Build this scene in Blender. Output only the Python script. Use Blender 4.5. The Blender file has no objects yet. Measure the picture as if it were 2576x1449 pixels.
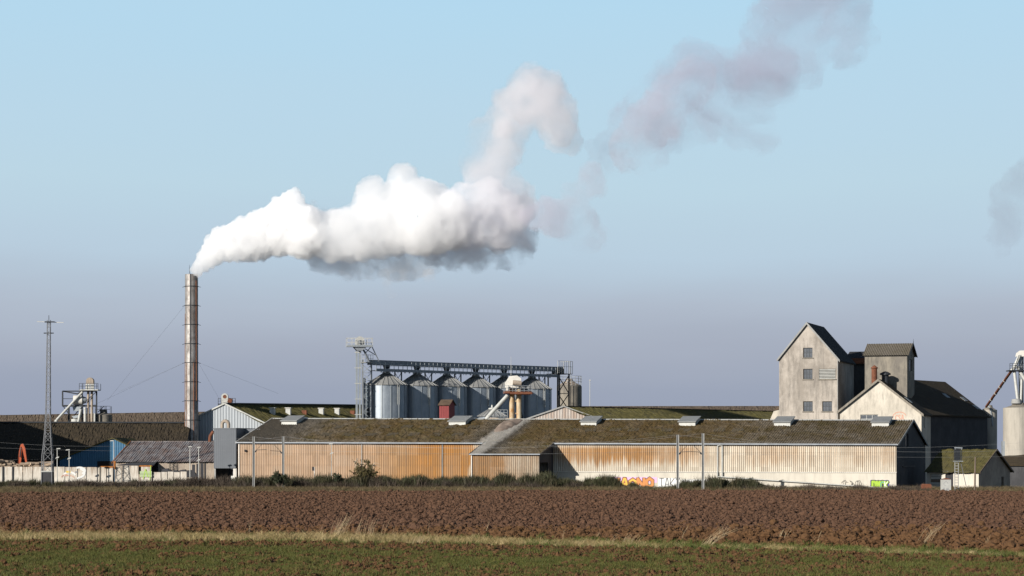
import bpy, bmesh, math, random
import numpy as np
from mathutils import Vector, Matrix, Euler

R = math.radians
random.seed(7)
rng = np.random.default_rng(11)
scene = bpy.context.scene
COL = scene.collection

# ------------------------------------------------------------------ camera, sky, sun
F, HOR, CH = 6000.0, 1145.0, 4.5          # focal length and horizon in photo units (2576 wide), eye height in metres
cam_d = bpy.data.cameras.new('camera')
cam = bpy.data.objects.new('camera', cam_d)
COL.objects.link(cam)
cam.location = (0, 0, CH)
cam.rotation_euler = (R(90), 0, 0)
cam_d.sensor_width = 36.0
cam_d.lens = 36.0 * F / 2576.0
cam_d.shift_y = (HOR - 724.5) / 2576.0
cam_d.clip_start, cam_d.clip_end = 1.0, 20000.0
scene.camera = cam

SUN_EL, SUN_AZ = 21.0, 46.0               # sun stands 46 degrees left of straight behind the camera
sun_d = bpy.data.lights.new('sun', 'SUN')
sun_d.energy = 5.0
sun_d.angle = R(0.5)
sun_d.color = (1.0, 0.945, 0.865)
sun = bpy.data.objects.new('sun', sun_d)
COL.objects.link(sun)
TRAVEL = Vector((math.sin(R(SUN_AZ)) * math.cos(R(SUN_EL)), math.cos(R(SUN_AZ)) * math.cos(R(SUN_EL)), -math.sin(R(SUN_EL))))
sun.rotation_euler = TRAVEL.to_track_quat('-Z', 'Y').to_euler()
sun.location = (-60, -60, 60)

world = bpy.data.worlds.new('World')
scene.world = world
world.use_nodes = True
wn, wl = world.node_tree.nodes, world.node_tree.links
wn.clear()
w_out = wn.new('ShaderNodeOutputWorld')
w_bg = wn.new('ShaderNodeBackground')
w_sky = wn.new('ShaderNodeTexSky')
w_sky.sky_type = 'NISHITA'
w_sky.sun_disc = False
w_sky.sun_elevation = R(SUN_EL)
# Nishita azimuth: rotation 0 puts the sun on +Y, positive turns clockwise seen from above
w_sky.sun_rotation = R(180 + SUN_AZ)
w_sky.air_density, w_sky.dust_density, w_sky.ozone_density = 1.0, 0.6, 2.0
w_geo = wn.new('ShaderNodeTexCoord')
w_sep = wn.new('ShaderNodeSeparateXYZ')
w_ramp = wn.new('ShaderNodeValToRGB')      # winter haze layer: share of haze by elevation
w_col = wn.new('ShaderNodeValToRGB')       # colour of that haze by elevation
w_mix = wn.new('ShaderNodeMix'); w_mix.data_type = 'RGBA'
wl.new(w_geo.outputs['Generated'], w_sep.inputs[0])
wl.new(w_sep.outputs['Z'], w_ramp.inputs[0])
w_map = wn.new('ShaderNodeMapping'); w_map.inputs['Scale'].default_value = (3, 3, 16)      # the haze is not quite even
w_noi = wn.new('ShaderNodeTexNoise'); w_noi.inputs['Scale'].default_value = 1.6; w_noi.inputs['Detail'].default_value = 4
w_mad = wn.new('ShaderNodeMath'); w_mad.operation = 'MULTIPLY_ADD'; w_mad.inputs[1].default_value = .028
w_sub = wn.new('ShaderNodeMath'); w_sub.operation = 'ADD'; w_sub.inputs[1].default_value = -.014
wl.new(w_geo.outputs['Generated'], w_map.inputs[0]); wl.new(w_map.outputs[0], w_noi.inputs['Vector']); wl.new(w_noi.outputs['Fac'], w_mad.inputs[0])
wl.new(w_sep.outputs['Z'], w_mad.inputs[2]); wl.new(w_mad.outputs[0], w_sub.inputs[0]); wl.new(w_sub.outputs[0], w_col.inputs[0])
SKY_STRENGTH = 0.05
EXPOSURE = 0.7
def ramp_set(node, stops, interp='LINEAR'):
    cr = node.color_ramp
    cr.interpolation = interp
    while len(cr.elements) > 1:
        cr.elements.remove(cr.elements[-1])
    cr.elements[0].position = stops[0][0]
    cr.elements[0].color = (*stops[0][1], 1) if len(stops[0][1]) == 3 else stops[0][1]
    for p, c in stops[1:]:
        e = cr.elements.new(p)
        e.color = (*c, 1) if len(c) == 3 else c
def g3(x): return (x, x, x)
ramp_set(w_ramp, [(0.0, g3(1.0)), (0.19, g3(0.98)), (0.26, g3(0.55)), (0.42, g3(0.0))], 'EASE')
K = 1.0 / SKY_STRENGTH / 2 ** EXPOSURE
def kc(*c): return tuple(x * K for x in c)
ramp_set(w_col, [(0.0, kc(.308, .345, .455)), (0.03, kc(.334, .378, .480)), (0.045, kc(.382, .424, .517)), (0.062, kc(.437, .500, .597)),
                 (0.085, kc(.487, .618, .735)), (0.112, kc(.505, .675, .785)), (0.145, kc(.492, .684, .820)), (0.19, kc(.462, .696, .864)), (0.35, kc(.30, .52, .80))])
wl.new(w_sky.outputs[0], w_mix.inputs[6])
wl.new(w_col.outputs[0], w_mix.inputs[7])
wl.new(w_ramp.outputs[0], w_mix.inputs[0])
wl.new(w_mix.outputs[2], w_bg.inputs[0])
w_bg.inputs[1].default_value = SKY_STRENGTH
wl.new(w_bg.outputs[0], w_out.inputs[0])

vs = scene.view_settings
vs.view_transform = 'Standard'
vs.look = 'None'
vs.exposure, vs.gamma = EXPOSURE, 1.0
vs.use_curve_mapping = False
scene.display_settings.display_device = 'sRGB'
scene.cycles.max_bounces = 16
scene.cycles.diffuse_bounces = 3
scene.cycles.glossy_bounces = 3
scene.cycles.transparent_max_bounces = 24
scene.cycles.volume_bounces = 12

# ------------------------------------------------------------------ helpers
def wx(u, D): return (u - 1288.0) * D / F
def wz(v, D): return CH - (v - HOR) * D / F
def P(u, v, D): return Vector((wx(u, D), D, wz(v, D)))

class Fr:
    """A building's own axes: origin on the ground at photo column u and distance D, turned by rz degrees."""
    def __init__(s, u, D, rz):
        s.o = Vector((wx(u, D), D, 0)); s.rz = R(rz)
        s.ax = (math.cos(s.rz), math.sin(s.rz)); s.ay = (-math.sin(s.rz), math.cos(s.rz))
    def D(s, x, y): return s.o.y + s.ax[1] * x + s.ay[1] * y
    def x(s, u, y=0.0):
        k = (u - 1288.0) / F
        return (k * (s.o.y + s.ay[1] * y) - s.o.x - s.ay[0] * y) / (s.ax[0] - k * s.ax[1])
    def y(s, u, x=0.0):
        k = (u - 1288.0) / F
        return (k * (s.o.y + s.ax[1] * x) - s.o.x - s.ax[0] * x) / (s.ay[0] - k * s.ay[1])
    def z(s, v, x=0.0, y=0.0): return wz(v, s.D(x, y))
    def w(s, x, y, z): return Vector((s.o.x + s.ax[0] * x + s.ay[0] * y, s.o.y + s.ax[1] * x + s.ay[1] * y, z))

def hash3(ix, iy, iz, seed):
    h = (ix.astype(np.int64) * 374761393 + iy.astype(np.int64) * 668265263 + iz.astype(np.int64) * 2147483647 + seed * 974711) & 0xffffffff
    h = ((h ^ (h >> 13)) * 1274126177) & 0xffffffff
    h = ((h ^ (h >> 16)) * 2246822519) & 0xffffffff
    return ((h ^ (h >> 15)) & 0xffff) / 65535.0
def vnoise(x, y, z=None, seed=0):
    """Smooth lattice noise in 0..1 for numpy arrays."""
    if z is None: z = np.zeros_like(x)
    fx, fy, fz = np.floor(x), np.floor(y), np.floor(z)
    tx, ty, tz = x - fx, y - fy, z - fz
    tx, ty, tz = [t * t * t * (t * (t * 6 - 15) + 10) for t in (tx, ty, tz)]
    fx, fy, fz = fx.astype(np.int64), fy.astype(np.int64), fz.astype(np.int64)
    r = 0
    for a in (0, 1):
        for b in (0, 1):
            for c in (0, 1):
                r = r + hash3(fx + a, fy + b, fz + c, seed) * (tx if a else 1 - tx) * (ty if b else 1 - ty) * (tz if c else 1 - tz)
    return r
def vnoise2(x, y, seed=0):
    fx, fy = np.floor(x), np.floor(y)
    tx, ty = x - fx, y - fy
    tx, ty = [t * t * t * (t * (t * 6 - 15) + 10) for t in (tx, ty)]
    fx, fy = fx.astype(np.int64), fy.astype(np.int64); zz = np.zeros_like(fx)
    r = 0
    for a in (0, 1):
        for b in (0, 1):
            r = r + hash3(fx + a, fy + b, zz, seed) * (tx if a else 1 - tx) * (ty if b else 1 - ty)
    return r

def tag(o, label=None, cat=None, group=None, kind=None):
    if label: o['label'] = label
    if cat: o['category'] = cat
    if group: o['group'] = group
    if kind: o['kind'] = kind
    return o
def empty(name, loc, rz, label, cat, group=None):
    o = bpy.data.objects.new(name, None)
    COL.objects.link(o)
    o.empty_display_size = 0.5
    o.location = loc; o.rotation_euler = (0, 0, rz)
    return tag(o, label, cat, group)
def thing(name, fr, label, cat, group=None):
    return empty(name, fr.o, fr.rz, label, cat, group)

class MB:
    """Collects polygons; build() links them as one mesh object."""
    def __init__(s): s.v, s.f = [], []
    def add(s, vs, fs):
        n = len(s.v); s.v += [tuple(p) for p in vs]; s.f += [tuple(i + n for i in f) for f in fs]; return s
    def box(s, x0, x1, y0, y1, z0, z1):
        return s.add([(x0, y0, z0), (x1, y0, z0), (x1, y1, z0), (x0, y1, z0), (x0, y0, z1), (x1, y0, z1), (x1, y1, z1), (x0, y1, z1)],
                     [(3, 2, 1, 0), (4, 5, 6, 7), (0, 1, 5, 4), (1, 2, 6, 5), (2, 3, 7, 6), (3, 0, 4, 7)])
    def poly(s, pts): return s.add(pts, [tuple(range(len(pts)))])
    def slab(s, pts, off):
        """A polygon thickened by the vector off."""
        n = len(pts); off = Vector(off)
        a = [Vector(p) for p in pts]; b = [p + off for p in a]
        return s.add(a + b, [tuple(range(n))[::-1], tuple(range(n, 2 * n))] + [(i, (i + 1) % n, n + (i + 1) % n, n + i) for i in range(n)])
    def tube(s, p, q, r, r2=None, n=8, caps=True):
        p, q = Vector(p), Vector(q); r2 = r if r2 is None else r2
        d = (q - p).normalized()
        a = d.orthogonal().normalized(); b = d.cross(a)
        vs = [p + (a * math.cos(2 * math.pi * k / n) + b * math.sin(2 * math.pi * k / n)) * r for k in range(n)]
        vs += [q + (a * math.cos(2 * math.pi * k / n) + b * math.sin(2 * math.pi * k / n)) * r2 for k in range(n)]
        fs = [(k, (k + 1) % n, n + (k + 1) % n, n + k) for k in range(n)]
        if caps: fs += [tuple(range(n))[::-1], tuple(range(n, 2 * n))]
        return s.add(vs, fs)
    def path(s, pts, r, n=6):
        for a, b in zip(pts, pts[1:]): s.tube(a, b, r, n=n)
        return s
    def bar(s, p, q, w, h=None):
        """Square bar from p to q."""
        h = w if h is None else h
        p, q = Vector(p), Vector(q); d = (q - p).normalized()
        up = Vector((0, 0, 1)) if abs(d.z) < .95 else Vector((0, 1, 0))
        a = d.cross(up).normalized() * (w / 2); b = a.cross(d).normalized() * (h / 2)
        vs = [p - a - b, p + a - b, p + a + b, p - a + b, q - a - b, q + a - b, q + a + b, q - a + b]
        return s.add(vs, [(3, 2, 1, 0), (4, 5, 6, 7), (0, 1, 5, 4), (1, 2, 6, 5), (2, 3, 7, 6), (3, 0, 4, 7)])
    def lathe(s, prof, n=32, c=(0, 0, 0), a0=0.0, a1=2 * math.pi):
        full = abs(a1 - a0 - 2 * math.pi) < 1e-6
        m = n if full else n + 1
        vs = [(c[0] + r * math.cos(a0 + (a1 - a0) * k / n), c[1] + r * math.sin(a0 + (a1 - a0) * k / n), c[2] + z) for r, z in prof for k in range(m)]
        fs = [(j * m + k, j * m + (k + 1) % m, (j + 1) * m + (k + 1) % m, (j + 1) * m + k) for j in range(len(prof) - 1) for k in range(n)]
        return s.add(vs, fs)
    def build(s, name, m, parent=None, smooth=False, label=None, kind=None):
        me = bpy.data.meshes.new(name)
        me.from_pydata(s.v, [], s.f)
        me.materials.append(m)
        if smooth: me.shade_smooth()
        return link(name, me, parent, label, kind)
def link(name, me, parent=None, label=None, kind=None):
    o = bpy.data.objects.new(name, me)
    COL.objects.link(o)
    if parent is not None: o.parent = parent
    return tag(o, label=label, kind=kind)
def kids(o): return [c for c in bpy.data.objects if c.parent == o]
def copy_tree(o, parent=None, table=None):
    if table is None:
        table = {}
        for c in bpy.data.objects:
            if c.parent: table.setdefault(c.parent.name, []).append(c)
    c = o.copy(); COL.objects.link(c)
    if parent is not None: c.parent = parent
    for ch in table.get(o.name, []): copy_tree(ch, c, table)
    return c

def grid_mesh(name, V, nx, ny, m, smooth=False):
    """Mesh from an (ny, nx, 3) array of points."""
    V = np.asarray(V, dtype=np.float32).reshape(-1, 3)
    i = np.arange(nx * ny).reshape(ny, nx)
    q = np.stack([i[:-1, :-1], i[:-1, 1:], i[1:, 1:], i[1:, :-1]], axis=-1).reshape(-1)
    me = bpy.data.meshes.new(name)
    me.vertices.add(len(V)); me.vertices.foreach_set('co', V.ravel())
    nf = len(q) // 4
    me.loops.add(len(q)); me.loops.foreach_set('vertex_index', q.astype(np.int32))
    me.polygons.add(nf); me.polygons.foreach_set('loop_start', np.arange(0, len(q), 4, dtype=np.int32))
    me.update(calc_edges=True)
    me.polygons.foreach_set('use_smooth', np.full(nf, smooth))
    me.materials.append(m)
    return me

def corrugated(name, m, parent, x0, x1, zb, zt, pt, pitch=0.22, amp=0.03, rows=1, nrm=(0, -1, 0), rough=0.0, label=None, seed=0, rise=None, kind=None, ampf=None):
    """Ribbed sheet between x0 and x1. pt(x, t) gives the point at share t (0 bottom, 1 top); ribs run from bottom to top."""
    n = max(2, int(round((x1 - x0) / pitch))) * 4
    xs = np.linspace(x0, x1, n + 1)
    prof = np.sin(np.arange(n + 1) * (math.pi / 2)) * amp
    if ampf is not None: prof = prof * ampf(xs)
    V = np.zeros((rows + 1, n + 1, 3))
    for j in range(rows + 1):
        V[j] = pt(xs, j / rows)
    V += prof[None, :, None] * np.array(nrm)[None, None, :]
    if rough > 0:
        gx, gy = np.broadcast_to(xs[None, :], V.shape[:2]), np.broadcast_to(np.linspace(0, 12, rows + 1)[:, None], V.shape[:2])
        nz = (vnoise2(gx * 1.6, gy * 1.6, seed) - .5) * .8 + (vnoise2(gx * 4.6, gy * 4.0, seed + 1) - .5) * .7
        if ampf is not None: nz = nz * (1.25 - ampf(xs))[None, :]
        V += (nz * rough)[:, :, None] * np.array(nrm)[None, None, :]
    me = grid_mesh(name, V, n + 1, rows + 1, m)
    return link(name, me, parent, label, kind)

def wall_holes(mb, x0, x1, zb, top, holes, y=0.0, depth=0.22, plane='xz', sgn=1):
    """Upright wall face at local y with rectangular openings (x0,x1,z0,z1) and their reveals; top is [(x,z)...] left to right."""
    bx = sorted(set([x0, x1] + [h[0] for h in holes] + [h[1] for h in holes] + [p[0] for p in top]))
    bx = [b for b in bx if x0 - 1e-6 <= b <= x1 + 1e-6]
    def T(x):
        for (a, za), (b, zc) in zip(top, top[1:]):
            if a - 1e-9 <= x <= b + 1e-9: return za + (zc - za) * (x - a) / max(1e-9, b - a)
        return top[-1][1]
    def pt(x, z, d=0.0): return (x, y + d, z) if plane == 'xz' else (y - d * sgn, x, z)
    for a, b in zip(bx, bx[1:]):
        if b - a < 1e-6: continue
        hs = sorted([h for h in holes if h[0] < (a + b) / 2 < h[1]], key=lambda h: h[2])
        z = zb
        for h in hs:
            mb.poly([pt(a, z), pt(b, z), pt(b, h[2]), pt(a, h[2])]); z = h[3]
        mb.poly([pt(a, z), pt(b, z), pt(b, T(b)), pt(a, T(a))])
    for a, b, c, d in holes:
        mb.poly([pt(a, c), pt(b, c), pt(b, c, depth), pt(a, c, depth)])
        mb.poly([pt(a, d), pt(b, d), pt(b, d, depth), pt(a, d, depth)])
        mb.poly([pt(a, c), pt(a, d), pt(a, d, depth), pt(a, c, depth)])
        mb.poly([pt(b, c), pt(b, d), pt(b, d, depth), pt(b, c, depth)])
    return mb

# ------------------------------------------------------------------ materials
ALB = 0.90                                # trims every base colour together
def new_mat(name, rough=0.85, metal=0.0, spec=0.3):
    m = bpy.data.materials.new(name); m.use_nodes = True
    b = m.node_tree.nodes['Principled BSDF']
    b.inputs['Roughness'].default_value = rough
    b.inputs['Metallic'].default_value = metal
    b.inputs['Specular IOR Level'].default_value = spec
    return m, m.node_tree.nodes, m.node_tree.links, b
class NT:
    """Short node-writing helpers for one material."""
    def __init__(s, name, rough=.85, metal=0., spec=.3):
        s.m, s.n, s.l, s.b = new_mat(name, rough, metal, spec)
        s.tc = s.n.new('ShaderNodeTexCoord'); s.co = s.tc.outputs['Object']
        s.sep = None
    def xyz(s, i):
        if s.sep is None:
            s.sep = s.n.new('ShaderNodeSeparateXYZ'); s.l.new(s.co, s.sep.inputs[0])
        return s.sep.outputs[i]
    def noise(s, scale, stretch=(1, 1, 1), detail=4, rough=.6, off=0.0, dist=0.0):
        mp = s.n.new('ShaderNodeMapping'); s.l.new(s.co, mp.inputs[0])
        mp.inputs['Scale'].default_value = stretch; mp.inputs['Location'].default_value = (off, off * .7, off * 1.3)
        t = s.n.new('ShaderNodeTexNoise'); s.l.new(mp.outputs[0], t.inputs['Vector'])
        t.inputs['Scale'].default_value = scale; t.inputs['Detail'].default_value = detail
        t.inputs['Roughness'].default_value = rough; t.inputs['Distortion'].default_value = dist
        return t.outputs['Fac']
    def ramp(s, x, stops, interp='LINEAR'):
        r = s.n.new('ShaderNodeValToRGB'); ramp_set(r, stops, interp); s.l.new(x, r.inputs[0]); return r.outputs[0]
    def rng(s, x, a, b, c=0., d=1., smooth=False):
        r = s.n.new('ShaderNodeMapRange'); s.l.new(x, r.inputs[0])
        if smooth: r.interpolation_type = 'SMOOTHSTEP'
        for i, k in enumerate((a, b, c, d)): r.inputs[1 + i].default_value = k
        return r.outputs[0]
    def math(s, op, a, b=0.0, c=None):
        r = s.n.new('ShaderNodeMath'); r.operation = op
        for i, k in enumerate((a, b) if c is None else (a, b, c)):
            if isinstance(k, (int, float)): r.inputs[i].default_value = k
            else: s.l.new(k, r.inputs[i])
        return r.outputs[0]
    def mix(s, f, a, b, mode='MIX'):
        r = s.n.new('ShaderNodeMix'); r.data_type = 'RGBA'; r.blend_type = mode
        if isinstance(f, (int, float)): r.inputs[0].default_value = f
        else: s.l.new(f, r.inputs[0])
        for i, k in ((6, a), (7, b)):
            if isinstance(k, tuple): r.inputs[i].default_value = (*k, 1)
            else: s.l.new(k, r.inputs[i])
        return r.outputs[2]
    def cell(s, w, h, ax=(0, 2)):
        '''A random grey for each sheet of w by h metres.'''
        c = s.n.new('ShaderNodeCombineXYZ'); s.l.new(s.math('FLOOR', s.math('DIVIDE', s.xyz(ax[0]), w)), c.inputs[0]); s.l.new(s.math('FLOOR', s.math('DIVIDE', s.xyz(ax[1]), h)), c.inputs[1])
        n = s.n.new('ShaderNodeTexWhiteNoise'); n.noise_dimensions = '2D'; s.l.new(c.outputs[0], n.inputs['Vector']); return n.outputs['Value']
    def bump(s, h, strength=.5, dist=.05):
        r = s.n.new('ShaderNodeBump'); s.l.new(h, r.inputs['Height'])
        r.inputs['Strength'].default_value = strength; r.inputs['Distance'].default_value = dist
        s.l.new(r.outputs[0], s.b.inputs['Normal'])
    def done(s, col):
        if isinstance(col, tuple): col = tuple(c * ALB for c in col)
        else: col = s.mix(1.0, col, (ALB, ALB, ALB), 'MULTIPLY')
        if isinstance(col, tuple): s.b.inputs['Base Color'].default_value = (*col, 1)
        else: s.l.new(col, s.b.inputs['Base Color'])
        return s.m

def plain(name, c, rough=.7, metal=0., var=.25, scale=1.5, spec=.3, c2=None, streak=(1, 1, 1)):
    """A painted, weathered surface: two colours mixed by fractal noise."""
    t = NT(name, rough, metal, spec)
    c2 = c2 or tuple(x * (1 - var) for x in c)
    n = t.noise(scale, streak, 6, .65)
    n2 = t.noise(scale * 7, streak, 3, .6, 4.0)
    f = t.rng(t.math('MULTIPLY_ADD', n2, .35, n), .45, .85)
    return t.done(t.mix(f, c, c2))

# ---- shared materials (real base colours)
M_ = {}
M_['galv'] = plain('galvanised_steel', (.34, .37, .39), .5, .35, .25, 1.2)
M_['steel_blue'] = plain('blue_grey_steel', (.25, .27, .295), .55, .2, .3, 1.0)
M_['steel_dark'] = plain('dark_steel', (.03, .034, .04), .6, .2, .3, 1.0)
M_['pale_metal'] = plain('pale_painted_metal', (.46, .46, .43), .55, .1, .25, 1.5)
M_['white_paint'] = plain('white_paint', (.66, .63, .57), .6, 0, .2, .8)
M_['concrete_post'] = plain('pale_concrete_post', (.29, .29, .28), .8, 0, .3, 1.0)
M_['black'] = plain('dark_opening', (.012, .012, .014), .9, 0, .2)
M_['mast_steel'] = plain('dull_mast_steel', (.17, .175, .185), .6, .2, .25, 1.0)
M_['rust'] = plain('rusty_steel', (.20, .075, .04), .85, .1, .5, 2.5)
M_['red_paint'] = plain('faded_red_paint', (.23, .045, .045), .8, 0, .35, 1.2, streak=(3, 3, .4))
M_['brown_roof'] = plain('brown_sheet_roof', (.13, .09, .06), .9, 0, .4, 1.2)
M_['orange'] = plain('orange_machine_paint', (.42, .085, .03), .5, 0, .3, 1.2)
M_['glass'] = plain('dusty_window_glass', (.075, .085, .10), .3, 0, .35, 1.4, spec=.5)
M_['frame'] = plain('dark_window_frame', (.05, .055, .06), .6, 0, .2)
M_['wood'] = plain('weathered_wood', (.17, .13, .10), .9, 0, .4, 3, streak=(4, 4, .3))
M_['wire'] = plain('wire', (.16, .165, .17), .5, .4, .1)
M_['grey_clad'] = plain('grey_steel_cladding', (.12, .13, .145), .55, .1, .12, .5)
M_['blue_clad'] = plain('blue_cladding', (.034, .12, .215), .6, 0, .2, .5)
M_['dark_wall'] = plain('dark_board_wall', (.045, .045, .05), .9, 0, .4, .7)
M_['lid'] = plain('rooflight_lid', (.20, .205, .20), .5, 0, .2, 1.0)

def m_roof_moss(name, sheet, sheet2, moss, moss2, bias, xfade=None, zfade=None):
    """Fibre-cement sheeting grown over with moss; the moss thins out where bias falls."""
    t = NT(name, .95, 0, .15)
    n1 = t.noise(.22, (1, 1, 1), 6, .65); n2 = t.noise(1.6, (1, 1, 1), 5, .7, 3.); n3 = t.noise(7., (1, 1, 1), 3, .6, 7.)
    f = t.math('MULTIPLY_ADD', n2, .55, t.math('MULTIPLY', n1, .75))
    f = t.math('ADD', f, bias)
    if xfade is not None:
        r = t.ramp(t.rng(t.xyz(0), xfade[0], xfade[1]), [(p, g3(v)) for p, v in xfade[2]])
        f = t.math('ADD', f, t.math('MULTIPLY_ADD', r, 1.0, -.5))
    f = t.rng(f, .42, .78)
    sh = t.mix(t.rng(n3, .35, .7), sheet, sheet2)
    mo = t.mix(t.rng(n2, .3, .72), moss, moss2)
    mo = t.mix(t.rng(n3, .62, .8, 0, .55), mo, (.16, .14, .10))
    t.bump(n3, .6, .05)
    return t.done(t.mix(f, sh, mo))
M_['far_roof'] = m_roof_moss('brown_old_roof', (.105, .078, .058), (.065, .048, .037), (.06, .046, .028), (.14, .11, .085), -.02)
M_['dark_roof'] = m_roof_moss('dark_brown_roof', (.042, .032, .023), (.024, .019, .014), (.03, .024, .013), (.062, .046, .028), -.0)
M_['moss_roof'] = m_roof_moss('mossy_green_roof', (.10, .085, .06), (.065, .055, .04), (.048, .046, .014), (.095, .08, .03), .12)
M_['grey_roof'] = plain('grey_corrugated_roof', (.25, .25, .255), .75, .1, .0, .9, c2=(.13, .085, .07), streak=(1, .5, .5))
M_['light_clad'] = plain('pale_blue_grey_cladding', (.32, .345, .365), .6, .1, .18, .5, streak=(3, 3, .25))

def m_plaster(name, c1, c2, c3, scale=.35, streak=.35):
    t = NT(name, .9, 0, .2)
    n1 = t.noise(scale, (1, 1, .8), 7, .7); n2 = t.noise(scale * 4, (2.2, 2.2, streak), 6, .7, 5.); n3 = t.noise(scale * 14, (1, 1, 1), 4, .6, 9.)
    c = t.mix(t.rng(n1, .42, .58), c1, c2)
    c = t.mix(t.rng(n2, .46, .70, 0, .85), c, c3)
    c = t.mix(t.rng(n3, .66, .78, 0, .45), c, tuple(min(.75, x * 1.35) for x in c1))
    t.bump(n3, .35, .04)
    return t.done(c)
M_['mill_plaster'] = m_plaster('stained_grey_beige_plaster', (.385, .345, .30), (.245, .217, .186), (.155, .14, .124), .20)
M_['tower_plaster'] = m_plaster('sooty_grey_plaster', (.23, .205, .165), (.155, .14, .12), (.085, .08, .07), .25)
M_['house_plaster'] = m_plaster('cream_white_plaster', (.53, .485, .41), (.44, .40, .335), (.29, .265, .225), .3, .5)
M_['plinth'] = m_plaster('cream_painted_plinth', (.50, .465, .395), (.46, .425, .36), (.37, .34, .29), .15, .3)
M_['tan_wall'] = m_plaster('tan_rendered_wall', (.36, .30, .235), (.27, .22, .175), (.19, .16, .135), .5, .5)
M_['concrete'] = m_plaster('weathered_concrete', (.25, .225, .185), (.185, .165, .135), (.10, .09, .08), .5, .25)
M_['shade_wall'] = m_plaster('shade_dark_wall', (.062, .062, .065), (.045, .045, .048), (.035, .035, .037), .5, .5)  # near-black grey for walls in shade; the shade is put into the colour

def m_panel():
    """Precast wall panel, streaked with brown from the top edge down."""
    t = NT('streaked_concrete_panel', .9, 0, .2)
    n1 = t.noise(.5, (1, 1, 1), 6, .7); n2 = t.noise(2.2, (1.6, 1.6, .18), 5, .7, 3.)
    c = t.mix(t.rng(n1, .4, .65), (.56, .52, .455), (.43, .395, .34))
    drip = t.math('MULTIPLY', t.rng(t.xyz(2), 1.0, 2.75), t.rng(n2, .4, .66))
    c = t.mix(t.math('MULTIPLY', drip, .9), c, (.20, .135, .085))
    return t.done(c)
M_['panel'] = m_panel()
M_['lichen'] = plain('orange_lichen', (.38, .14, .03), .9, 0, .5, 3)

def m_galv_silo():
    t = NT('silo_sheet', .42, .45, .5)
    n1 = t.noise(.8, (1, 1, 1), 4, .6); n2 = t.noise(3., (2, 2, .15), 4, .6, 3.)
    c = t.mix(t.rng(n1, .35, .7), (.28, .31, .345), (.21, .24, .275))
    c = t.mix(t.rng(n2, .5, .8, 0, .35), c, (.11, .13, .15))
    w = t.n.new('ShaderNodeTexWave'); t.l.new(t.co, w.inputs['Vector']); w.bands_direction = 'Z'; w.inputs['Scale'].default_value = 2.6
    t.bump(w.outputs['Fac'], .10, .02)
    return t.done(c)
M_['silo'] = m_galv_silo()
M_['silo_roof'] = plain('silo_roof_sheet', (.28, .28, .27), .55, .25, .25, 1.0)

def m_chimney():
    t = NT('weathered_stainless_flue', .48, .4, .4)
    n1 = t.noise(1.4, (1, 1, .6), 6, .7, 2.); n2 = t.noise(.5, (1, 1, .35), 5, .6, 8.); n3 = t.noise(5., (1, 1, .5), 4, .6, 5.)
    c = t.mix(t.rng(n1, .42, .62), (.34, .322, .305), (.165, .155, .148))
    c = t.mix(t.rng(n2, .48, .68, 0, .6), c, (.13, .095, .075))
    c = t.mix(t.rng(n3, .62, .72, 0, .6), c, (.09, .08, .072))
    t.l.new(t.rng(n1, .3, .7, .36, .65), t.b.inputs['Roughness'])
    return t.done(c)
M_['chimney'] = m_chimney()
M_['seam_rust'] = plain('rusty_flue_seam', (.30, .13, .07), .8, .1, .4, 2.0)

def m_soil(name, a, b, c, scale=1.0, near=None):
    t = NT(name, .95, 0, .12)
    n1 = t.noise(.05 * scale, (1, .5, 1), 5, .6); n2 = t.noise(1.2 * scale, (1, 1, 1), 5, .65, 3.); n3 = t.noise(9 * scale, (1, 1, 1), 3, .6, 5.)
    k = t.mix(t.rng(n1, .35, .65), a, b)
    k = t.mix(t.rng(n2, .42, .72, 0, .75), k, c)
    if near: k = t.mix(t.rng(t.math('MULTIPLY_ADD', n1, 30., t.xyz(1)), 158., 132., 0, .85), k, near)
    t.bump(n3, .7, .04)
    return t.done(k)
M_['soil'] = m_soil('ploughed_soil', (.088, .047, .028), (.073, .041, .028), (.112, .064, .037), near=(.110, .056, .025))
M_['clod'] = m_soil('soil_clod', (.094, .049, .029), (.079, .044, .030), (.120, .069, .040), 3.0)
M_['near_clod'] = m_soil('dry_orange_clod', (.104, .053, .024), (.082, .043, .021), (.126, .070, .032), 3.0)

def m_blade(name, cols, trans=.25):
    """Grass blades: colour differs from tuft to tuft."""
    t = NT(name, .7, 0, .2)
    oi = t.n.new('ShaderNodeObjectInfo')
    c = t.ramp(oi.outputs['Random'], [(i / max(1, len(cols) - 1), k) for i, k in enumerate(cols)])
    m = t.done(c)
    t.b.inputs['Subsurface Weight'].default_value = 0.0
    return m
M_['dry_grass'] = m_blade('dry_grass', [(.34, .255, .125), (.22, .17, .07), (.44, .34, .18), (.13, .11, .035), (.29, .195, .09)])
M_['green_grass'] = m_blade('green_grass', [(.050, .075, .012), (.075, .095, .018), (.040, .060, .012), (.11, .105, .028)])
M_['crop'] = m_blade('young_crop', [(.062, .070, .015), (.085, .088, .019), (.048, .058, .013), (.125, .10, .03)])
M_['broom'] = m_blade('dark_scrub', [(.034, .038, .019), (.048, .050, .022), (.026, .029, .016), (.075, .062, .034), (.040, .040, .022)])
M_['bare_scrub'] = m_blade('bare_brown_scrub', [(.055, .043, .034), (.075, .058, .042), (.042, .034, .028), (.09, .066, .048)])
M_['leaf'] = m_blade('shrub_leaf', [(.05, .06, .018), (.09, .075, .025), (.035, .045, .016)])
M_['stalk'] = plain('dry_stalk', (.42, .32, .19), .8, 0, .3, 3)
M_['twig'] = plain('bare_twig', (.16, .12, .09), .9, 0, .3, 3)
M_['bark'] = plain('log_bark', (.33, .25, .18), .9, 0, .5, 2.5)
M_['log_end'] = plain('pale_log_end', (.55, .42, .30), .9, 0, .2, 3)
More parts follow.
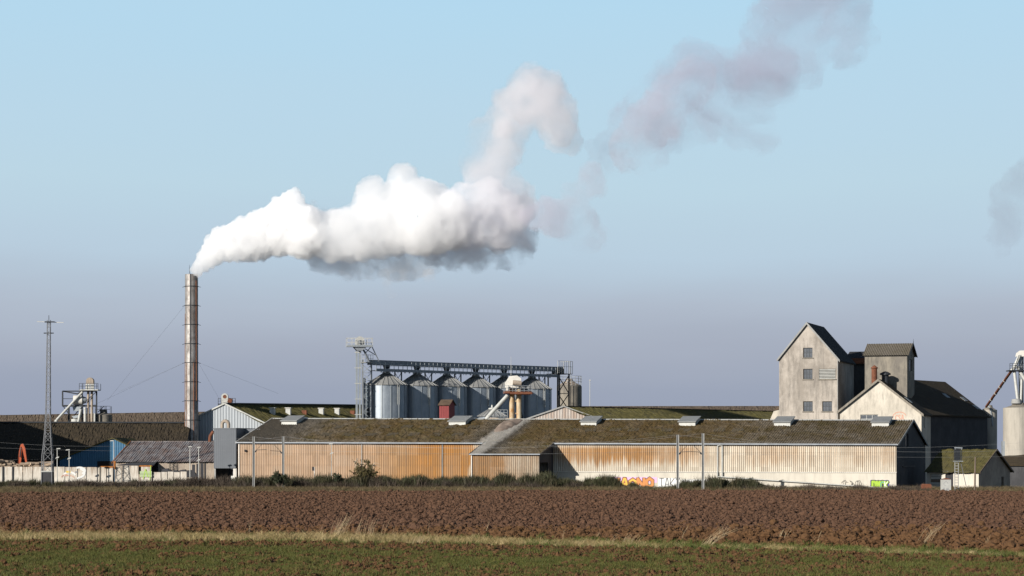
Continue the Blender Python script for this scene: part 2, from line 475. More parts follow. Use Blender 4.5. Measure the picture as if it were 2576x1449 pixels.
M_['dust'] = m_soil('pale_grain_dust', (.21, .165, .13), (.17, .13, .105), (.27, .22, .18), 1.0)
M_['ground'] = m_soil('rough_ground', (.085, .07, .04), (.07, .06, .032), (.10, .08, .05), .6)
M_['yard'] = m_soil('yard_gravel', (.10, .09, .078), (.08, .072, .062), (.12, .11, .095), .8)
def flat(name, c, r=.8): return plain(name, c, r, 0, .08, 2.0)
PAINT = {k: flat('spray_' + k, c) for k, c in dict(black=(.02, .02, .022), white=(.62, .62, .60), orange=(.50, .21, .07), yellow=(.58, .40, .07), pink=(.56, .36, .52),
         green=(.30, .46, .05), pale_green=(.36, .43, .25), teal=(.06, .28, .25), blue=(.09, .08, .30), red=(.48, .26, .19), grey=(.22, .22, .23)).items()}

# ------------------------------------------------------------------ ground
g = bpy.data.meshes.new('ground')
S = 9000.0
g.from_pydata([(-S, -400, -.12), (S, -400, -.12), (S, S, -.12), (-S, S, -.12)], [], [(0, 1, 2, 3)])
g.materials.append(M_['ground'])
link('ground', g, kind='structure')
y_me = bpy.data.meshes.new('yard')
y_me.from_pydata([(-140, 302, -.02), (140, 302, -.02), (140, 520, -.02), (-140, 520, -.02)], [], [(0, 1, 2, 3)])
y_me.materials.append(M_['yard'])
link('yard', y_me, kind='structure')

def strip_far(x): x = np.clip(x, -33, 30); return 122.8 - .52 * x - .0105 * x * x     # far and near edge of the grass strip
def strip_near(x): x = np.clip(x, -33, 30); return 115.5 - .44 * x - .0085 * x * x
def field_far(x): x = np.clip(x, -72, 72); return 286.0 + 6 * np.sin(x * .05) - np.where(x < 0, .0040, .0022) * x * x

# one relief for everything tilled: clods past the strip, low crop rows before it
NX, NY = 1640, 620
tt = np.concatenate([np.linspace(-.75, -.264, 90), np.linspace(-.262, .262, NX - 180), np.linspace(.264, .75, 90)]); ys = 84.0 * (298.0 / 84.0) ** np.linspace(0, 1, NY)
Y = np.broadcast_to(ys[:, None], (NY, NX)).copy(); X = tt[None, :] * Y
def clods(x, y):
    h = np.abs(vnoise2(x * 1.0, y * .7, 1) - .5) * .22
    h += (vnoise2(x * 3.3, y * 2.3, 2) - .38).clip(0) * .26
    h += (vnoise2(x * 8.5, y * 6.0, 3) - .3).clip(0) * .22
    h += vnoise2(x * 19., y * 11., 4) * .10
    return h
base = clods(X, Y)
wob = (vnoise2(X * .35, Y * .35, 9) - .5) * 5.0 + (vnoise2(X * 1.6, Y * 1.2, 10) - .5) * 2.2
sf, sn = strip_far(X) + wob * .45, strip_near(X) + wob * .35
ff = field_far(X) + wob
def sstep(a, b, t):
    t = ((t - a) / (b - a)).clip(0, 1); return t * t * (3 - 2 * t)
in_field = sstep(-1.2, 1.2, Y - sf) * (1 - sstep(-2.5, 2.5, Y - ff))
in_strip = sstep(-.8, .8, Y - sn) * (1 - sstep(-1.2, 1.2, Y - sf))
patch = sstep(.52, .76, vnoise2(X * .22, Y * .16, 21) * .5 + vnoise2(X * 1.1, Y * .6, 22) * .5)
soil_near = np.maximum(patch, np.maximum(1 - sstep(3.5, 8., sn - Y + wob * .5), .55 * sstep(98., 93., Y + wob)))
H = base * (in_field * 1.0 + in_strip * .12 + (1 - in_field - in_strip).clip(0) * (.22 + .55 * soil_near))
big = sstep(150., 118., Y) * in_field
H += big * ((np.abs(vnoise2(X * 2.0, Y * 1.5, 31) - .5) * .30 + vnoise2(X * 5.0, Y * 3.5, 33) * .10))
H += in_strip * .10
me = grid_mesh('ploughed_field', np.stack([X, Y, H - .03], -1), NX, NY, M_['soil'])
link('ploughed_field', me, kind='structure')
def ground_z(x, y):
    j = np.clip(np.searchsorted(ys, y), 0, NY - 1); i = np.clip(np.searchsorted(tt, x / y), 0, NX - 1)
    return H[j, i] - .03

# ------------------------------------------------------------------ ground cover, scattered by geometry nodes
def template(name, vs, fs, m):
    me = bpy.data.meshes.new(name); me.from_pydata(vs, [], fs); me.materials.append(m)
    return bpy.data.objects.new(name, me)
def tuft(name, m, n, h, spread, lean, w, seed, curve=.3):
    r = random.Random(seed); vs, fs = [], []
    for _ in range(n):
        a = r.uniform(0, 6.283); d = r.uniform(0, spread); bx, by = d * math.cos(a), d * math.sin(a)
        hh = h * r.uniform(.5, 1.1); la = r.uniform(0, 6.283); l = lean * hh * r.uniform(.2, 1.2)
        dx, dy = l * math.cos(la) + .15 * hh, l * math.sin(la)
        pa = r.uniform(0, 6.283); px, py = math.cos(pa) * w / 2, math.sin(pa) * w / 2
        k = len(vs)
        vs += [(bx - px, by - py, 0), (bx + px, by + py, 0), (bx + dx * curve + px * .8, by + dy * curve + py * .8, hh * .6), (bx + dx * curve - px * .8, by + dy * curve - py * .8, hh * .6), (bx + dx, by + dy, hh)]
        fs += [(k, k + 1, k + 2, k + 3), (k + 3, k + 2, k + 4)]
    return template(name, vs, fs, m)
def clod_template(seed, m='clod'):
    bm = bmesh.new(); bmesh.ops.create_icosphere(bm, subdivisions=2, radius=1)
    r = np.random.default_rng(seed); o = r.uniform(0, 50, 3)
    for v in bm.verts:
        p = np.array(v.co); q = p * 1.6 + o
        k = .5 + .7 * float(vnoise(q[:1], q[1:2], q[2:3], seed)[0]) + .45 * abs(float(vnoise(q[:1] * 2.6, q[1:2] * 2.6, q[2:3] * 2.6, seed + 5)[0]) - .5)
        v.co = Vector(p * k)
        v.co.z *= .75
    me = bpy.data.meshes.new('clod'); bm.to_mesh(me); bm.free(); me.materials.append(M_[m])
    return bpy.data.objects.new('clod', me)

def scatter(name, pts, scl, variants, label=None, cat=None, kind='stuff', flatz=1.0):
    """One object whose geometry nodes place copies of the variants on its own points, each with its own size and turn."""
    pts = np.asarray(pts, dtype=np.float32)
    me = bpy.data.meshes.new(name)
    me.vertices.add(len(pts)); me.vertices.foreach_set('co', pts.ravel())
    at = me.attributes.new('scl', 'FLOAT', 'POINT'); at.data.foreach_set('value', np.asarray(scl, dtype=np.float32))
    o = link(name, me, kind=kind)
    ng = bpy.data.node_groups.new(name + '_scatter', 'GeometryNodeTree')
    ng.interface.new_socket('Geometry', in_out='INPUT', socket_type='NodeSocketGeometry')
    ng.interface.new_socket('Geometry', in_out='OUTPUT', socket_type='NodeSocketGeometry')
    N, L = ng.nodes, ng.links
    gi, go = N.new('NodeGroupInput'), N.new('NodeGroupOutput')
    gi_geo = N.new('GeometryNodeGeometryToInstance')
    for v in variants:
        oi = N.new('GeometryNodeObjectInfo'); oi.inputs['Object'].default_value = v; oi.inputs['As Instance'].default_value = True
        L.new(oi.outputs['Geometry'], gi_geo.inputs[0])
    iop = N.new('GeometryNodeInstanceOnPoints'); iop.inputs['Pick Instance'].default_value = True
    ri = N.new('FunctionNodeRandomValue'); ri.data_type = 'INT'
    ri.inputs['Min'].default_value = 0 if False else ri.inputs['Min'].default_value
    for s_ in ri.inputs:
        if s_.type == 'INT' and s_.name == 'Min': s_.default_value = 0
        if s_.type == 'INT' and s_.name == 'Max': s_.default_value = len(variants) - 1
    rr = N.new('FunctionNodeRandomValue'); rr.data_type = 'FLOAT_VECTOR'
    for s_ in rr.inputs:
        if s_.type == 'VECTOR' and s_.name == 'Min': s_.default_value = (-.12, -.12, 0)
        if s_.type == 'VECTOR' and s_.name == 'Max': s_.default_value = (.12, .12, 6.283)
    na = N.new('GeometryNodeInputNamedAttribute'); na.data_type = 'FLOAT'; na.inputs['Name'].default_value = 'scl'
    m2p = N.new('GeometryNodeMeshToPoints')
    L.new(gi.outputs[0], m2p.inputs['Mesh']); L.new(m2p.outputs[0], iop.inputs['Points'])
    L.new(gi_geo.outputs[0], iop.inputs['Instance'])
    L.new([s_ for s_ in ri.outputs if s_.type == 'INT'][0], iop.inputs['Instance Index'])
    L.new([s_ for s_ in rr.outputs if s_.type == 'VECTOR'][0], iop.inputs['Rotation'])
    L.new([s_ for s_ in na.outputs if s_.enabled][0], iop.inputs['Scale'])
    L.new(iop.outputs[0], go.inputs[0])
    md = o.modifiers.new('scatter', 'NODES'); md.node_group = ng
    if label: o['label'] = label
    return o

def rand_pts(n, d0, d1, half=.25):
    """Points spread evenly over the wedge of ground in view between two distances."""
    y = np.sqrt(rng.uniform(d0 * d0, d1 * d1, n)); x = rng.uniform(-half, half, n) * y
    return x, y
CLODS = [clod_template(i) for i in range(8)]
CLODS_NEAR = [clod_template(i + 20, 'near_clod') for i in range(6)]
x, y = rand_pts(260000, 100, 290, .255)
w_ = (vnoise2(x * .35, y * .35, 9) - .5) * 5
keep = (y > strip_far(x) + w_ * .45 - .3) & (y < field_far(x) + w_ - 1)
x, y = x[keep], y[keep]
s = .03 + rng.gamma(1.25, .034, len(x)); s *= 1 + .35 * sstep(150., 112., y)
nr_ = rng.uniform(0, 1, len(x)) < sstep(150., 126., y)
scatter('clods', np.stack([x, y, ground_z(x, y) + s * .25], -1)[~nr_], np.minimum(s, .30)[~nr_], CLODS)
scatter('clods', np.stack([x, y, ground_z(x, y) + s * .25], -1)[nr_], np.minimum(s, .30)[nr_], CLODS_NEAR)
x, y = rand_pts(60000, 86, 124, .255)
w_ = (vnoise2(x * .35, y * .35, 9) - .5) * 5
sn_ = strip_near(x) + w_ * .35
pt_ = vnoise2(x * .22, y * .16, 21) * .5 + vnoise2(x * 1.1, y * .6, 22) * .5
bare = np.maximum(sstep(.52, .76, pt_), np.maximum(1 - sstep(3.5, 8., sn_ - y + w_ * .5), .55 * sstep(98., 93., y + w_)))
keep = (y < sn_ + .4) & (rng.uniform(0, 1, len(x)) < .14 + .65 * bare)
xa, ya = x[keep], y[keep]
s = .022 + rng.gamma(1.3, .018, len(xa))
scatter('clods', np.stack([xa, ya, ground_z(xa, ya) + s * .3], -1), np.minimum(s, .17), CLODS_NEAR)

CROP = [tuft('crop_tuft', M_['crop'], 16, .15, .14, .7, .014, i) for i in range(4)]
x, y = rand_pts(60000, 85, 122, .255)
w_ = (vnoise2(x * .35, y * .35, 9) - .5) * 5
sn_ = strip_near(x) + w_ * .35
pt_ = vnoise2(x * .22, y * .16, 21) * .5 + vnoise2(x * 1.1, y * .6, 22) * .5
bare = np.maximum(sstep(.52, .76, pt_), np.maximum(1 - sstep(3.5, 8., sn_ - y + w_ * .5), .55 * sstep(98., 93., y + w_)))
keep = (y < sn_) & (rng.uniform(0, 1, len(x)) > .22 + .62 * bare)
x, y = x[keep], y[keep]
scatter('crop_grass', np.stack([x, y, ground_z(x, y)], -1), rng.uniform(.6, 1.25, len(x)), CROP)

DRY = [tuft('dry_tuft', M_['dry_grass'], 24, .40, .26, 1.3, .013, 20 + i) for i in range(5)]
GRN = [tuft('green_tuft', M_['green_grass'], 22, .24, .22, .7, .014, 40 + i) for i in range(4)]
x, y = rand_pts(60000, 96, 150, .255)
w_ = (vnoise2(x * .35, y * .35, 9) - .5) * 5
f_ = (y - strip_near(x) - w_ * .35) / (strip_far(x) - strip_near(x))
dry_share = sstep(10., -12., x) * .45 + .52
mid = np.clip(1 - np.abs(f_ - .38) * 1.5, 0, 1) * (vnoise2(x * .3, y * .3, 77) * .8 + .55)
keep = (f_ > -.02) & (f_ < 1.02)
isdry = rng.uniform(0, 1, len(x)) < mid * dry_share * 1.25 * (.35 + 1.1 * sstep(.32, .6, vnoise2(x * .8, y * .5, 78)))
a = keep & isdry
scatter('dry_grass', np.stack([x[a], y[a], ground_z(x[a], y[a]) - .02], -1), rng.uniform(.45, 1.2, a.sum()) * (.6 + .5 * sstep(12., -10., x[a])), DRY)
b = keep & ~isdry
scatter('green_grass', np.stack([x[b], y[b], ground_z(x[b], y[b]) - .02], -1), rng.uniform(.5, 1.2, b.sum()), GRN)

M_['brown_grass'] = m_blade('brown_verge_grass', [(.13, .095, .05), (.08, .06, .034), (.19, .14, .075), (.065, .06, .024), (.11, .075, .04)])
VERGE = [tuft('verge_tuft', M_['brown_grass'], 24, .46, .24, 1.0, .02, 120 + i) for i in range(5)]
# the verge between the far edge of the field and the hedge
x, y = rand_pts(42000, 262, 306, .24)
w_ = (vnoise2(x * .35, y * .35, 9) - .5) * 5
keep = (y > field_far(x) + w_ - 1.5) & (y < 301)
x, y, w_ = x[keep], y[keep], w_[keep]
isg = rng.uniform(0, 1, len(x)) < np.where(y - field_far(x) < 4, .62, .22) * (vnoise2(x * .1, y * .1, 55) + .45)
scatter('dry_grass', np.stack([x[~isg], y[~isg], np.full((~isg).sum(), -.1)], -1), rng.uniform(.5, 1.9, (~isg).sum()), VERGE)
scatter('green_grass', np.stack([x[isg], y[isg], np.full(isg.sum(), -.1)], -1), rng.uniform(.7, 1.6, isg.sum()), GRN)

# ------------------------------------------------------------------ long front warehouse
A = Fr(2255, 300, -18.5)
WX0 = A.x(600); WW = A.y(2328)
def lin(x, xa, za, xb, zb): return za + (zb - za) * (x - xa) / (xb - xa)
EZ0, EZ1 = A.z(1112.5, WX0, 0), A.z(1117.5, 0, 0)
def weave(x): return lin(x, WX0, EZ0, 0.0, EZ1)
RZ0, RZ1 = A.z(1053.5, WX0, WW / 2), A.z(1058, 0, WW / 2)
def wridge(x): return lin(x, WX0, RZ0, 0.0, RZ1)
wh = thing('warehouse', A, 'long low warehouse with mossy corrugated roof and rust-stained ribbed front, nearest the ploughed field', 'warehouse')

def sx(u): return (A.x(u) - WX0) / (-WX0)
def m_clad():
    """Old ribbed sheeting: pinkish tan at one end, orange rust in the middle, white with an orange band further on."""
    t = NT('rust_stained_cladding', .85, 0, .2)
    s = t.rng(t.xyz(0), WX0, 0.0)
    wob = t.noise(.12, (1, 1, .5), 4, .6)
    streak = t.noise(1.0, (3.2, 3.2, .16), 5, .65, 3.)
    fine = t.noise(5., (1.6, 1.6, .5), 4, .6, 6.)
    sw = t.math('ADD', s, t.rng(wob, .3, .7, -.035, .035))
    tan, buff, org, wht = (.50, .375, .275), (.48, .34, .21), (.46, .215, .06), (.62, .56, .46)
    base = t.ramp(sw, [(0, tan), (sx(900), (.49, .365, .265)), (sx(985), (.46, .31, .18)), (sx(1080), org), (sx(1184), org), (sx(1194), (.58, .52, .42)), (sx(1345), (.60, .54, .44)), (sx(1392), wht), (1, wht)])
    og = t.ramp(sw, [(0, g3(.22)), (sx(880), g3(.25)), (sx(1000), g3(.5)), (sx(1184), g3(.7)), (sx(1196), g3(.35)), (sx(1226), g3(.72)), (sx(1292), g3(.70)), (sx(1318), g3(.38)), (sx(1346), g3(.25)), (sx(1405), g3(.62)), (sx(1600), g3(.72)), (sx(1700), g3(.50)), (sx(1800), g3(.30)), (sx(1840), g3(.14)), (sx(1960), g3(.36)), (sx(2040), g3(.18)), (sx(2255), g3(.30))])
    zz = t.xyz(2)
    high = t.rng(t.math('MULTIPLY_ADD', t.rng(streak, .3, .7), 1.6, zz), 3.7, 5.0, .0, 1., True)   # right half: the rust sits in the upper part
    right = t.rng(s, sx(1370), sx(1400))
    hz = t.math('ADD', t.math('MULTIPLY', right, high), t.math('SUBTRACT', 1.0, right))
    topfree = t.rng(zz, EZ1 - .55, EZ1 - .15, 1, .0)
    f = t.math('MULTIPLY', t.math('MULTIPLY', t.rng(t.math('MULTIPLY_ADD', streak, .8, og), .5, 1.15), hz), t.rng(topfree, 0, 1, .25, 1))
    c = t.mix(f, base, t.mix(t.rng(fine, .3, .7), (.45, .205, .045), (.34, .18, .06)))
    c = t.mix(t.rng(streak, .5, .76, 0, .5), c, (.25, .205, .16))
    c = t.mix(t.rng(fine, .64, .8, 0, .4), c, (.62, .56, .48))
    yy = t.math('ADD', t.xyz(1), t.math('MULTIPLY', t.math('LESS_THAN', t.xyz(1), -3.0), 6.0))      # grooves coloured darker brown to deepen the rib shading
    c = t.mix(t.math('MULTIPLY', t.rng(yy, -.13, -.03, 0, .58, True), t.rng(fine, .25, .6, .55, 1)), c, (.16, .115, .08))
    c = t.mix(t.rng(t.cell(1.02, 1.49), 0, 1, 0, .26), c, (.17, .125, .085))
    c = t.mix(t.rng(t.cell(3.06, 1.49), .7, 1, 0, .08), c, (.62, .57, .49))
    return t.done(c)
M_['clad'] = m_clad()
xa0, xa1 = A.x(1186, -6.0), A.x(1356, -6.0)              # the annex built out in front
PD = 6.0
zc = A.z(1188, 0, 0)                                      # foot of the sheeting over the white plinth
xpl = A.x(1380)
def front_sheet(x0, x1, lo, hi, name='cladding_sheet', y=-.09, pitch=.26, parent=wh):
    """Rows of ribbed sheets lapped one over the next; lo and hi are functions of x."""
    nrow = len(lo)
    for k in range(nrow):
        a, b = lo[k], hi[k]
        def pt(xs, t, a=a, b=b):
            z = a(xs) + (b(xs) - a(xs)) * t
            return np.stack([xs, np.full_like(xs, y - .02 * (1 - t)), z], -1)
        corrugated(name, M_['clad'], parent, x0, x1, 0, 0, pt, pitch, .058, 2)
edges = [lambda x: 0 * x, lambda x: 0 * x + 1.72, lambda x: 0 * x + 3.2, lambda x: 0 * x + 4.72, lambda x: weave(x) - .05]
front_sheet(WX0, xa0, edges[:-1], edges[1:])
edr = [lambda x: 0 * x + zc, lambda x: 0 * x + A.z(1138, 0, 0), lambda x: weave(x) - .05]
front_sheet(xpl - 2.2, 0, edr[:-1], edr[1:])
mb = MB(); mb.box(xpl - 2.3, -.02, .02, .35, -.2, zc + .12)
pl = mb.build('plinth', M_['plinth'], wh)
mb = MB(); mb.box(xpl - 2.3, .03, -.1, .02, zc - .07, zc + .03)
mb.build('drip_ledge', M_['white_paint'], wh)
# inner wall behind the sheeting, gable ends, back wall
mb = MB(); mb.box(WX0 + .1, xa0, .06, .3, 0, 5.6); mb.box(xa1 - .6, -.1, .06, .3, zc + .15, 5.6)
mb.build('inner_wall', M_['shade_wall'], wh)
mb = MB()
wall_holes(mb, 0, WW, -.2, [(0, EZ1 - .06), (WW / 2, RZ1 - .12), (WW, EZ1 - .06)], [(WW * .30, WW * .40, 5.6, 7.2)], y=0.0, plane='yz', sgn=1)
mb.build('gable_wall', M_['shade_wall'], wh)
mb = MB(); mb.box(-.26, -.2, WW * .30, WW * .40, 5.6, 7.2); mb.build('window', M_['glass'], wh)
mb = MB(); mb.box(.02, .08, WW * .18, WW * .62, 3.0, 3.12); mb.build('canopy_rail', M_['steel_dark'], wh)
mb = MB(); mb.poly([(WX0, 0, -.2), (WX0, WW, -.2), (WX0, WW, EZ0), (WX0, WW / 2, RZ0 - .1), (WX0, 0, EZ0)]); mb.poly([(WX0, WW, -.2), (0, WW, -.2), (0, WW, EZ1), (WX0, WW, EZ0)])
mb.build('back_wall', M_['shade_wall'], wh)
# roof: ribs run from eave to ridge, moss swells the sheets
bare = [(0, 0.0), (.045, .05), (.12, .48), (.30, .62), (sx(1130), .60), (sx(1185), .36), (sx(1235), .10), (sx(1262), .30), (sx(1300), .66), (sx(1700), .60), (sx(1800), .50), (sx(1900), .40), (1.0, .38)]
def m_front_roof(name, moss, moss2):
    t = NT(name, .95, 0, .12)
    n1 = t.noise(.30, (1, 1, 1), 6, .65); n2 = t.noise(1.9, (1, 1, 1), 5, .7, 3.); n3 = t.noise(8., (1, 1, 1), 3, .6, 7.)
    k = t.ramp(t.rng(t.xyz(0), WX0, 0), [(p, g3(v)) for p, v in bare])
    up = t.rng(t.xyz(1), 0, 1.6, -.22, 0)          # the lowest sheets stay barer
    f = t.math('ADD', t.math('MULTIPLY_ADD', n2, .55, t.math('MULTIPLY', n1, .65)), t.math('ADD', k, up))
    f = t.rng(f, .78, 1.12)
    sh = t.mix(t.rng(n3, .35, .7), (.155, .132, .10), (.07, .058, .045))
    mo = t.mix(t.rng(n2, .3, .7), moss, moss2)
    mo = t.mix(t.rng(n1, .48, .66, 0, .55), mo, (.064, .056, .017))
    mo = t.mix(t.rng(n2, .56, .75, 0, .6), mo, (.035, .028, .014))
    mo = t.mix(t.rng(n3, .60, .74, 0, .6), mo, (.14, .112, .068))
    c0 = t.cell(1.08, 1.75, (0, 1)); f = t.math('ADD', f, t.rng(c0, 0, 1, -.30, .14)); mo = t.mix(t.rng(c0, 0, 1, 0, .35), mo, (.05, .038, .018))
    # pale wash of grain dust running down the roof from the elevator head
    dx = t.math('ADD', t.xyz(0), t.math('MULTIPLY', t.xyz(1), -.05))
    ds = t.math('SUBTRACT', 1.0, t.math('MULTIPLY', t.math('ABSOLUTE', t.math('SUBTRACT', dx, A.x(1240, 2.))), .36))
    dust = t.rng(t.math('MULTIPLY_ADD', n2, .9, ds), .78, 1.1)
    c = t.mix(f, sh, mo)
    c = t.mix(t.math('MULTIPLY', dust, .9), c, t.mix(t.rng(n3, .35, .7), (.62, .58, .51), (.34, .30, .25)))
    t.bump(n3, .7, .06)
    return t.done(c)
M_['front_roof'] = m_front_roof('moss_grown_front_roof', (.084, .052, .018), (.058, .039, .013))
OV = .35
def slope_pt(xs, t, xoff=0.0):
    y = -OV + (WW / 2 + OV) * t
    z = weave(xs) + (wridge(xs) - weave(xs)) * (y / (WW / 2)) + .06
    return np.stack([xs, np.full_like(xs, y), z], -1)
_bx, _bv = [WX0, WX0 + 4, WX0 + 11, A.x(1150), A.x(1195), A.x(1232), A.x(1262), A.x(1300), A.x(1800), A.x(1960), 0], [1, 1, .22, .22, .8, 1, 1, .25, .3, .7, .75]
def roof_amp(xs): return np.interp(xs, _bx, _bv)
corrugated('roof', M_['front_roof'], wh, WX0 - .25, .3, 0, 0, slope_pt, .32, .06, 64, (0, -.2, .98), .17, seed=5, ampf=roof_amp)
def back_pt(xs, t):
    y = WW / 2 + (WW / 2 + OV) * t
    z = weave(xs) + (wridge(xs) - weave(xs)) * ((WW - y) / (WW / 2)) + .06
    return np.stack([xs, np.full_like(xs, y), z], -1)
corrugated('back_roof', M_['front_roof'], wh, WX0 - .25, .3, 0, 0, back_pt, .54, .04, 6, (0, .2, .98), .1, seed=6)
mb = MB()
n = 60
for k in range(n):
    a, b = WX0 - .25 + (-WX0 + .55) * k / n, WX0 - .25 + (-WX0 + .55) * (k + 1) / n - .04
    za, zb = float(wridge(a)) + .07, float(wridge(b)) + .07
    mb.add([(a, WW / 2 - .35, za - .08), (b, WW / 2 - .35, zb - .08), (b, WW / 2, zb + .06), (a, WW / 2, za + .06), (b, WW / 2 + .35, zb - .08), (a, WW / 2 + .35, za - .08)], [(0, 1, 2, 3), (3, 2, 4, 5)])
mb.build('ridge_cap', M_['pale_metal'], wh)
mb = MB(); mb.bar((WX0 - .2, -OV - .1, float(weave(WX0)) - .04), (xa0 + .1, -OV - .1, float(weave(xa0)) - .04), .16)
mb.build('gutter', M_['steel_blue'], wh)
mb = MB(); mb.bar((xa1, -OV - .1, float(weave(xa1)) - .04), (.3, -OV - .1, EZ1 - .04), .16)
mb.build('gutter', M_['steel_blue'], wh)
for sgn, nm in ((1, 'bargeboard'),):
    mb = MB(); mb.bar((.32, -OV, EZ1 - .08), (.32, WW / 2, RZ1 + .05), .06, .28); mb.bar((.32, WW / 2, RZ1 + .05), (.32, WW + OV, EZ1 - .08), .06, .28)
    mb.build(nm, M_['concrete_post'], wh)
mb = MB(); mb.bar((WX0 - .27, -OV, EZ0 - .06), (WX0 - .27, WW / 2, RZ0 + .05), .06, .25); mb.build('bargeboard', M_['white_paint'], wh)
# downpipes on the front
def downpipe(u, v0, v1, r=.075, m='concrete_post', y=-.16):
    x = A.x(u, y); mb = MB(); mb.tube((x, y, A.z(v0, x, y)), (x, y, A.z(v1, x, y)), r)
    return mb.build('downpipe', M_[m], wh)
downpipe(1113, 1118, 1212); downpipe(910, 1118, 1212); downpipe(601.5, 1114, 1212, .09, 'white_paint')
for u in (1805, 1817):
    x = A.x(u, -.2); mb = MB()
    mb.path([(x + .45 * (1 if u < 1810 else -1), -.4, A.z(1118, x, 0)), (x, -.2, A.z(1122, x, 0)), (x, -.2, A.z(1200, x, 0))], .10, 8)
    mb.build('downpipe', M_['pale_metal'], wh)
xs_ = A.x(1805, -.25); mb = MB(); mb.tube((xs_, -.25, A.z(1199, xs_, -.25)), (.1, -.25, .28), .075); mb.build('sloping_pipe', M_['pale_metal'], wh)
for x, h in ((A.x(1823), .0),):
    pass
# rooflights: barer translucent sheets in two rows
M_['rooflight'] = m_roof_moss('half_grown_rooflight', (.20, .165, .115), (.12, .098, .062), (.10, .07, .028), (.08, .06, .025), -.3)
def rooflight(u, v, w=1.5, l=1.5):
    y = 3.0
    for _ in range(12):                    # distance up the slope at which this height shows at row v
        x = A.x(u, y); zt = float(weave(x) + (wridge(x) - weave(x)) * y / (WW / 2))
        y += (A.z(v, x, y) - zt) * 2.2
        y = min(max(y, .6), WW / 2 - 1)
    def pt(xs, t):
        yy = y - l / 2 + l * t
        z = weave(xs) + (wridge(xs) - weave(xs)) * yy / (WW / 2) + .085
        return np.stack([xs, np.full_like(xs, yy), z], -1)
    corrugated('rooflight', M_['rooflight'], wh, x - w / 2, x + w / 2, 0, 0, pt, .34, .07, 3, (0, -.2, .98))
for i in range(8): rooflight(800 + i * 56, 1075); rooflight(822 + i * 55, 1094)
for u in (1446, 1487, 1549, 1594, 1679, 1722, 1810, 1856, 1990, 2040, 2120): rooflight(u, 1083)
# low box-shaped roof hatches with a pale lid, set astride the slope below the ridge
def roof_hatch(u0, u1, vb, m_side='pale_metal', back=False):
    y0 = WW / 2 - 3.1
    x0, x1 = A.x(u0, y0), A.x(u1, y0)
    zr = float(weave(x0) + (wridge(x0) - weave(x0)) * y0 / (WW / 2))
    mb = MB(); zt = zr + .55
    sl = (RZ1 - EZ1) / (WW / 2)
    mb.slab([(x0, y0, zr), (x1, y0, zr), (x1, y0 + 2.6, zr + sl * 2.6), (x0, y0 + 2.6, zr + sl * 2.6)], (0, 0, .48))
    o = mb.build('roof_hatch', M_[m_side], wh)
    mb = MB(); mb.slab([(x0 - .15, y0 - .2, zt - .06), (x1 + .12, y0 - .2, zt - .06), (x1 + .12, y0 + 2.7, zt + sl * 2.9 - .06), (x0 - .15, y0 + 2.7, zt + sl * 2.9 - .06)], (0, 0, .1))
    mb.build('lid', M_['lid'], o)
for u0, u1 in ((708, 746), (1129, 1171), (1461, 1500), (1708, 1749), (1947, 1988), (2193, 2236)): roof_hatch(u0, u1, 1067)
for u0, u1 in ((726, 760), (1146, 1186)):
    y0 = WW / 2 + .7; x0, x1 = A.x(u0, y0), A.x(u1, y0); z = float(wridge(x0))
    mb = MB(); mb.box(x0, x1, y0, y0 + 2, z - .6, z + .28); mb.build('roof_hatch', M_['white_paint'], wh)

# annex: a lean-to carried down from the main roof, ribbed front, open end
ez_a = A.z(1143.5, xa1, -PD)
def annex_top(y): return ez_a + (EZ1 + .12 - ez_a) * (y + PD) / PD
anx_top_z = lambda x: float(weave(x))
def annex_pt(xs, t):
    y = -PD - .25 + (PD + .3) * t
    z = ez_a + .08 + (weave(xs) + .14 - ez_a - .08) * (y + PD) / PD
    return np.stack([xs, np.full_like(xs, y), z], -1)
corrugated('annex_roof', M_['front_roof'], wh, xa0 - .25, xa1 + .25, 0, 0, annex_pt, .32, .06, 30, (0, -.2, .98), .16, seed=8, ampf=roof_amp)
eda = [lambda x: 0 * x, lambda x: 0 * x + 1.55, lambda x: 0 * x + ez_a - .02]
front_sheet(xa0, xa1, eda[:-1], eda[1:], 'annex_cladding_sheet', -PD)
zw = A.z(1112, xa1, 0)
mb = MB()
wall_holes(mb, -PD, 0, -.1, [(-PD, ez_a), (0, float(weave(xa1)))], [(-PD + .35, -PD + 3.9, .25, 3.55)], y=xa1, plane='yz', sgn=1, depth=.1)
mb.build('annex_end_wall', M_['shade_wall'], wh)
mb = MB()
wall_holes(mb, -PD, 0, -.1, [(-PD, ez_a), (0, float(weave(xa0)))], [(-PD + .3, -.4, .1, 3.9)], y=xa0 + .05, plane='yz', sgn=1, depth=.1)
mb.build('annex_end_wall', M_['shade_wall'], wh)
mb = MB(); mb.bar((xa0 - .2, -PD - .32, ez_a + .04), (xa1 + .25, -PD - .32, ez_a + .04), .14); mb.build('gutter', M_['steel_blue'], wh)
for x_ in (xa0 - .27, xa1 + .27):
    mb = MB(); mb.bar((x_, -PD - .25, ez_a), (x_, 0, float(weave(x_)) + .06), .06, .2); mb.build('bargeboard', M_['steel_dark'], wh)
# inside the open end: a pale ribbed sheet above a brown sheet-covered stack
def isheet(z0, z1, y0, y1, m, nm):
    def pt(xs, t): return np.stack([xs, np.full_like(xs, y0 + (y1 - y0) * t), np.full_like(xs, z0 + (z1 - z0) * t)], -1)
    corrugated(nm, m, wh, xa1 - 4.5, xa1 - .5, 0, 0, pt, .3, .05, 1)
isheet(2.4, 4.4, -.5, -.45, M_['pale_metal'], 'inner_sheet'); isheet(1.2, 2.4, -2.6, -.6, M_['brown_roof'], 'stack_cover')
mb = MB(); mb.tube((xa0 + .05, -PD - .08, 0), (xa0 + .05, -PD - .08, ez_a), .09); mb.build('downpipe', M_['white_paint'], wh)
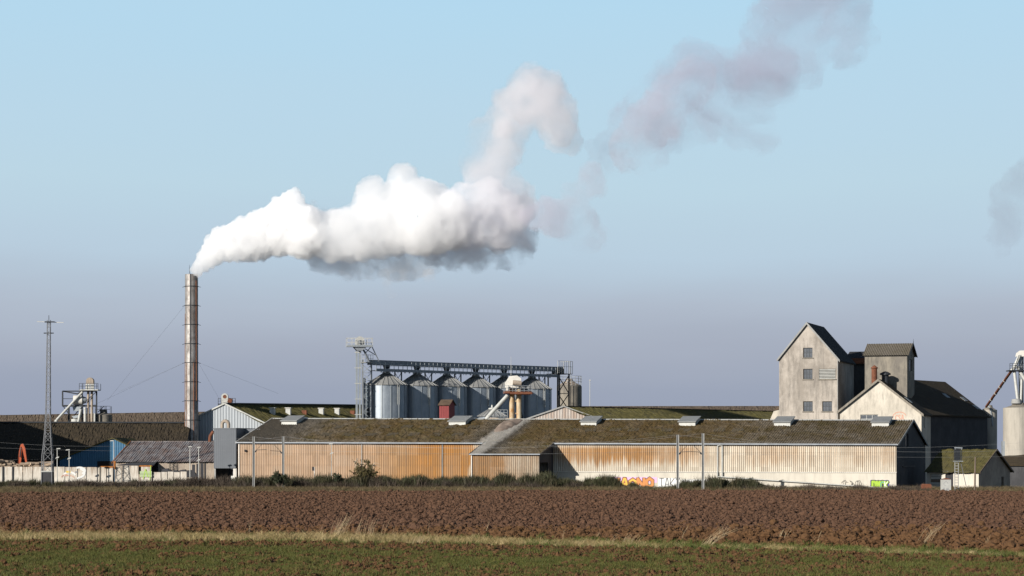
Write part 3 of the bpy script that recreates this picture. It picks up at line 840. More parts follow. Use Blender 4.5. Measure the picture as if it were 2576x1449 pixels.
# dark stain round a flue hole high on the left end
xs_ = A.x(620); mb = MB(); mb.lathe([(0, 0), (.17, 0), (.17, .12), (0, .12)], 12)
o = mb.build('flue_hole', M_['black'], wh); o.location = (xs_, -.2, A.z(1134, xs_, 0)); o.rotation_euler = (R(90), 0, 0)
# grain dust heap lying on the roof below the two elevator pipes
def dust_heap():
    n = 26; V = np.zeros((n, n, 3)); xc, yc = A.x(1279, 9.0), 8.6
    for j in range(n):
        for i in range(n):
            a, b = i / (n - 1) * 2 - 1, j / (n - 1) * 2 - 1
            x, y = xc + a * 1.5 + (b) * .5, yc + b * 3.6
            z = float(weave(x) + (wridge(x) - weave(x)) * y / (WW / 2))
            h = max(0, 1 - (a * a * (1.5 - b * .6) + b * b)) ** .8 * .55 * (.6 + .8 * float(vnoise2(np.array([x * 1.3]), np.array([y * 1.3]), 3)[0]))
            V[j, i] = (x, y, z + h + (.0 if h > .02 else -.25))
    return grid_mesh('dust_heap', V, n, n, M_['dust'], True)
o = link('dust_heap', dust_heap(), None)
o.location = A.o; o.rotation_euler = (0, 0, A.rz)
tag(o, 'pale brown heap of grain dust spilt on the warehouse roof under two rusty pipes', 'dust heap')

# ---- spray paint on the plinth: thin paint films, each piece its own part
def strokes(mb, lines, w, z0, y):
    """Flat ribbons along polylines given in wall coordinates (x, z)."""
    for ln in lines:
        pts = [Vector((p[0], p[1])) for p in ln]
        for a, b in zip(pts, pts[1:]):
            d = (b - a); d = d / max(1e-6, d.length); nrm = Vector((-d.y, d.x)) * w / 2; e = d * w * .3
            q = [a - e + nrm, a - e - nrm, b + e - nrm, b + e + nrm]
            mb.poly([(p.x, y - random.uniform(0, .0018), p.y) for p in q][::-1])
GL = {'D': [[(0, 0), (0, 1), (.45, 1), (.75, .7), (.75, .3), (.45, 0), (0, 0)]], 'M': [[(0, 0), (.05, 1), (.4, .35), (.75, 1), (.8, 0)]], 'C': [[(.75, .85), (.45, 1), (.1, .8), (0, .45), (.15, .1), (.5, 0), (.8, .15)]],
      'K': [[(0, 0), (0, 1)], [(.75, 1), (.05, .45), (.8, 0)]], 'A': [[(0, 0), (.35, 1), (.5, 1), (.8, 0)], [(.15, .38), (.65, .38)]], 'O': [[(.4, 1), (.05, .75), (.05, .25), (.4, 0), (.75, .25), (.75, .75), (.4, 1)]],
      'N': [[(0, 0), (0, 1), (.7, 0), (.75, 1)]], 'T': [[(0, 1), (.8, 1)], [(.4, 1), (.4, 0)]], 'Y': [[(0, 1), (.4, .5), (.8, 1)], [(.4, .5), (.4, 0)]], 'L': [[(.05, 1), (0, 0), (.6, .05)]], 'H': [[(0, 0), (0, 1)], [(.7, 0), (.7, 1)], [(0, .5), (.7, .5)]],
      'S': [[(.7, .85), (.35, 1), (.05, .75), (.6, .4), (.65, .15), (.3, 0), (0, .15)]], 'U': [[(0, 1), (.05, .2), (.35, 0), (.7, .2), (.7, 1)]], 'R': [[(0, 0), (0, 1), (.55, .9), (.6, .6), (0, .5), (.7, 0)]], 'E': [[(.7, 1), (0, 1), (0, 0), (.7, 0)], [(0, .5), (.5, .5)]]}
def word(txt, u0, u1, v0, v1, fr=A, y=0.0, jit=.06, seed=1):
    r = random.Random(seed); x0, x1 = fr.x(u0, y), fr.x(u1, y); zb, zt = fr.z(v1, x0, y), fr.z(v0, x0, y)
    cw = (x1 - x0) / len(txt); out = []
    for i, ch in enumerate(txt):
        s = r.uniform(.92, 1.06); dz = r.uniform(-jit, jit) * (zt - zb)
        out.append([[(x0 + cw * (i + .08 + p[0] * 1.0), zb + dz + p[1] * (zt - zb) * s) for p in ln] for ln in GL[ch]])
    return out
def spray(name, layers, parent, label=None):
    """layers: (colour, list of polylines, width); the first is the film itself, the rest lie on it."""
    root = None; y = -.0
    for i, (c, lines, w, yy) in enumerate(layers):
        mb = MB(); strokes(mb, lines, w, 0, yy)
        o = mb.build(name if root is None else 'paint_layer', PAINT[c], parent if root is None else root, label=label if root is None else None)
        root = root or o
    return root
PY = .008
def patch_lines(u0, u1, v0, v1, n, fr=A, y=0.0):
    x0, x1 = fr.x(u0, y), fr.x(u1, y); zb, zt = fr.z(v1, x0, y), fr.z(v0, x0, y)
    return [[(x0, zb + (zt - zb) * (k + .5) / n), (x1, zb + (zt - zb) * (k + .5) / n)] for k in range(n)], (zt - zb) / n * 1.1
flt = lambda ws: [l for g_ in ws for l in g_]
# green piece by the right corner
b_, bw = patch_lines(2191, 2235, 1208, 1231, 5)
wd = word('DMCK', 2194, 2235, 1211, 1228, seed=3)
spray('graffiti', [('blue', b_, bw, PY), ('black', flt(wd), .46, PY - .006), ('green', flt(wd), .27, PY - .012), ('white', flt(wd[3:4]), .09, PY - .018), ('teal', flt(wd[2:3]), .10, PY - .019)], wh, 'bright green and white lettering on a dark blue ground')
# black scrawl
r = random.Random(5); xs0, zs0 = A.x(2122), A.z(1226, A.x(2122), 0); sc = []
for k in range(9):
    cx, cz = xs0 + k * .25 + r.uniform(-.1, .1), zs0 + .45 + r.uniform(-.1, .12); a0 = r.uniform(0, 6.28)
    sc.append([(cx + .30 * r.uniform(.6, 1.1) * math.cos(a0 + t * .55), cz + .36 * r.uniform(.7, 1.15) * math.sin(a0 + t * .55)) for t in range(9)])
spray('graffiti', [('black', sc, .05, PY)], wh, 'thin black looping scrawl')
spray('graffiti', [('grey', flt(word('SE', 2237, 2250, 1219, 1229, seed=9)), .05, PY)], wh, 'small grey tag at the corner')
# orange and yellow bubble letters with a pink cloud behind
b_, bw = patch_lines(1541, 1652, 1200, 1214, 4)
wd = word('HAONO', 1540, 1645, 1204, 1225, seed=12)
spray('graffiti', [('pink', b_, bw, PY), ('black', flt(wd), .50, PY - .006), ('orange', flt(wd), .36, PY - .012), ('yellow', flt(wd[1:2] + wd[2:3]), .18, PY - .018)], wh, 'orange and yellow bubble lettering on a pink cloud')
b_, bw = patch_lines(1657, 1710, 1203, 1226, 5)
wd = word('TAKY', 1658, 1712, 1203, 1226, seed=15)
spray('graffiti', [('white', b_, bw, PY), ('black', flt(wd), .09, PY - .006)], wh, 'white block lettering edged in black')
b_, bw = patch_lines(1716, 1790, 1206, 1226, 4); wd = word('NEUAR', 1718, 1790, 1207, 1226, seed=17)
spray('graffiti', [('white', b_, bw, PY), ('grey', flt(wd), .05, PY - .006)], wh, 'plain white block lettering behind the scrub')
spray('graffiti', [('pale_green', [[(A.x(1505) + .5 * math.cos(t * .5), A.z(1212, A.x(1505), 0) + .55 * math.sin(t * .5)) for t in range(14)]], .2, PY)], wh, 'pale green ring')
b_, bw = patch_lines(2038, 2082, 1216.5, 1218.5, 1); spray('graffiti', [('red', b_, bw, PY)], wh, 'long flat red-brown smear')

# ------------------------------------------------------------------ mill house
def gable_block(t, w, d, eave_l, eave_r, apex, ax_, m_wall, m_roof, holes, ov=.3, th=.22, m_barge='pale_metal', side_holes=(), left=True, zb=-.1, ymin=0, slope_holes=None):
    """Walls, two roof slopes and bargeboards of a house whose gable faces the field."""
    mb = MB(); wall_holes(mb, 0, w, zb, [(0, eave_l), (ax_, apex), (w, eave_r)], holes, y=0)
    mb.build('front_wall', m_wall, t)
    mb = MB(); wall_holes(mb, 0, d, zb, [(0, eave_r), (d, eave_r)], side_holes, y=w, plane='yz', sgn=1)
    mb.build('side_wall', m_wall, t)
    mb = MB(); mb.poly([(0, 0, zb), (0, d, zb), (0, d, eave_l), (0, 0, eave_l)]); mb.poly([(0, d, zb), (w, d, zb), (w, d, eave_r), (ax_, d, apex), (0, d, eave_l)])
    mb.build('back_wall', m_wall, t)
    sl, sr = (apex - eave_l) / ax_, (apex - eave_r) / (w - ax_)
    mb = MB(); mb.slab([(ax_, -ov, apex + .03), (-ov, -ov, eave_l - sl * ov + .03), (-ov, d + ov, eave_l - sl * ov + .03), (ax_, d + ov, apex + .03)], (0, 0, th)); mb.build('roof', m_roof, t)
    mb = MB(); mb.slab([(w + ov, -ov, eave_r - sr * ov + .03), (ax_ + .002, -ov, apex + .03), (ax_ + .002, d + ov, apex + .03), (w + ov, d + ov, eave_r - sr * ov + .03)], (0, 0, th)); mb.build('roof', m_roof, t)
    for (a, za), (b, zc_) in (((-ov, eave_l - sl * ov), (ax_, apex)), ((ax_, apex), (w + ov, eave_r - sr * ov))):
        mb = MB(); mb.slab([(a, -ov - .05, za - .12), (b, -ov - .05, zc_ - .12), (b, -ov - .05, zc_ + th + .08), (a, -ov - .05, za + th + .08)], (0, .045, 0)); mb.build('bargeboard', M_[m_barge], t)

def window(t, x0, x1, z0, z1, nx, nz, y=.15, sill=True, m_frame='frame', m_pane='glass'):
    """Frame with panes of its own and a projecting sill, standing in its opening."""
    mb = MB(); b = .09
    mb.box(x0, x1, y, y + .08, z0, z0 + b); mb.box(x0, x1, y, y + .08, z1 - b, z1); mb.box(x0, x0 + b, y, y + .08, z0 + b, z1 - b); mb.box(x1 - b, x1, y, y + .08, z0 + b, z1 - b)
    cw, chh = (x1 - x0 - b) / nx, (z1 - z0 - b) / nz
    for k in range(1, nx): mb.box(x0 + b / 2 + k * cw - .03, x0 + b / 2 + k * cw + .03, y, y + .07, z0 + b, z1 - b)
    for k in range(1, nz): mb.box(x0 + b, x1 - b, y + .004, y + .066, z0 + b / 2 + k * chh - .03, z0 + b / 2 + k * chh + .03)
    f = mb.build('window', M_[m_frame], t)
    me = None
    for i in range(nx):
        for j in range(nz):
            if me is None:
                mb = MB(); mb.box(-cw / 2 + .02, cw / 2 - .02, 0, .015, -chh / 2 + .02, chh / 2 - .02); p = mb.build('pane', M_[m_pane], f); me = p.data
            else: p = link('pane', me, f)
            p.location = (x0 + b / 2 + (i + .5) * cw, y + .03, z0 + b / 2 + (j + .5) * chh)
            p.rotation_euler = (R(random.uniform(-1.2, 1.2)), 0, R(random.uniform(-1.2, 1.2)))
    if sill:
        mb = MB(); mb.box(x0 - .14, x1 + .14, -.10, .1, z0 - .12, z0 - .003); mb.build('sill', M_['tower_plaster'], f)
    return f

B = Fr(1960, 345, -18)
bw_ = B.x(2108.5); bd = 13.0
bax = B.x(2030)
mill = thing('mill', B, 'tall narrow grey-beige mill building with steep dark gable roof and small windows', 'mill building')
def hole(fr, u0, u1, v0, v1, y=0): return (fr.x(u0, y), fr.x(u1, y), fr.z(v1, fr.x(u0, y), y), fr.z(v0, fr.x(u0, y), y))
Hs = [hole(B, 2020.5, 2044, 875, 900), hole(B, 2020.5, 2044, 928, 954), hole(B, 2060.5, 2102, 928, 954), hole(B, 2020.5, 2044.5, 1009.5, 1035), hole(B, 2068.5, 2093, 1009.5, 1035)]
M_['mill_roof'] = m_roof_moss('steep_slate_roof', (.03, .031, .034), (.022, .022, .025), (.028, .027, .023), (.025, .025, .022), -.2)
gable_block(mill, bw_, bd, B.z(902, 0, 0), B.z(904, bw_, 0), B.z(814, bax, 0), bax, M_['mill_plaster'], M_['mill_roof'], Hs, ov=.28, th=.16, m_barge='concrete_post')
for k in (0, 1, 3, 4): window(mill, *Hs[k], 3, 2)

hx0, hx1, hz0, hz1 = Hs[2]
mb = MB(); mb.box(hx0, hx1, .14, .18, hz0, hz1); lo = mb.build('louvre_vent', M_['black'], mill)
for k in range(7):
    z = hz0 + (k + .5) * (hz1 - hz0) / 7; mb = MB(); mb.slab([(hx0 + .03, -.02, z - .06), (hx1 - .03, -.02, z - .06), (hx1 - .03, .11, z + .03), (hx0 + .03, .11, z + .03)], (0, 0, .04)); mb.build('slat', M_['pale_metal'], lo)
mb = MB(); mb.box(hx0 - .14, hx1 + .14, -.1, .1, hz0 - .12, hz0 - .003); mb.build('sill', M_['tower_plaster'], lo)
mb = MB(); mb.tube((bw_ - .05, -.09, 0), (bw_ - .05, -.09, B.z(906, bw_, 0)), .06); mb.build('downpipe', M_['concrete_post'], mill)

# low link block between mill and lift tower, with a rusty gallery beam
Lk = Fr(2146, 359, -18)
lk = thing('link_block', Lk, 'dark flat-topped block joining the tall mill to the lift tower', 'building')
lw = Lk.x(2182)
mb = MB(); mb.box(-1.0, lw, 0, 7, -.1, Lk.z(905, 0, 0)); mb.build('wall', M_['shade_wall'], lk)
mb = MB(); mb.slab([(-1.2, -.3, Lk.z(906, 0, 0) + .05), (lw + .1, -.3, Lk.z(906, 0, 0) + .05), (lw + .1, 4, Lk.z(885, 0, 0)), (-1.2, 4, Lk.z(885, 0, 0))], (0, 0, .2)); mb.build('roof', M_['mill_roof'], lk)
mb = MB(); mb.slab([(Lk.x(2133, -.8), -.8, Lk.z(906, 0, 0) + .25), (Lk.x(2178, -.8), -.8, Lk.z(906, 0, 0) + .25), (Lk.x(2178, -.8), -.8, Lk.z(916, 0, 0)), (Lk.x(2142, -.8), -.8, Lk.z(916, 0, 0))], (0, .4, 0)); mb.build('gallery_beam', M_['rust'], lk)

# ------------------------------------------------------------------ lift tower
T = Fr(2175.5, 338.5, -18)
tw = thing('lift_tower', T, 'square sooty concrete lift tower with small ribbed gable roof behind the cream house', 'tower')
tww = T.x(2282); tdd = T.y(2300.5, tww)
te = T.z(893, 0, 0); tr = T.z(866, 0, tdd / 2)
mb = MB(); wall_holes(mb, 0, tww, -.1, [(0, te), (tww, te)], [], y=0); mb.build('front_wall', M_['tower_plaster'], tw)
mb = MB(); wall_holes(mb, 0, tdd, -.1, [(0, te), (tdd / 2, tr - .1), (tdd, te)], [(tdd * .3, tdd * .7, te - 2.2, te - .6)], y=tww, plane='yz', sgn=1); mb.build('side_wall', M_['tower_plaster'], tw)
mb = MB(); mb.box(tww - .26, tww - .2, tdd * .3, tdd * .7, te - 2.2, te - .6); mb.build('window', M_['glass'], tw)
mb = MB(); mb.poly([(0, 0, -.1), (0, tdd, -.1), (0, tdd, te), (0, tdd / 2, tr - .1), (0, 0, te)]); mb.poly([(0, tdd, -.1), (tww, tdd, -.1), (tww, tdd, te), (0, tdd, te)]); mb.build('back_wall', M_['tower_plaster'], tw)
M_['tower_roof'] = m_roof_moss('ribbed_tower_roof', (.17, .15, .12), (.10, .085, .07), (.09, .075, .035), (.07, .06, .035), -.16)
def tp(s):
    def f(xs, t):
        y = (-.35 + (tdd / 2 + .35) * t) if s > 0 else (tdd + .35 - (tdd / 2 + .35) * t)
        d_ = y if s > 0 else tdd - y
        return np.stack([xs, np.full_like(xs, y), np.full_like(xs, te + .06 + (tr - te) * d_ / (tdd / 2))], -1)
    return f
corrugated('roof', M_['tower_roof'], tw, -.25, tww + .35, 0, 0, tp(1), .24, .045, 3, (0, -.3, .95))
corrugated('roof', M_['tower_roof'], tw, -.25, tww + .35, 0, 0, tp(-1), .24, .045, 3, (0, .3, .95))
mb = MB(); mb.bar((tww + .36, -.35, te - .1), (tww + .36, tdd / 2, tr), .06, .2); mb.bar((tww + .36, tdd / 2, tr), (tww + .36, tdd + .35, te - .1), .06, .2); mb.build('bargeboard', M_['steel_dark'], tw)
mb = MB(); mb.tube((tww + .36, tdd / 2, tr), (tww + .36, tdd / 2, tr + .7), .05, .01); mb.build('finial', M_['steel_dark'], tw)
mb = MB(); mb.box(-.1, tww + .05, -.12, -.004, te - .22, te - .02); mb.build('gutter', M_['steel_dark'], tw)

# ------------------------------------------------------------------ cream gable house
Hh = Fr(2113, 334, -18)
hw = Hh.x(2318); hax = Hh.x(2210)
ho = thing('cream_house', Hh, 'cream plastered house with broad gable and dark roof in front of the lift tower', 'house')
hd = 12.0
hs = [hole(Hh, 2164.5, 2209, 1043, 1075)]
hel, her, hap = Hh.z(1034, 0, 0), Hh.z(1041, hw, 0), Hh.z(957, hax, 0)
gable_block(ho, hw, hd, hel, her, hap, hax, M_['house_plaster'], M_['dark_roof'], hs, ov=.35, th=.16, m_barge='concrete', side_holes=[(2.0, 3.2, 1.2, 4.0), (2.2, 3.0, her - 1.9, her - .5)])
window(ho, *hs[0], 3, 3, sill=False, m_frame='pale_metal')
# chimney pots by the ridge
x_, y_ = Hh.x(2199.5, 2), 2.0
mb = MB(); z0_ = hap - 1.2; mb.tube((x_, y_, z0_), (x_, y_, Hh.z(927, x_, y_)), Hh.D(x_, y_) * 7.2 / F, n=14); o = mb.build('flue', M_['rust'], ho)
mb = MB(); zt_ = Hh.z(927, x_, y_); mb.lathe([(.52, 0), (.5, .12), (0, .5)], 14, (x_, y_, zt_)); mb.build('cap', M_['rust'], o)
x_, y_ = Hh.x(2227, 4), 4.0
mb = MB(); zt_ = Hh.z(943, x_, y_); mb.tube((x_, y_, hap - 1.5), (x_, y_, zt_), .50, n=14); o = mb.build('roof_ventilator', M_['steel_dark'], ho)
mb = MB(); mb.lathe([(.5, -.05), (.78, .0), (.74, .22), (.3, .45), (0, .5)], 14, (x_, y_, zt_)); mb.build('cowl', M_['steel_dark'], o)
cx_, cz_ = Hh.x(2263), Hh.z(1050, Hh.x(2263), 0)
spray('graffiti', [('red', [[(cx_ + .95 * math.cos(t * .35 + .4), cz_ + .75 * math.sin(t * .35 + .4)) for t in range(9)]] + flt(word('CSA', 2252, 2274, 1043, 1057, Hh, seed=4)), .12, -.006)], ho, 'faded red ring with letters')
mb = MB(); y_ = 2.0
sr_ = (hap - her) / (hw - hax)
xq = hax + (hw - hax) * .55; zq = hap - sr_ * (xq - hax) + .27
mb.slab([(xq, 2, zq), (xq + 1.0, 2, zq - sr_), (xq + 1.0, 3.4, zq - sr_), (xq, 3.4, zq)], (0, 0, .05)); mb.build('rooflight', M_['lid'], ho)

# ------------------------------------------------------------------ big dark hall behind
G_ = Fr(2484, 356, -34)
ha = thing('dark_hall', G_, 'big dark hall with moss-browned pitched roof right of the lift tower', 'building')
gl, gw = 22.0, 13.8
ge = G_.z(1047, 0, 0)
ga = G_.z(964, -gw / 2, 0)
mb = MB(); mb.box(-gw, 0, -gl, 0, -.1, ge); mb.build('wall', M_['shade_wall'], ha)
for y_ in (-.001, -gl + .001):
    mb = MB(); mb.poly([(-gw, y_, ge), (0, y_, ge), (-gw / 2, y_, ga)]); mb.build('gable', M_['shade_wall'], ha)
mb = MB(); sl_ = (ga - ge) / (gw / 2)
mb.slab([(.4, -gl, ge - .4 * sl_ + .02), (.4, .3, ge - .4 * sl_ + .02), (-gw / 2, .3, ga + .02), (-gw / 2, -gl, ga + .02)], (0, 0, .2)); mb.build('roof', M_['dark_roof'], ha)
mb = MB(); mb.slab([(-gw / 2 - .002, -gl, ga + .02), (-gw / 2 - .002, .3, ga + .02), (-gw - .4, .3, ge - .4 * sl_ + .02), (-gw - .4, -gl, ge - .4 * sl_ + .02)], (0, 0, .2)); mb.build('roof', M_['dark_roof'], ha)
for s_, yy, ln in ((.40, -7.2, 1.2), (.48, -1.9, 1.2), (.72, -1.2, 1.3)):
    a, b = -gw / 2 * (1 - s_), -gw / 2 * (1 - s_ - .12)
    mb = MB(); za, zb_ = ge - a * sl_ + .24, ge - b * sl_ + .24
    mb.slab([(a, yy, za), (b, yy, zb_), (b, yy + ln, zb_), (a, yy + ln, za)], (0, 0, .05)); mb.build('rooflight', M_['lid'], ha)

# ------------------------------------------------------------------ small outbuilding at the right
Q = Fr(2462, 303.5, -34)
ob = thing('outbuilding', Q, 'small cream outbuilding with mossy green pitched roof at the right end', 'outbuilding')
qx = Q.x(2332); qd = Q.y(2541); qe, qr = Q.z(1186, 0, 0), Q.z(1131, 0, qd / 2)
gar = (Q.x(2340), Q.x(2371), -.05, Q.z(1192, Q.x(2350), 0)); drk = (Q.x(2378), Q.x(2398), -.05, Q.z(1190, Q.x(2390), 0))
mb = MB(); wall_holes(mb, qx, 0, -.1, [(qx, qe), (0, qe)], [gar, drk], y=0, depth=.3); mb.build('front_wall', M_['plinth'], ob)
mb = MB(); wall_holes(mb, 0, qd, -.1, [(0, qe), (qd / 2, qr - .1), (qd, qe)], [(qd * .72, qd * .80, .1, 1.7)], y=0, plane='yz', sgn=1); mb.build('gable_wall', M_['tan_wall'], ob)
mb = MB(); mb.box(-.3, -.24, qd * .72, qd * .8, .1, 1.7); mb.build('door_shade_infill', M_['black'], ob)
mb = MB(); mb.poly([(qx, 0, -.1), (qx, qd, -.1), (qx, qd, qe), (qx, qd / 2, qr - .1), (qx, 0, qe)]); mb.poly([(qx, qd, -.1), (0, qd, -.1), (0, qd, qe), (qx, qd, qe)]); mb.build('back_wall', M_['tan_wall'], ob)
n_ = 6
gd_ = MB(); gd_.box(gar[0], gar[1], .24, .27, -.05, gar[3]); gdo = gd_.build('garage_door', M_['steel_dark'], ob)
for k in range(n_):
    z0_, z1_ = -.05 + (gar[3] + .05) * k / n_ + .02, -.05 + (gar[3] + .05) * (k + 1) / n_ - .02
    mb = MB(); mb.box(gar[0] + .02, gar[1] - .02, .2, .238, z0_, z1_); mb.build('plank', M_['pale_metal'] if k not in (3,) else M_['wood'], gdo)
mb = MB(); mb.box(drk[0], drk[1], .24, .27, -.05, drk[3]); mb.build('door_shade_infill', M_['dark_wall'], ob)  # dark infill put where the front wall is only in shade
def qpt(s):
    def f(xs, t):
        y = -.4 + (qd / 2 + .4) * t if s > 0 else qd + .4 - (qd / 2 + .4) * t
        d_ = y if s > 0 else qd - y
        return np.stack([xs, np.full_like(xs, y), np.full_like(xs, qe + .05 + (qr - qe) * d_ / (qd / 2))], -1)
    return f
corrugated('roof', M_['moss_roof'], ob, qx - .3, .35, 0, 0, qpt(1), .3, .03, 14, (0, -.5, .85), .16, seed=12)
corrugated('roof', M_['moss_roof'], ob, qx - .3, .35, 0, 0, qpt(-1), .3, .03, 6, (0, .5, .85), .1, seed=13)
mb = MB(); mb.bar((.36, -.4, qe - .15), (.36, qd / 2, qr), .06, .2); mb.bar((.36, qd / 2, qr), (.36, qd + .4, qe - .15), .06, .2); mb.build('bargeboard', M_['wood'], ob)
mb = MB(); mb.box(qx, 0, -.14, -.004, qe - .16, qe - .02); mb.build('fascia', M_['steel_dark'], ob)

# ------------------------------------------------------------------ six steel silos and their conveyor
SB = Fr(972, 400, 45)                     # silo row: local x runs along the row, away to the right
def sil_x(u): return SB.x(u)
SP = SB.x(1338) / 5.0
SR = SP / 2 - .06
se, sa = SB.z(966.5, 0, -SR), SB.z(936, 0, 0)
def make_silo(loc):
    t = empty('steel_silo', loc, SB.rz, 'x', 'silo', 'row of steel grain silos')
    mb = MB(); mb.lathe([(SR, 0), (SR, se * .25), (SR, se * .5), (SR, se * .75), (SR, se)], 40); mb.build('wall', M_['silo'], t, smooth=True)
    n = 24; me = None
    for k in range(n):
        if me is None:
            mb = MB(); a = math.pi / n
            r0, r1 = SR + .22, .55
            p = [(r0 * math.cos(-a), r0 * math.sin(-a), se - .12), (r0 * math.cos(a), r0 * math.sin(a), se - .12), (r1 * math.cos(a), r1 * math.sin(a), sa - .25), (r1 * math.cos(-a), r1 * math.sin(-a), sa - .25)]
            mb.slab(p, (0, 0, .03))
            q0, q1 = Vector(p[0]) + Vector((0, 0, .05)), Vector(p[3]) + Vector((0, 0, .05))
            mb.bar(q0, q1, .07, .12)
            o = mb.build('roof_panel', M_['silo_roof'], t); me = o.data
        else: o = link('roof_panel', me, t)
        o.rotation_euler = (0, 0, 2 * math.pi * k / n)
    mb = MB(); mb.lathe([(.7, sa - .32), (.7, sa - .05), (.45, sa + .1), (0, sa + .15)], 20); mb.build('cap', M_['galv'], t)
    me = None
    for k in range(14):
        if me is None:
            mb = MB(); mb.box(SR - .02, SR + .09, -.075, .075, 0, se - .05); o = mb.build('stiffener', M_['galv'], t); me = o.data
        else: o = link('stiffener', me, t)
        o.rotation_euler = (0, 0, 2 * math.pi * (k + .35) / 14)
    mb = MB(); a = R(-60); mb.lathe([(.42, 0), (.36, .2), (0, .32)], 12, (2.2 * math.cos(a), 2.2 * math.sin(a), se + .55)); mb.build('roof_vent', M_['pale_metal'], t)
    mb = MB(); mb.lathe([(SR + .10, se - .16), (SR + .10, se + .02), (SR, se + .02)], 40); mb.build('eave_ring', M_['silo_roof'], t)
    a = R(-98); dx, dy = math.cos(a), math.sin(a)
    mb = MB()
    for s in (-.18, .18): mb.bar((dx * (SR + .2) - dy * s, dy * (SR + .2) + dx * s, se - 3.4), (dx * (SR + .2) - dy * s, dy * (SR + .2) + dx * s, se - .1), .06)
    for k in range(11): mb.bar((dx * (SR + .2) + dy * .18, dy * (SR + .2) - dx * .18, se - 3.3 + k * .3), (dx * (SR + .2) - dy * .18, dy * (SR + .2) + dx * .18, se - 3.3 + k * .3), .03)
    mb.build('ladder', M_['pale_metal'], t)
    return t
silo0 = make_silo(SB.w(0, 0, 0))
silo0['label'] = 'brightly sunlit round steel silo, first of the row, beside the elevator tower'
labs = ['blue-grey steel silo, second of the row, left of the red hut', 'blue-grey steel silo standing behind the red hut', 'blue-grey steel silo behind the little cone-roofed bin', 'steel silo mostly hidden behind the white elevator head on rusty pipes', 'last steel silo of the row, next to the brown concrete tank']
tbl = {}
for c in bpy.data.objects:
    if c.parent: tbl.setdefault(c.parent.name, []).append(c)
for i, l in enumerate(labs):
    c = copy_tree(silo0, None, tbl); c.location = SB.w(SP * (i + 1), 0, 0); c['label'] = l

bt, bb = SB.z(908, 0, 0), SB.z(919.5, 0, 0)
wk1, wk0 = SB.z(928, 0, 0), SB.z(934, 0, 0)
bx0, bx1 = SB.x(934), SB.x(1424)
br = empty('conveyor_bridge', SB.o, SB.rz, 'long steel conveyor bridge with walkway running over the tops of the silos', 'conveyor')
mb = MB(); mb.box(bx0 - .5, SB.x(1412), -.45, .45, bb, bt); mb.box(bx0 - .5, SB.x(1412), -.52, .52, bt, bt + .08); mb.build('trough', M_['steel_blue'], br)
mb = MB(); mb.box(bx0, bx1 - 3, -1.25, 1.0, wk0, wk0 + .07); mb.box(bx0, bx1 - 3, -1.28, -1.2, wk0 - .12, wk1 - .05); mb.build('walkway', M_['steel_blue'], br)
mb = MB(); mb.bar((bx0, -1.25, wk1 + .75), (bx1 - 3, -1.25, wk1 + .75), .06); mb.bar((bx0, -1.25, wk1 + .38), (bx1 - 3, -1.25, wk1 + .38), .04); mb.build('handrail', M_['galv'], br)
n = int((bx1 - 3 - bx0) / 1.0); me = None
for k in range(n + 1):
    if me is None:
        mb = MB(); mb.box(-.04, .04, -.04, .04, wk0, bt - .15); o = mb.build('handrail_post', M_['galv'], br); me = o.data
    else: o = link('handrail_post', me, br)
    o.location = (bx0 + k * 1.0, -1.25, 0)
me = None
for i in range(6):
    if me is None:
        mb = MB(); mb.slab([(-.55, -.3, bb), (.55, -.3, bb), (.22, -.3, bb - .75), (-.22, -.3, bb - .75)], (0, .6, 0)); mb.box(-.2, .2, -.2, .2, sa, bb - .75); o = mb.build('outlet', M_['steel_dark'], br); me = o.data
    else: o = link('outlet', me, br)
    o.location = (SP * i, 0, 0)
me = None
for i in range(6):
    if me is None:
        mb = MB()
        for x in (-.75, .75):
            mb.box(x - .09, x + .09, -.09, .09, se - .4, wk0)
        zt, zb = wk0 - .1, se + .3
        mb.bar((-.75, 0, zb), (.75, 0, zt), .07); mb.bar((.75, .02, zb), (-.75, .02, zt), .07); mb.bar((-.75, .0, (zt + zb) / 2 - .5), (.75, 0, (zt + zb) / 2 - .5), .05)
        o = mb.build('support_frame', M_['steel_blue'], br); me = o.data
    else: o = link('support_frame', me, br)
    o.location = (SP * (i + .5), .9, 0)
rr_ = random.Random(3); mb = MB()
for k in range(46):
    x = bx0 + 1 + k * .9 + rr_.uniform(-.2, .2); w = rr_.choice((.08, .12, .3)); mb.box(x, x + w, -1.32, -1.27, wk0 - .3, wk0 - .13)
mb.build('bracket', M_['pale_metal'], br)
# drive station at the far end
xe0, xe1 = SB.x(1388), SB.x(1425)
mb = MB(); mb.box(xe0, xe1, -1.5, 1.5, wk0 + .5, wk0 + .6); mb.box(xe0 + .6, xe1 - 1.2, -.6, .6, bb - .4, bt - .2)
mb.build('drive_station', M_['steel_dark'], br)
mb = MB()
for x in np.linspace(xe0, xe1, 8): mb.bar((x, -1.5, wk0 + .6), (x, -1.5, bt + 1.1), .07)
for z in (bt + 1.1, bt + .1): mb.bar((xe0, -1.5, z), (xe1, -1.5, z), .06)
for y in (-.7, .7): mb.bar((xe1, y, wk0 + .6), (xe1, y, bt + 1.1), .06)
mb.bar((xe1, -1.5, bt + 1.1), (xe1, 1.5, bt + 1.1), .06)
mb.build('handrail', M_['pale_metal'], br)
mb = MB()
for x in (xe0 + .3, xe1 - .6):
    for y in (-1.2, 1.2): mb.bar((x, y, 0), (x, y, wk0 + .5), .2)
for a, b in ((0, 1), (1, 0)):
    xa, xb = (xe0 + .3, xe1 - .6) if a == 0 else (xe1 - .6, xe0 + .3)
    mb.bar((xa, -1.2, wk0 - 3), (xb, -1.2, wk0 + .3), .12); mb.bar((xa, -1.2, wk0 - 6), (xb, -1.2, wk0 - 3), .12)
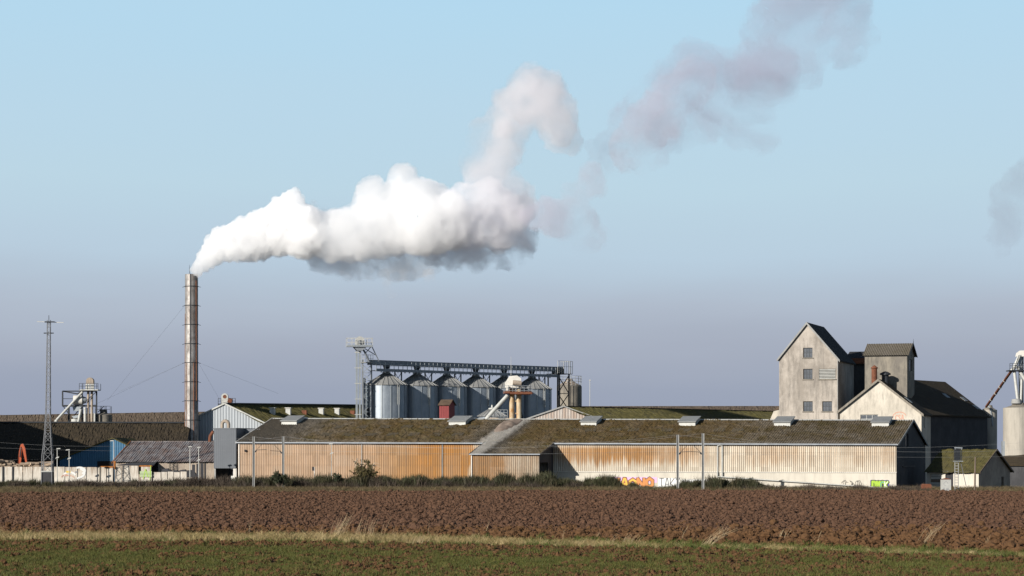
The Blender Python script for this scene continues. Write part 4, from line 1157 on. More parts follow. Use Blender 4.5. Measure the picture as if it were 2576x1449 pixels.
for z in (wk0 - 3, wk0 - 6): mb.bar((xe0 + .3, -1.2, z), (xe1 - .6, -1.2, z), .12)
mb.build('trestle', M_['steel_dark'], br)

# tall bucket elevator at the left of the silos
E = Fr(905, 395, 8)
el = empty('bucket_elevator', E.o, E.rz, 'tall pale steel bucket elevator with railed top platform left of the steel silos', 'elevator')
ez = E.z(872.5, 0, 0)
for u0, u1 in ((895, 899.6), (902.7, 907.2)):
    mb = MB(); mb.box(E.x(u0), E.x(u1), -.25, .25, 0, ez); mb.build('leg', M_['galv'], el)
for k in range(7):
    z = 6 + k * (ez - 7) / 6; mb = MB(); mb.box(E.x(892), E.x(908.5), -.3, -.255, z, z + .14); mb.build('tie_plate', M_['pale_metal'], el)
px0, px1 = E.x(872), E.x(936)
mb = MB(); mb.box(px0, px1, -1.2, 1.2, ez, ez + .1); mb.box(px0, px1, -1.26, -1.2, ez - .05, ez + .28); mb.build('platform', M_['galv'], el)
mb = MB(); mb.slab([(E.x(888), -1, ez), (E.x(922), -1, ez), (E.x(910), -1, ez - .7), (E.x(898), -1, ez - .7)], (0, 2, 0)); mb.build('platform_bracket', M_['steel_blue'], el)
mb = MB(); zt = E.z(851, 0, 0)
for x in np.linspace(px0, px1, 6):
    for y in (-1.2, 1.2): mb.bar((x, y, ez), (x, y, zt), .07)
for z in (zt, (zt + ez) / 2):
    mb.bar((px0, -1.2, z), (px1, -1.2, z), .06); mb.bar((px0, 1.2, z), (px1, 1.2, z), .06); mb.bar((px0, -1.2, z), (px0, 1.2, z), .06); mb.bar((px1, -1.2, z), (px1, 1.2, z), .06)
mb.build('handrail', M_['pale_metal'], el)
xh = E.x(905); mb = MB(); rr = E.D(0, 0) * 11.5 / F
prof = [(math.cos(a) * rr, math.sin(a) * rr) for a in np.linspace(0, math.pi, 14)] + [(-rr, -1.0), (rr, -1.0)]
zc2 = E.z(858, 0, 0); mb.slab([(xh + x, -.5, zc2 + z) for x, z in prof], (0, 1.0, 0)); o = mb.build('elevator_head', M_['pale_metal'], el)
mb = MB(); mb.lathe([(0, 0), (.35, 0), (.35, .25), (0, .25)], 14); m2 = mb.build('motor', M_['steel_blue'], o); m2.location = (xh, -.5, zc2 - .2); m2.rotation_euler = (R(90), 0, 0)
mb = MB(); mb.path([(E.x(911), -.3, ez - .3), (E.x(917), -.3, E.z(885, 0, 0)), (E.x(928), .2, E.z(908, 0, 0))], .16, 8); mb.build('spout', M_['steel_blue'], el)
mb = MB(); mb.bar((E.x(936), 0, ez), (E.x(954), .5, E.z(908, 0, 0)), .12); mb.bar((E.x(918), 0, ez - .3), (E.x(948), .5, E.z(894, 0, 0)), .12); mb.bar((E.x(933), 0, ez), (E.x(919), .5, E.z(889, 0, 0)), .1); mb.build('brace', M_['steel_blue'], el)
# lattice stair tower beside it
LT = Fr(921, 397, 8)
lt = empty('stair_tower', LT.o, LT.rz, 'dark lattice stair tower squeezed between the bucket elevator and the first steel silo', 'tower')
lz = LT.z(905, 0, 0); lx0, lx1 = LT.x(913), LT.x(935)
mb = MB()
for x in (lx0, lx1):
    for y in (0, 1.5): mb.bar((x, y, 0), (x, y, lz), .16)
mb.build('post', M_['steel_blue'], lt)
mb = MB(); k = 0; z = 0.
while z < lz - 1.2:
    a, b = (lx0, lx1) if k % 2 else (lx1, lx0)
    mb.bar((a, 0, z), (b, 0, z + 1.3), .09); mb.bar((lx0, 0, z), (lx1, 0, z), .09); mb.bar((b, 1.5, z), (a, 1.5, z + 1.3), .09); z += 1.3; k += 1
mb.build('bracing', M_['galv'], lt)
mb = MB(); mb.box(LT.x(914), LT.x(920.5), .2, 1.2, 0, lz - 3); mb.build('riser', M_['steel_blue'], lt)
mb = MB(); mb.box(LT.x(924), LT.x(929), .6, 1.3, 0, lz - 8); mb.build('riser', M_['steel_dark'], lt)
mb = MB(); mb.box(lx0 - .3, lx1 + .2, -.3, 1.8, lz - .5, lz - .4)
for x in np.linspace(lx0 - .3, lx1 + .2, 6): mb.bar((x, -.3, lz - .5), (x, -.3, lz + .8), .06)
mb.bar((lx0 - .3, -.3, lz + .8), (lx1 + .2, -.3, lz + .8), .06); mb.bar((lx0 - .3, -.3, lz + .2), (lx1 + .2, -.3, lz + .2), .05); mb.build('landing', M_['pale_metal'], lt)

# round concrete tank at the end of the row
ct_D = 447
ct = empty('concrete_tank', (wx(1432, ct_D), ct_D, 0), 0, 'brown-stained round concrete tank with railing, right of the steel silos', 'tank')
cr = 31.5 * ct_D / F; cz = wz(968, ct_D)
mb = MB(); mb.lathe([(cr, 0), (cr, cz * .5), (cr, cz - .3), (cr - .3, cz)], 44); mb.build('wall', M_['tower_plaster'], ct, smooth=False)
mb = MB(); mb.lathe([(cr - .3, cz), (cr * .55, cz + .35), (.7, cz + .8), (.6, cz + 1.15), (0, cz + 1.15)], 36); mb.build('roof', M_['tan_wall'], ct)
mb = MB(); zr_ = cz + 2.6
for a in np.linspace(0, 2 * math.pi, 19)[:-1]: mb.bar((cr * .97 * math.cos(a), cr * .97 * math.sin(a), cz - .1), (cr * .97 * math.cos(a), cr * .97 * math.sin(a), cz + 1.6), .07)
for z in (cz + .6, cz + 1.1, cz + 1.6):
    for k in range(18):
        a, b = 2 * math.pi * k / 18, 2 * math.pi * (k + 1) / 18; mb.bar((cr * .97 * math.cos(a), cr * .97 * math.sin(a), z), (cr * .97 * math.cos(b), cr * .97 * math.sin(b), z), .06)
mb.build('railing', M_['steel_blue'], ct)
mb = MB()
for u in (1434, 1441):
    x = wx(u, ct_D) - ct.location.x; yy = -math.sqrt(cr * cr - x * x) - .06; mb.bar((x, yy, 0), (x, yy, cz - .1), .04)
for k in range(26): mb.bar((wx(1434, ct_D) - ct.location.x, -cr - .1, 3 + k * .45), (wx(1441, ct_D) - ct.location.x, -cr - .1, 3 + k * .45), .025)
mb.build('ladder', M_['steel_dark'], ct)
mb = MB(); mb.tube((.3, 0, cz + 1.2), (.3, 0, cz + 3.4), .06); mb.build('mast', M_['steel_blue'], ct)
# thin mast far right of the tank
mb = MB(); mb.tube((0, 0, 0), (0, 0, wz(955, 470)), .09, .05); mb.box(-.15, .15, -.15, .15, wz(958, 470), wz(955, 470))
o = mb.build('thin_mast', M_['pale_metal']); o.location = (wx(1484, 470), 470, 0); tag(o, 'thin pale mast standing alone right of the brown concrete tank', 'mast')

# ------------------------------------------------------------------ red hut, cone-roofed bin, elevator head on pipes
RH = Fr(1105, 352, -22)
rh = empty('red_hut', RH.o, RH.rz, 'narrow dark-red boarded turret with small brown gable roof in front of the silos', 'hut')
rw = RH.x(1129.5); rd = RH.y(1144, rw); re_, rtop = RH.z(1017.5, 0, 0), RH.z(1005.5, rw / 2, rd / 2)
me = None; n = 9
for k in range(n):
    a, b = rw * k / n, rw * (k + 1) / n
    mb = MB(); mb.box(a + .01, b - .01, random.uniform(-.03, 0), .1, 0, re_); mb.build('plank', M_['red_paint'], rh)
mb = MB(); mb.box(0.02, rw - .02, .1, rd, 0, re_); mb.poly([(rw - .02, 0.1, re_), (rw - .02, rd, re_), (rw - .02, rd / 2, rtop)]); mb.poly([(.02, 0.1, re_), (.02, rd, re_), (.02, rd / 2, rtop)]); mb.build('wall', M_['red_paint'], rh)
for s in (0, 1):
    def rp(xs, t, s=s):
        y = -.25 + (rd / 2 + .25) * t if s == 0 else rd + .25 - (rd / 2 + .25) * t
        d_ = y if s == 0 else rd - y
        return np.stack([xs, np.full_like(xs, y), np.full_like(xs, re_ + .03 + (rtop - re_) * d_ / (rd / 2))], -1)
    corrugated('roof', M_['brown_roof'], rh, -.18, rw + .2, 0, 0, rp, .2, .03, 2, (0, -.4, .9))

CBD = 352
cb = empty('cone_roofed_bin', (wx(1238, CBD), CBD, 0), 0, 'small round bin with ribbed grey cone roof beside the slanting pale pipe', 'bin')
cbr = 36 * CBD / F; cbe, cba = wz(1047, CBD), wz(1029, CBD)
mb = MB(); mb.lathe([(cbr - .1, 0), (cbr - .1, cbe)], 30); mb.build('wall', M_['silo'], cb)
me = None; n = 20
for k in range(n):
    if me is None:
        mb = MB(); a = math.pi / n; r0 = cbr + .15
        p = [(r0 * math.cos(-a), r0 * math.sin(-a), cbe - .05), (r0 * math.cos(a), r0 * math.sin(a), cbe - .05), (.35 * math.cos(a), .35 * math.sin(a), cba), (.35 * math.cos(-a), .35 * math.sin(-a), cba)]
        mb.slab(p, (0, 0, .03)); mb.bar(Vector(p[0]) + Vector((0, 0, .05)), Vector(p[3]) + Vector((0, 0, .05)), .05, .09)
        o = mb.build('roof_panel', M_['silo_roof'], cb); me = o.data
    else: o = link('roof_panel', me, cb)
    o.rotation_euler = (0, 0, 2 * math.pi * k / n)
mb = MB(); mb.lathe([(.55, cba - .05), (.55, cba + .12), (.15, cba + .25), (.12, cba + .6), (0, cba + .62)], 16); mb.build('cap', M_['pale_metal'], cb)

EH = Fr(1296, 331, 4)
eh = empty('elevator_head', EH.o, EH.rz, 'white elevator head on a railed rusty platform carried by two rust-stained pipes', 'elevator')
def m_rustpipe():
    t = NT('cream_pipe_with_rust', .8, .05, .25)
    n1 = t.noise(.9, (1, 1, .5), 6, .7); n2 = t.noise(3., (2, 2, .3), 4, .6, 4.)
    c = t.mix(t.rng(n1, .42, .62), (.50, .43, .30), (.32, .16, .055))
    return t.done(t.mix(t.rng(n2, .55, .75, 0, .6), c, (.20, .09, .05)))
M_['rustpipe'] = m_rustpipe()
pz = EH.z(990, 0, 0); pb = EH.z(1068, 0, 0)
pr = 6.3 * 331 / F
for u in (1287.5, 1305.5):
    mb = MB(); mb.tube((EH.x(u), 0, pb - 1.5), (EH.x(u), 0, EH.z(962, 0, 0)), pr, n=16); o = mb.build('pipe', M_['rustpipe'] , eh, smooth=False)
x0, x1 = EH.x(1242.5), EH.x(1340)
mb = MB(); mb.box(EH.x(1281), x1 - .2, -1.5, -1.44, pz - .12, pz + .22); mb.box(EH.x(1281), x1, -1.44, 1.5, pz, pz + .08); mb.box(EH.x(1281), x1 - .2, 1.44, 1.5, pz - .12, pz + .22); mb.build('platform', M_['rust'], eh)
x0 = EH.x(1281)
mb = MB(); mb.box(EH.x(1268), x0 - .003, -1.5, 1.5, pz, pz + .3); mb.build('platform_edge', M_['rust'], eh)
x0 = EH.x(1268)
mb = MB()
for x in np.linspace(x0, x1 - .2, 8):
    for y in (-1.45, 1.45): mb.bar((x, y, pz), (x, y, EH.z(969 if x < 0 else 973, 0, 0)), .05)
for z in (EH.z(977, 0, 0), EH.z(983, 0, 0), EH.z(971, 0, 0)):
    for y in (-1.45, 1.45): mb.bar((x0, y, z), (x1 - .2, y, z), .05)
    mb.bar((x1 - .2, -1.45, z), (x1 - .2, 1.45, z), .05)
mb.build('handrail', M_['steel_blue'], eh)
hz = [(1271, 975), (1271, 963), (1282, 946), (1300, 944.5), (1310, 952), (1310, 964), (1303, 975)]
mb = MB(); mb.slab([(EH.x(u), -.75, EH.z(v, 0, -.75)) for u, v in hz], (0, 1.5, 0)); o = mb.build('housing', M_['white_paint'], eh)
mb = MB(); mb.tube((EH.x(1289), -.95, EH.z(963, 0, 0)), (EH.x(1310), -.95, EH.z(965, 0, 0)), .36, n=14); mb.build('motor', M_['tan_wall'], o)
mb = MB(); mb.box(EH.x(1272), EH.x(1279), -1.0, -.6, pz + .35, pz + 1.0); mb.build('control_box', M_['white_paint'], eh)
mb = MB(); mb.tube((0, 0, EH.z(944, 0, 0)), (0, 0, EH.z(897, 0, 0)), .035, .02); o = mb.build('aerial', M_['pale_metal'], eh); o.location = (EH.x(1285.5), 0, 0)
mb = MB(); mb.path([(EH.x(1276), -.4, EH.z(995, 0, 0)), (EH.x(1228.5), -.8, EH.z(1047, 0, 0)), (EH.x(1222), -.8, EH.z(1055, 0, 0)), (EH.x(1222), -.8, EH.z(1066, 0, 0))], .26, 12); mb.build('chute', M_['pale_metal'], eh)
mb = MB()
for v in (1009, 1040, 1053): mb.bar((EH.x(1292), 0, EH.z(v, 0, 0)), (EH.x(1301), 0, EH.z(v, 0, 0)), .12)
mb.bar((EH.x(1232), .6, EH.z(1052, 0, 0)), (EH.x(1304), .6, EH.z(1053.5, 0, 0)), .14); mb.build('cross_bar', M_['rustpipe'], eh)
mb = MB()
for u in (1242, 1250, 1262, 1270, 1279): mb.bar((EH.x(u), 2, EH.z(1054, 0, 2)), (EH.x(u), 2, EH.z(1031, 0, 2)), .07)
for v in (1031, 1038, 1049): mb.bar((EH.x(1242), 2, EH.z(v, 0, 2)), (EH.x(1279), 2, EH.z(v, 0, 2)), .07)
mb.build('guard_rail', M_['galv'], eh)
mb = MB(); s0 = EH.x(1318); mb.bar((EH.x(1301), .5, EH.z(1000, 0, 0)), (EH.x(1316), .5, EH.z(1056, 0, 0)), .25); mb.build('strut', M_['steel_dark'], eh)

# ------------------------------------------------------------------ barns seen over the warehouse ridge
def far_barn(name, label, fr, w, apex_x, apex_z, el_z, er_z, length, m_wall, m_roof, cat='barn', pitch=.35, rows=16, end_sheet=True):
    """Barn whose ribbed gable (local x, 0..w) faces the sun; its ridge runs back along local y."""
    t = empty(name, fr.o, fr.rz, label, cat)
    for x0, x1 in ((0, apex_x), (apex_x, w)):
        def pt(xs, tt_, x0=x0, x1=x1):
            zt = np.where(xs < apex_x, el_z + (apex_z - el_z) * xs / apex_x, er_z + (apex_z - er_z) * (w - xs) / (w - apex_x))
            return np.stack([xs, np.zeros_like(xs), zt * tt_], -1)
        corrugated('gable_sheet', m_wall, t, x0, x1, 0, 0, pt, .42, .05, 1)
    mb = MB(); mb.poly([(0, .1, 0), (0, length, 0), (0, length, el_z), (0, .1, el_z)]); mb.poly([(w, .1, 0), (w, length, 0), (w, length, er_z), (w, .1, er_z)]); mb.poly([(0, length, 0), (w, length, 0), (w, length, er_z), (apex_x, length, apex_z), (0, length, el_z)])
    mb.build('wall', M_['shade_wall'], t)
    for s, (xa, za) in enumerate(((0, el_z), (w, er_z))):
        ys_ = None
        n = max(4, int(length / pitch)) * 4
        yy = np.linspace(-.3, length, n + 1); V = np.zeros((rows + 1, n + 1, 3))
        for j in range(rows + 1):
            q = j / rows; V[j, :, 0] = xa + (apex_x - xa) * q; V[j, :, 1] = yy; V[j, :, 2] = za + (apex_z - za) * q + .08
        V[:, :, 2] += np.sin(np.arange(n + 1) * math.pi / 2)[None] * .04 + (vnoise2(V[:, :, 0] * 1.7, V[:, :, 1] * 1.7, 9) - .5) * .14
        link('roof', grid_mesh('roof', V, n + 1, rows + 1, m_roof), t)
    mb = MB(); mb.bar((0, -.33, el_z + .02), (apex_x, -.33, apex_z + .08), .06, .2); mb.bar((apex_x, -.33, apex_z + .08), (w, -.33, er_z + .02), .06, .2); mb.build('bargeboard', M_['pale_metal'], t)
    return t
# left barn behind the chimney: gable corner at the left, ridge running right and away
LB = Fr(381, 366, -8)
lb_w = LB.x(752); lb_ax = LB.x(565.5)
# a long barn: gable faces the field, the roof seen on the right is its right-hand slope
LBz = LB.z(1016.5, lb_ax, 0); LBl, LBr = LB.z(1102.5, 0, 0), LB.z(1106, lb_w, 0)
lb = empty('left_barn', LB.o, LB.rz, 'pale blue-grey ribbed barn gable behind the tall metal chimney, mossy roof to its right', 'barn')
for x0, x1 in ((0, lb_ax), (lb_ax, lb_w)):
    def pt(xs, q):
        zt = np.where(xs < lb_ax, LBl + (LBz - LBl) * xs / lb_ax, LBr + (LBz - LBr) * (lb_w - xs) / (lb_w - lb_ax))
        return np.stack([xs, np.zeros_like(xs), zt * q], -1)
    corrugated('gable_sheet', M_['light_clad'], lb, x0, x1, 0, 0, pt, .45, .03, 1)
mb = MB(); mb.bar((0, -.1, LBl + .05), (lb_ax, -.1, LBz + .08), .25, .2); mb.bar((lb_ax, -.1, LBz + .08), (lb_w, -.1, LBr + .05), .25, .2); mb.build('bargeboard', M_['pale_metal'], lb)
# ridge runs from the gable apex towards the right and away until column 893
ap = LB.w(lb_ax, .1, LBz); rd_D = 414.0; far = Vector((wx(910, rd_D), rd_D, wz(1020.5, rd_D)))
inv = Matrix.Translation(LB.o) @ Matrix.Rotation(LB.rz, 4, 'Z'); inv = inv.inverted()
apl, farl = inv @ ap, inv @ far
dirv = (farl - apl)
downR = Vector((dirv.y, -dirv.x, 0)).normalized(); drop = 7.5; run = 15.5
n, rows = 560, 26; V = np.zeros((rows + 1, n + 1, 3))
for j in range(rows + 1):
    q = 1 - j / rows
    for i in range(n + 1):
        p = apl + dirv * (i / n) + downR * run * q; V[j, i] = (p.x, p.y, p.z - drop * q)
V[:, :, 2] += np.sin(np.arange(n + 1) * math.pi / 2)[None] * .03 + (vnoise2(V[:, :, 0] * 4.5, V[:, :, 1] * 4.5, 19) - .5) * .17
link('roof', grid_mesh('roof', V, n + 1, rows + 1, M_['moss_roof']), lb)
mb = MB(); mb.slab([apl + Vector((0, 0, .05)), farl + Vector((0, 0, .05)), farl - downR * 14 + Vector((0, 0, -7)), apl - downR * 14 + Vector((0, 0, -7))], (0, 0, .1)); mb.build('roof', M_['dark_roof'], lb)
mb = MB(); mb.poly([apl + downR * run * .97 - Vector((0, 0, drop)), farl + downR * run * .97 - Vector((0, 0, drop)), (farl + downR * run * .97) * Vector((1, 1, 0)) if False else Vector(((farl + downR * run * .97).x, (farl + downR * run * .97).y, 0)), Vector(((apl + downR * run * .97).x, (apl + downR * run * .97).y, 0))]); mb.build('wall', M_['shade_wall'], lb)
mb = MB(); mb.bar(apl + Vector((0, 0, .12)), farl + Vector((0, 0, .12)), .5, .18); mb.build('ridge_cap', M_['steel_dark'], lb)
for u, red in ((640, 0), (681, 0), (724, 1), (770, 0), (815, 0), (860, 1)):
    q = (u - 566) / (910 - 566); p = apl + dirv * (q * .93) + downR * 3.0 - Vector((0, 0, drop * 3.0 / run))
    mb = MB(); mb.box(p.x - .38, p.x + .38, p.y - .38, p.y + .38, p.z - .3, p.z + (.55 if red else .85)); o = mb.build('roof_ventilator', M_['rust'] if red else M_['pale_metal'], lb, label='small rusty roof ventilator' if red else None)
    if not red:
        mb = MB(); mb.box(p.x - .5, p.x + .5, p.y - .5, p.y + .5, p.z + .853, p.z + .95); mb.build('cap', M_['white_paint'], o)
# small elevator head peeping over its apex
SH = Fr(566, 372, 0)
sh = empty('small_elevator_head', SH.o, 0, 'small rusty elevator head with railing peeping over the apex of the pale barn gable', 'elevator')
rr = 8.5 * 372 / F; zc2 = SH.z(998, 0, 0)
mb = MB(); mb.slab([(math.cos(a) * rr, -.4, zc2 + math.sin(a) * rr) for a in np.linspace(0, math.pi, 12)] + [(-rr, -.4, SH.z(1020, 0, 0)), (rr, -.4, SH.z(1020, 0, 0))], (0, .8, 0)); mb.build('housing', M_['pale_metal'], sh)
mb = MB(); mb.slab([(math.cos(a) * rr * .55, -.43, zc2 + math.sin(a) * rr * .55) for a in np.linspace(0, 2 * math.pi, 14)[:-1]], (0, .028, 0)); mb.build('drive_cover', M_['rust'], sh)
mb = MB()
for u in (549, 556, 578, 585, 592): mb.bar((SH.x(u), 0, SH.z(1025, 0, 0)), (SH.x(u), 0, SH.z(1002, 0, 0)), .07)
for v in (1002, 1009): mb.bar((SH.x(549), 0, SH.z(v, 0, 0)), (SH.x(592), 0, SH.z(v, 0, 0)), .06)
mb.build('handrail', M_['steel_dark'], sh)
mb = MB(); mb.box(SH.x(549), SH.x(592), -.5, .8, SH.z(1018, 0, 0), SH.z(1015.5, 0, 0)); mb.box(SH.x(564), SH.x(568), -.3, .3, 0, SH.z(1018, 0, 0)); mb.build('platform', M_['steel_dark'], sh)
mb = MB(); mb.tube((SH.x(574), -.2, SH.z(1007, 0, 0)), (SH.x(584), -.2, SH.z(1010, 0, 0)), .4, n=10); mb.build('motor', M_['rust'], sh)

# right barn: whitish ribbed gable behind the warehouse, mossy roof trailing off to the right
RB = Fr(1327, 372, -6)
rb_w = RB.x(1511); rb_ax = RB.x(1418.5)
RBz = RB.z(1023.5, rb_ax, 0); RBl = RB.z(1054, 0, 0); RBr = RB.z(1055, rb_w, 0)
M_['white_clad'] = plain('rust_streaked_white_cladding', (.42, .41, .39), .7, .1, 0, 1.2, c2=(.26, .18, .13), streak=(3, 3, .2))
rb = empty('right_barn', RB.o, RB.rz, 'low whitish ribbed barn gable with rust streaks in front of the concrete tank', 'barn')
for x0, x1 in ((0, rb_ax), (rb_ax, rb_w)):
    def pt(xs, q):
        zt = np.where(xs < rb_ax, RBl + (RBz - RBl) * xs / rb_ax, RBr + (RBz - RBr) * (rb_w - xs) / (rb_w - rb_ax))
        return np.stack([xs, np.zeros_like(xs), zt * q], -1)
    corrugated('gable_sheet', M_['white_clad'], rb, x0, x1, 0, 0, pt, .45, .03, 1)
mb = MB(); mb.bar((-.2, -.1, RBl - .02), (rb_ax, -.1, RBz + .1), .3, .22); mb.bar((rb_ax, -.1, RBz + .1), (rb_w, -.1, RBr), .3, .16); mb.build('bargeboard', M_['concrete_post'], rb)
ap = RB.w(rb_ax, .1, RBz); far = Vector((wx(1960, 440), 440, wz(1036, 440)))
inv = (Matrix.Translation(RB.o) @ Matrix.Rotation(RB.rz, 4, 'Z')).inverted()
apl, farl = inv @ ap, inv @ far; dirv = farl - apl; downR = Vector((dirv.y, -dirv.x, 0)).normalized(); drop, run = 4.6, 13.0
n, rows = 640, 26; V = np.zeros((rows + 1, n + 1, 3))
for j in range(rows + 1):
    q = 1 - j / rows
    for i in range(n + 1):
        p = apl + dirv * (i / n) + downR * run * q; V[j, i] = (p.x, p.y, p.z - drop * q)
V[:, :, 2] += np.sin(np.arange(n + 1) * math.pi / 2)[None] * .03 + (vnoise2(V[:, :, 0] * 4.5, V[:, :, 1] * 4.5, 29) - .5) * .18
link('roof', grid_mesh('roof', V, n + 1, rows + 1, M_['moss_roof']), rb)
mb = MB(); mb.slab([apl + Vector((0, 0, .05)), farl + Vector((0, 0, .05)), farl - downR * 13 + Vector((0, 0, -4.6)), apl - downR * 13 + Vector((0, 0, -4.6))], (0, 0, .1)); mb.build('roof', M_['dark_roof'], rb)
mb = MB(); a_, b_ = apl + downR * 12.6, farl + downR * 12.6
mb.poly([(a_.x, a_.y, apl.z - drop), (b_.x, b_.y, farl.z - drop), (b_.x, b_.y, 0), (a_.x, a_.y, 0)]); mb.build('wall', M_['shade_wall'], rb)

def long_roof(name, label, u0, v0, u1, v1, D0, D1, drop, run, m, wall=True, n=900, rough=.34, rows=22, seed=3, wall_m='dark_wall', back=True):
    """A long shed seen from its eaves: ridge from (u0,v0) to (u1,v1), one slope falling towards the field."""
    a, b = P(u0, v0, D0), P(u1, v1, D1)
    t = empty(name, (a.x, a.y, 0), 0, label, 'shed')
    o = Vector((a.x, a.y, 0)); a, b = a - o, b - o; d = b - a; dn = Vector((d.y, -d.x, 0)).normalized()
    V = np.zeros((rows + 1, n + 1, 3))
    for j in range(rows + 1):
        q = 1 - j / rows
        for i in range(n + 1):
            p = a + d * (i / n) + dn * run * q; V[j, i] = (p.x, p.y, p.z - drop * q)
    V[:, :, 2] += np.sin(np.arange(n + 1) * math.pi / 2)[None] * .012 + ((vnoise2(V[:, :, 0] * 5.5, V[:, :, 1] * 3.0, seed) - .5) * .5 + (vnoise2(V[:, :, 0] * 1.2, V[:, :, 1] * 1.2, seed + 3) - .5) * .3) * rough
    link('roof', grid_mesh('roof', V, n + 1, rows + 1, m), t)
    if back:
        mb = MB(); mb.slab([a, b, b - dn * run - Vector((0, 0, drop)), a - dn * run - Vector((0, 0, drop))], (0, 0, .06)); mb.build('back_roof', m, t)
    if wall:
        mb = MB(); a2, b2 = a + dn * (run - .6), b + dn * (run - .6); a3, b3 = a - dn * (run - .6), b - dn * (run - .6)
        za, zb = a.z - drop, b.z - drop
        mb.poly([(a2.x, a2.y, 0), (b2.x, b2.y, 0), (b2.x, b2.y, zb), (a2.x, a2.y, za)]); mb.poly([(b2.x, b2.y, 0), (b3.x, b3.y, 0), (b3.x, b3.y, zb), (b.x, b.y, b.z - .05), (b2.x, b2.y, zb)])
        mb.poly([(a2.x, a2.y, 0), (a3.x, a3.y, 0), (a3.x, a3.y, za), (a.x, a.y, a.z - .05), (a2.x, a2.y, za)])
        mb.build('wall', M_[wall_m], t)
    return t
long_roof('long_shed', 'long brown-roofed shed along the skyline behind the front warehouse and right barn', 1440, 1022.5, 1990, 1022, 470, 462, 5, 14, M_['far_roof'], seed=31)
long_roof('long_shed', 'long brown-roofed shed on the skyline at far left, behind the dark shed', -60, 1046, 530, 1036, 425, 428, 6.5, 14, M_['far_roof'], seed=32)
s2 = long_roof('dark_shed', 'long dark brown-roofed shed at far left, in front of the skyline shed', -70, 1063.5, 480, 1064.5, 362, 364, 5.6, 15, M_['dark_roof'], seed=33)
mb = MB(); a, b = P(-70, 1063.5, 362), P(480, 1064.5, 364); mb.bar(a - s2.location + Vector((0, 0, .1)), b - s2.location + Vector((0, 0, .1)), .5, .2); mb.build('ridge_cap', M_['steel_dark'], s2)
# pale end wall beside the mill
WS = Fr(1937, 372, -10)
ws = empty('pale_shed', WS.o, WS.rz, 'pale cream shed end with sloping roof edge half hidden by the mill', 'shed')
mb = MB(); mb.slab([(0, 0, 0), (5, 0, 0), (5, 0, WS.z(1018, 0, 0)), (WS.x(1957), 0, WS.z(1025, 0, 0)), (WS.x(1947), 0, WS.z(1033, 0, 0)), (0, 0, WS.z(1056, 0, 0))], (0, 6, 0)); mb.build('wall', M_['house_plaster'], ws)
mb = MB(); mb.slab([(WS.x(1945), -.15, WS.z(1033, 0, 0)), (WS.x(1957), -.15, WS.z(1024, 0, 0)), (5, -.15, WS.z(1017, 0, 0))], (0, 6, .0)); mb.build('roof_edge', M_['brown_roof'], ws)

# ------------------------------------------------------------------ chimney
CD = 363.1
ch = empty('chimney', (wx(481.8, CD), CD, 0), 0, 'tall slender stained metal factory chimney giving off white smoke', 'chimney')
ctop = wz(690, CD); bands = [720.6, 768.6, 816.5, 864.8, 912.3, 960.5, 1008.3, 1056.8]
zs = [0] + [wz(v, CD) for v in bands[::-1]] + [ctop]
cr0, cr1 = 17.2 * CD / F, 16.2 * CD / F
for k in range(len(zs) - 1):
    a, b = zs[k], zs[k + 1]; ra = cr0 + (cr1 - cr0) * a / ctop; rb_ = cr0 + (cr1 - cr0) * b / ctop
    mb = MB(); mb.lathe([(ra, a), (rb_, b - .01)] + ([(rb_ - .06, b - .01), (rb_ - .06, b - 1.5)] if k == len(zs) - 2 else []), 40)
    mb.build('flue_section', M_['chimney'], ch, smooth=False)
    if k: 
        mb = MB(); mb.lathe([(ra + .003, a - .045), (ra + .07, a - .045), (ra + .07, a + .045), (ra + .003, a + .045)], 32); mb.build('flange', M_['steel_dark'], ch)
        mb = MB()
        for s in (-1, 1): mb.bar((s * ra, 0, a), (s * (ra + .4), 0, a - .12), .07)
        mb.build('lug', M_['steel_dark'], ch)
for ang, w, m, z0, z1 in ((-92, .10, 'steel_dark', 0, ctop), (-128, .06, 'seam_rust', 0, zs[4]), (-64, .07, 'seam_rust', 0, zs[4]), (-40, .07, 'seam_rust', zs[2], ctop - 1), (-155, .06, 'seam_rust', 0, ctop - 6), (-28, .05, 'steel_dark', 0, ctop)):
    a = R(ang); mb = MB(); c0 = cr0 + .03; c1 = cr0 + (cr1 - cr0) * z1 / ctop + .03
    mb.bar((c0 * math.cos(a), c0 * math.sin(a), z0), (c1 * math.cos(a), c1 * math.sin(a), z1), w); mb.build('seam_strip', M_[m], ch)
mb = MB(); mb.tube((-.25, -.4, ctop - .6), (-.25, -.4, wz(667, CD)), .05, .02); mb.build('lightning_rod', M_['steel_dark'], ch)
o_ = ch.location
for (za, u, v, D) in ((zs[-2 - 1], 270, 1008, 330), (zs[-6], 300, 985, 366), (zs[-6], 700, 990, 400), (zs[4], 560, 1018, 372), (zs[-6], 180, 1045, 345)):
    mb = MB(); mb.tube((math.copysign(cr0, u - 482), 0, za), P(u, v, D) - o_, .010, n=5); mb.build('guy_wire', M_['wire'], ch)

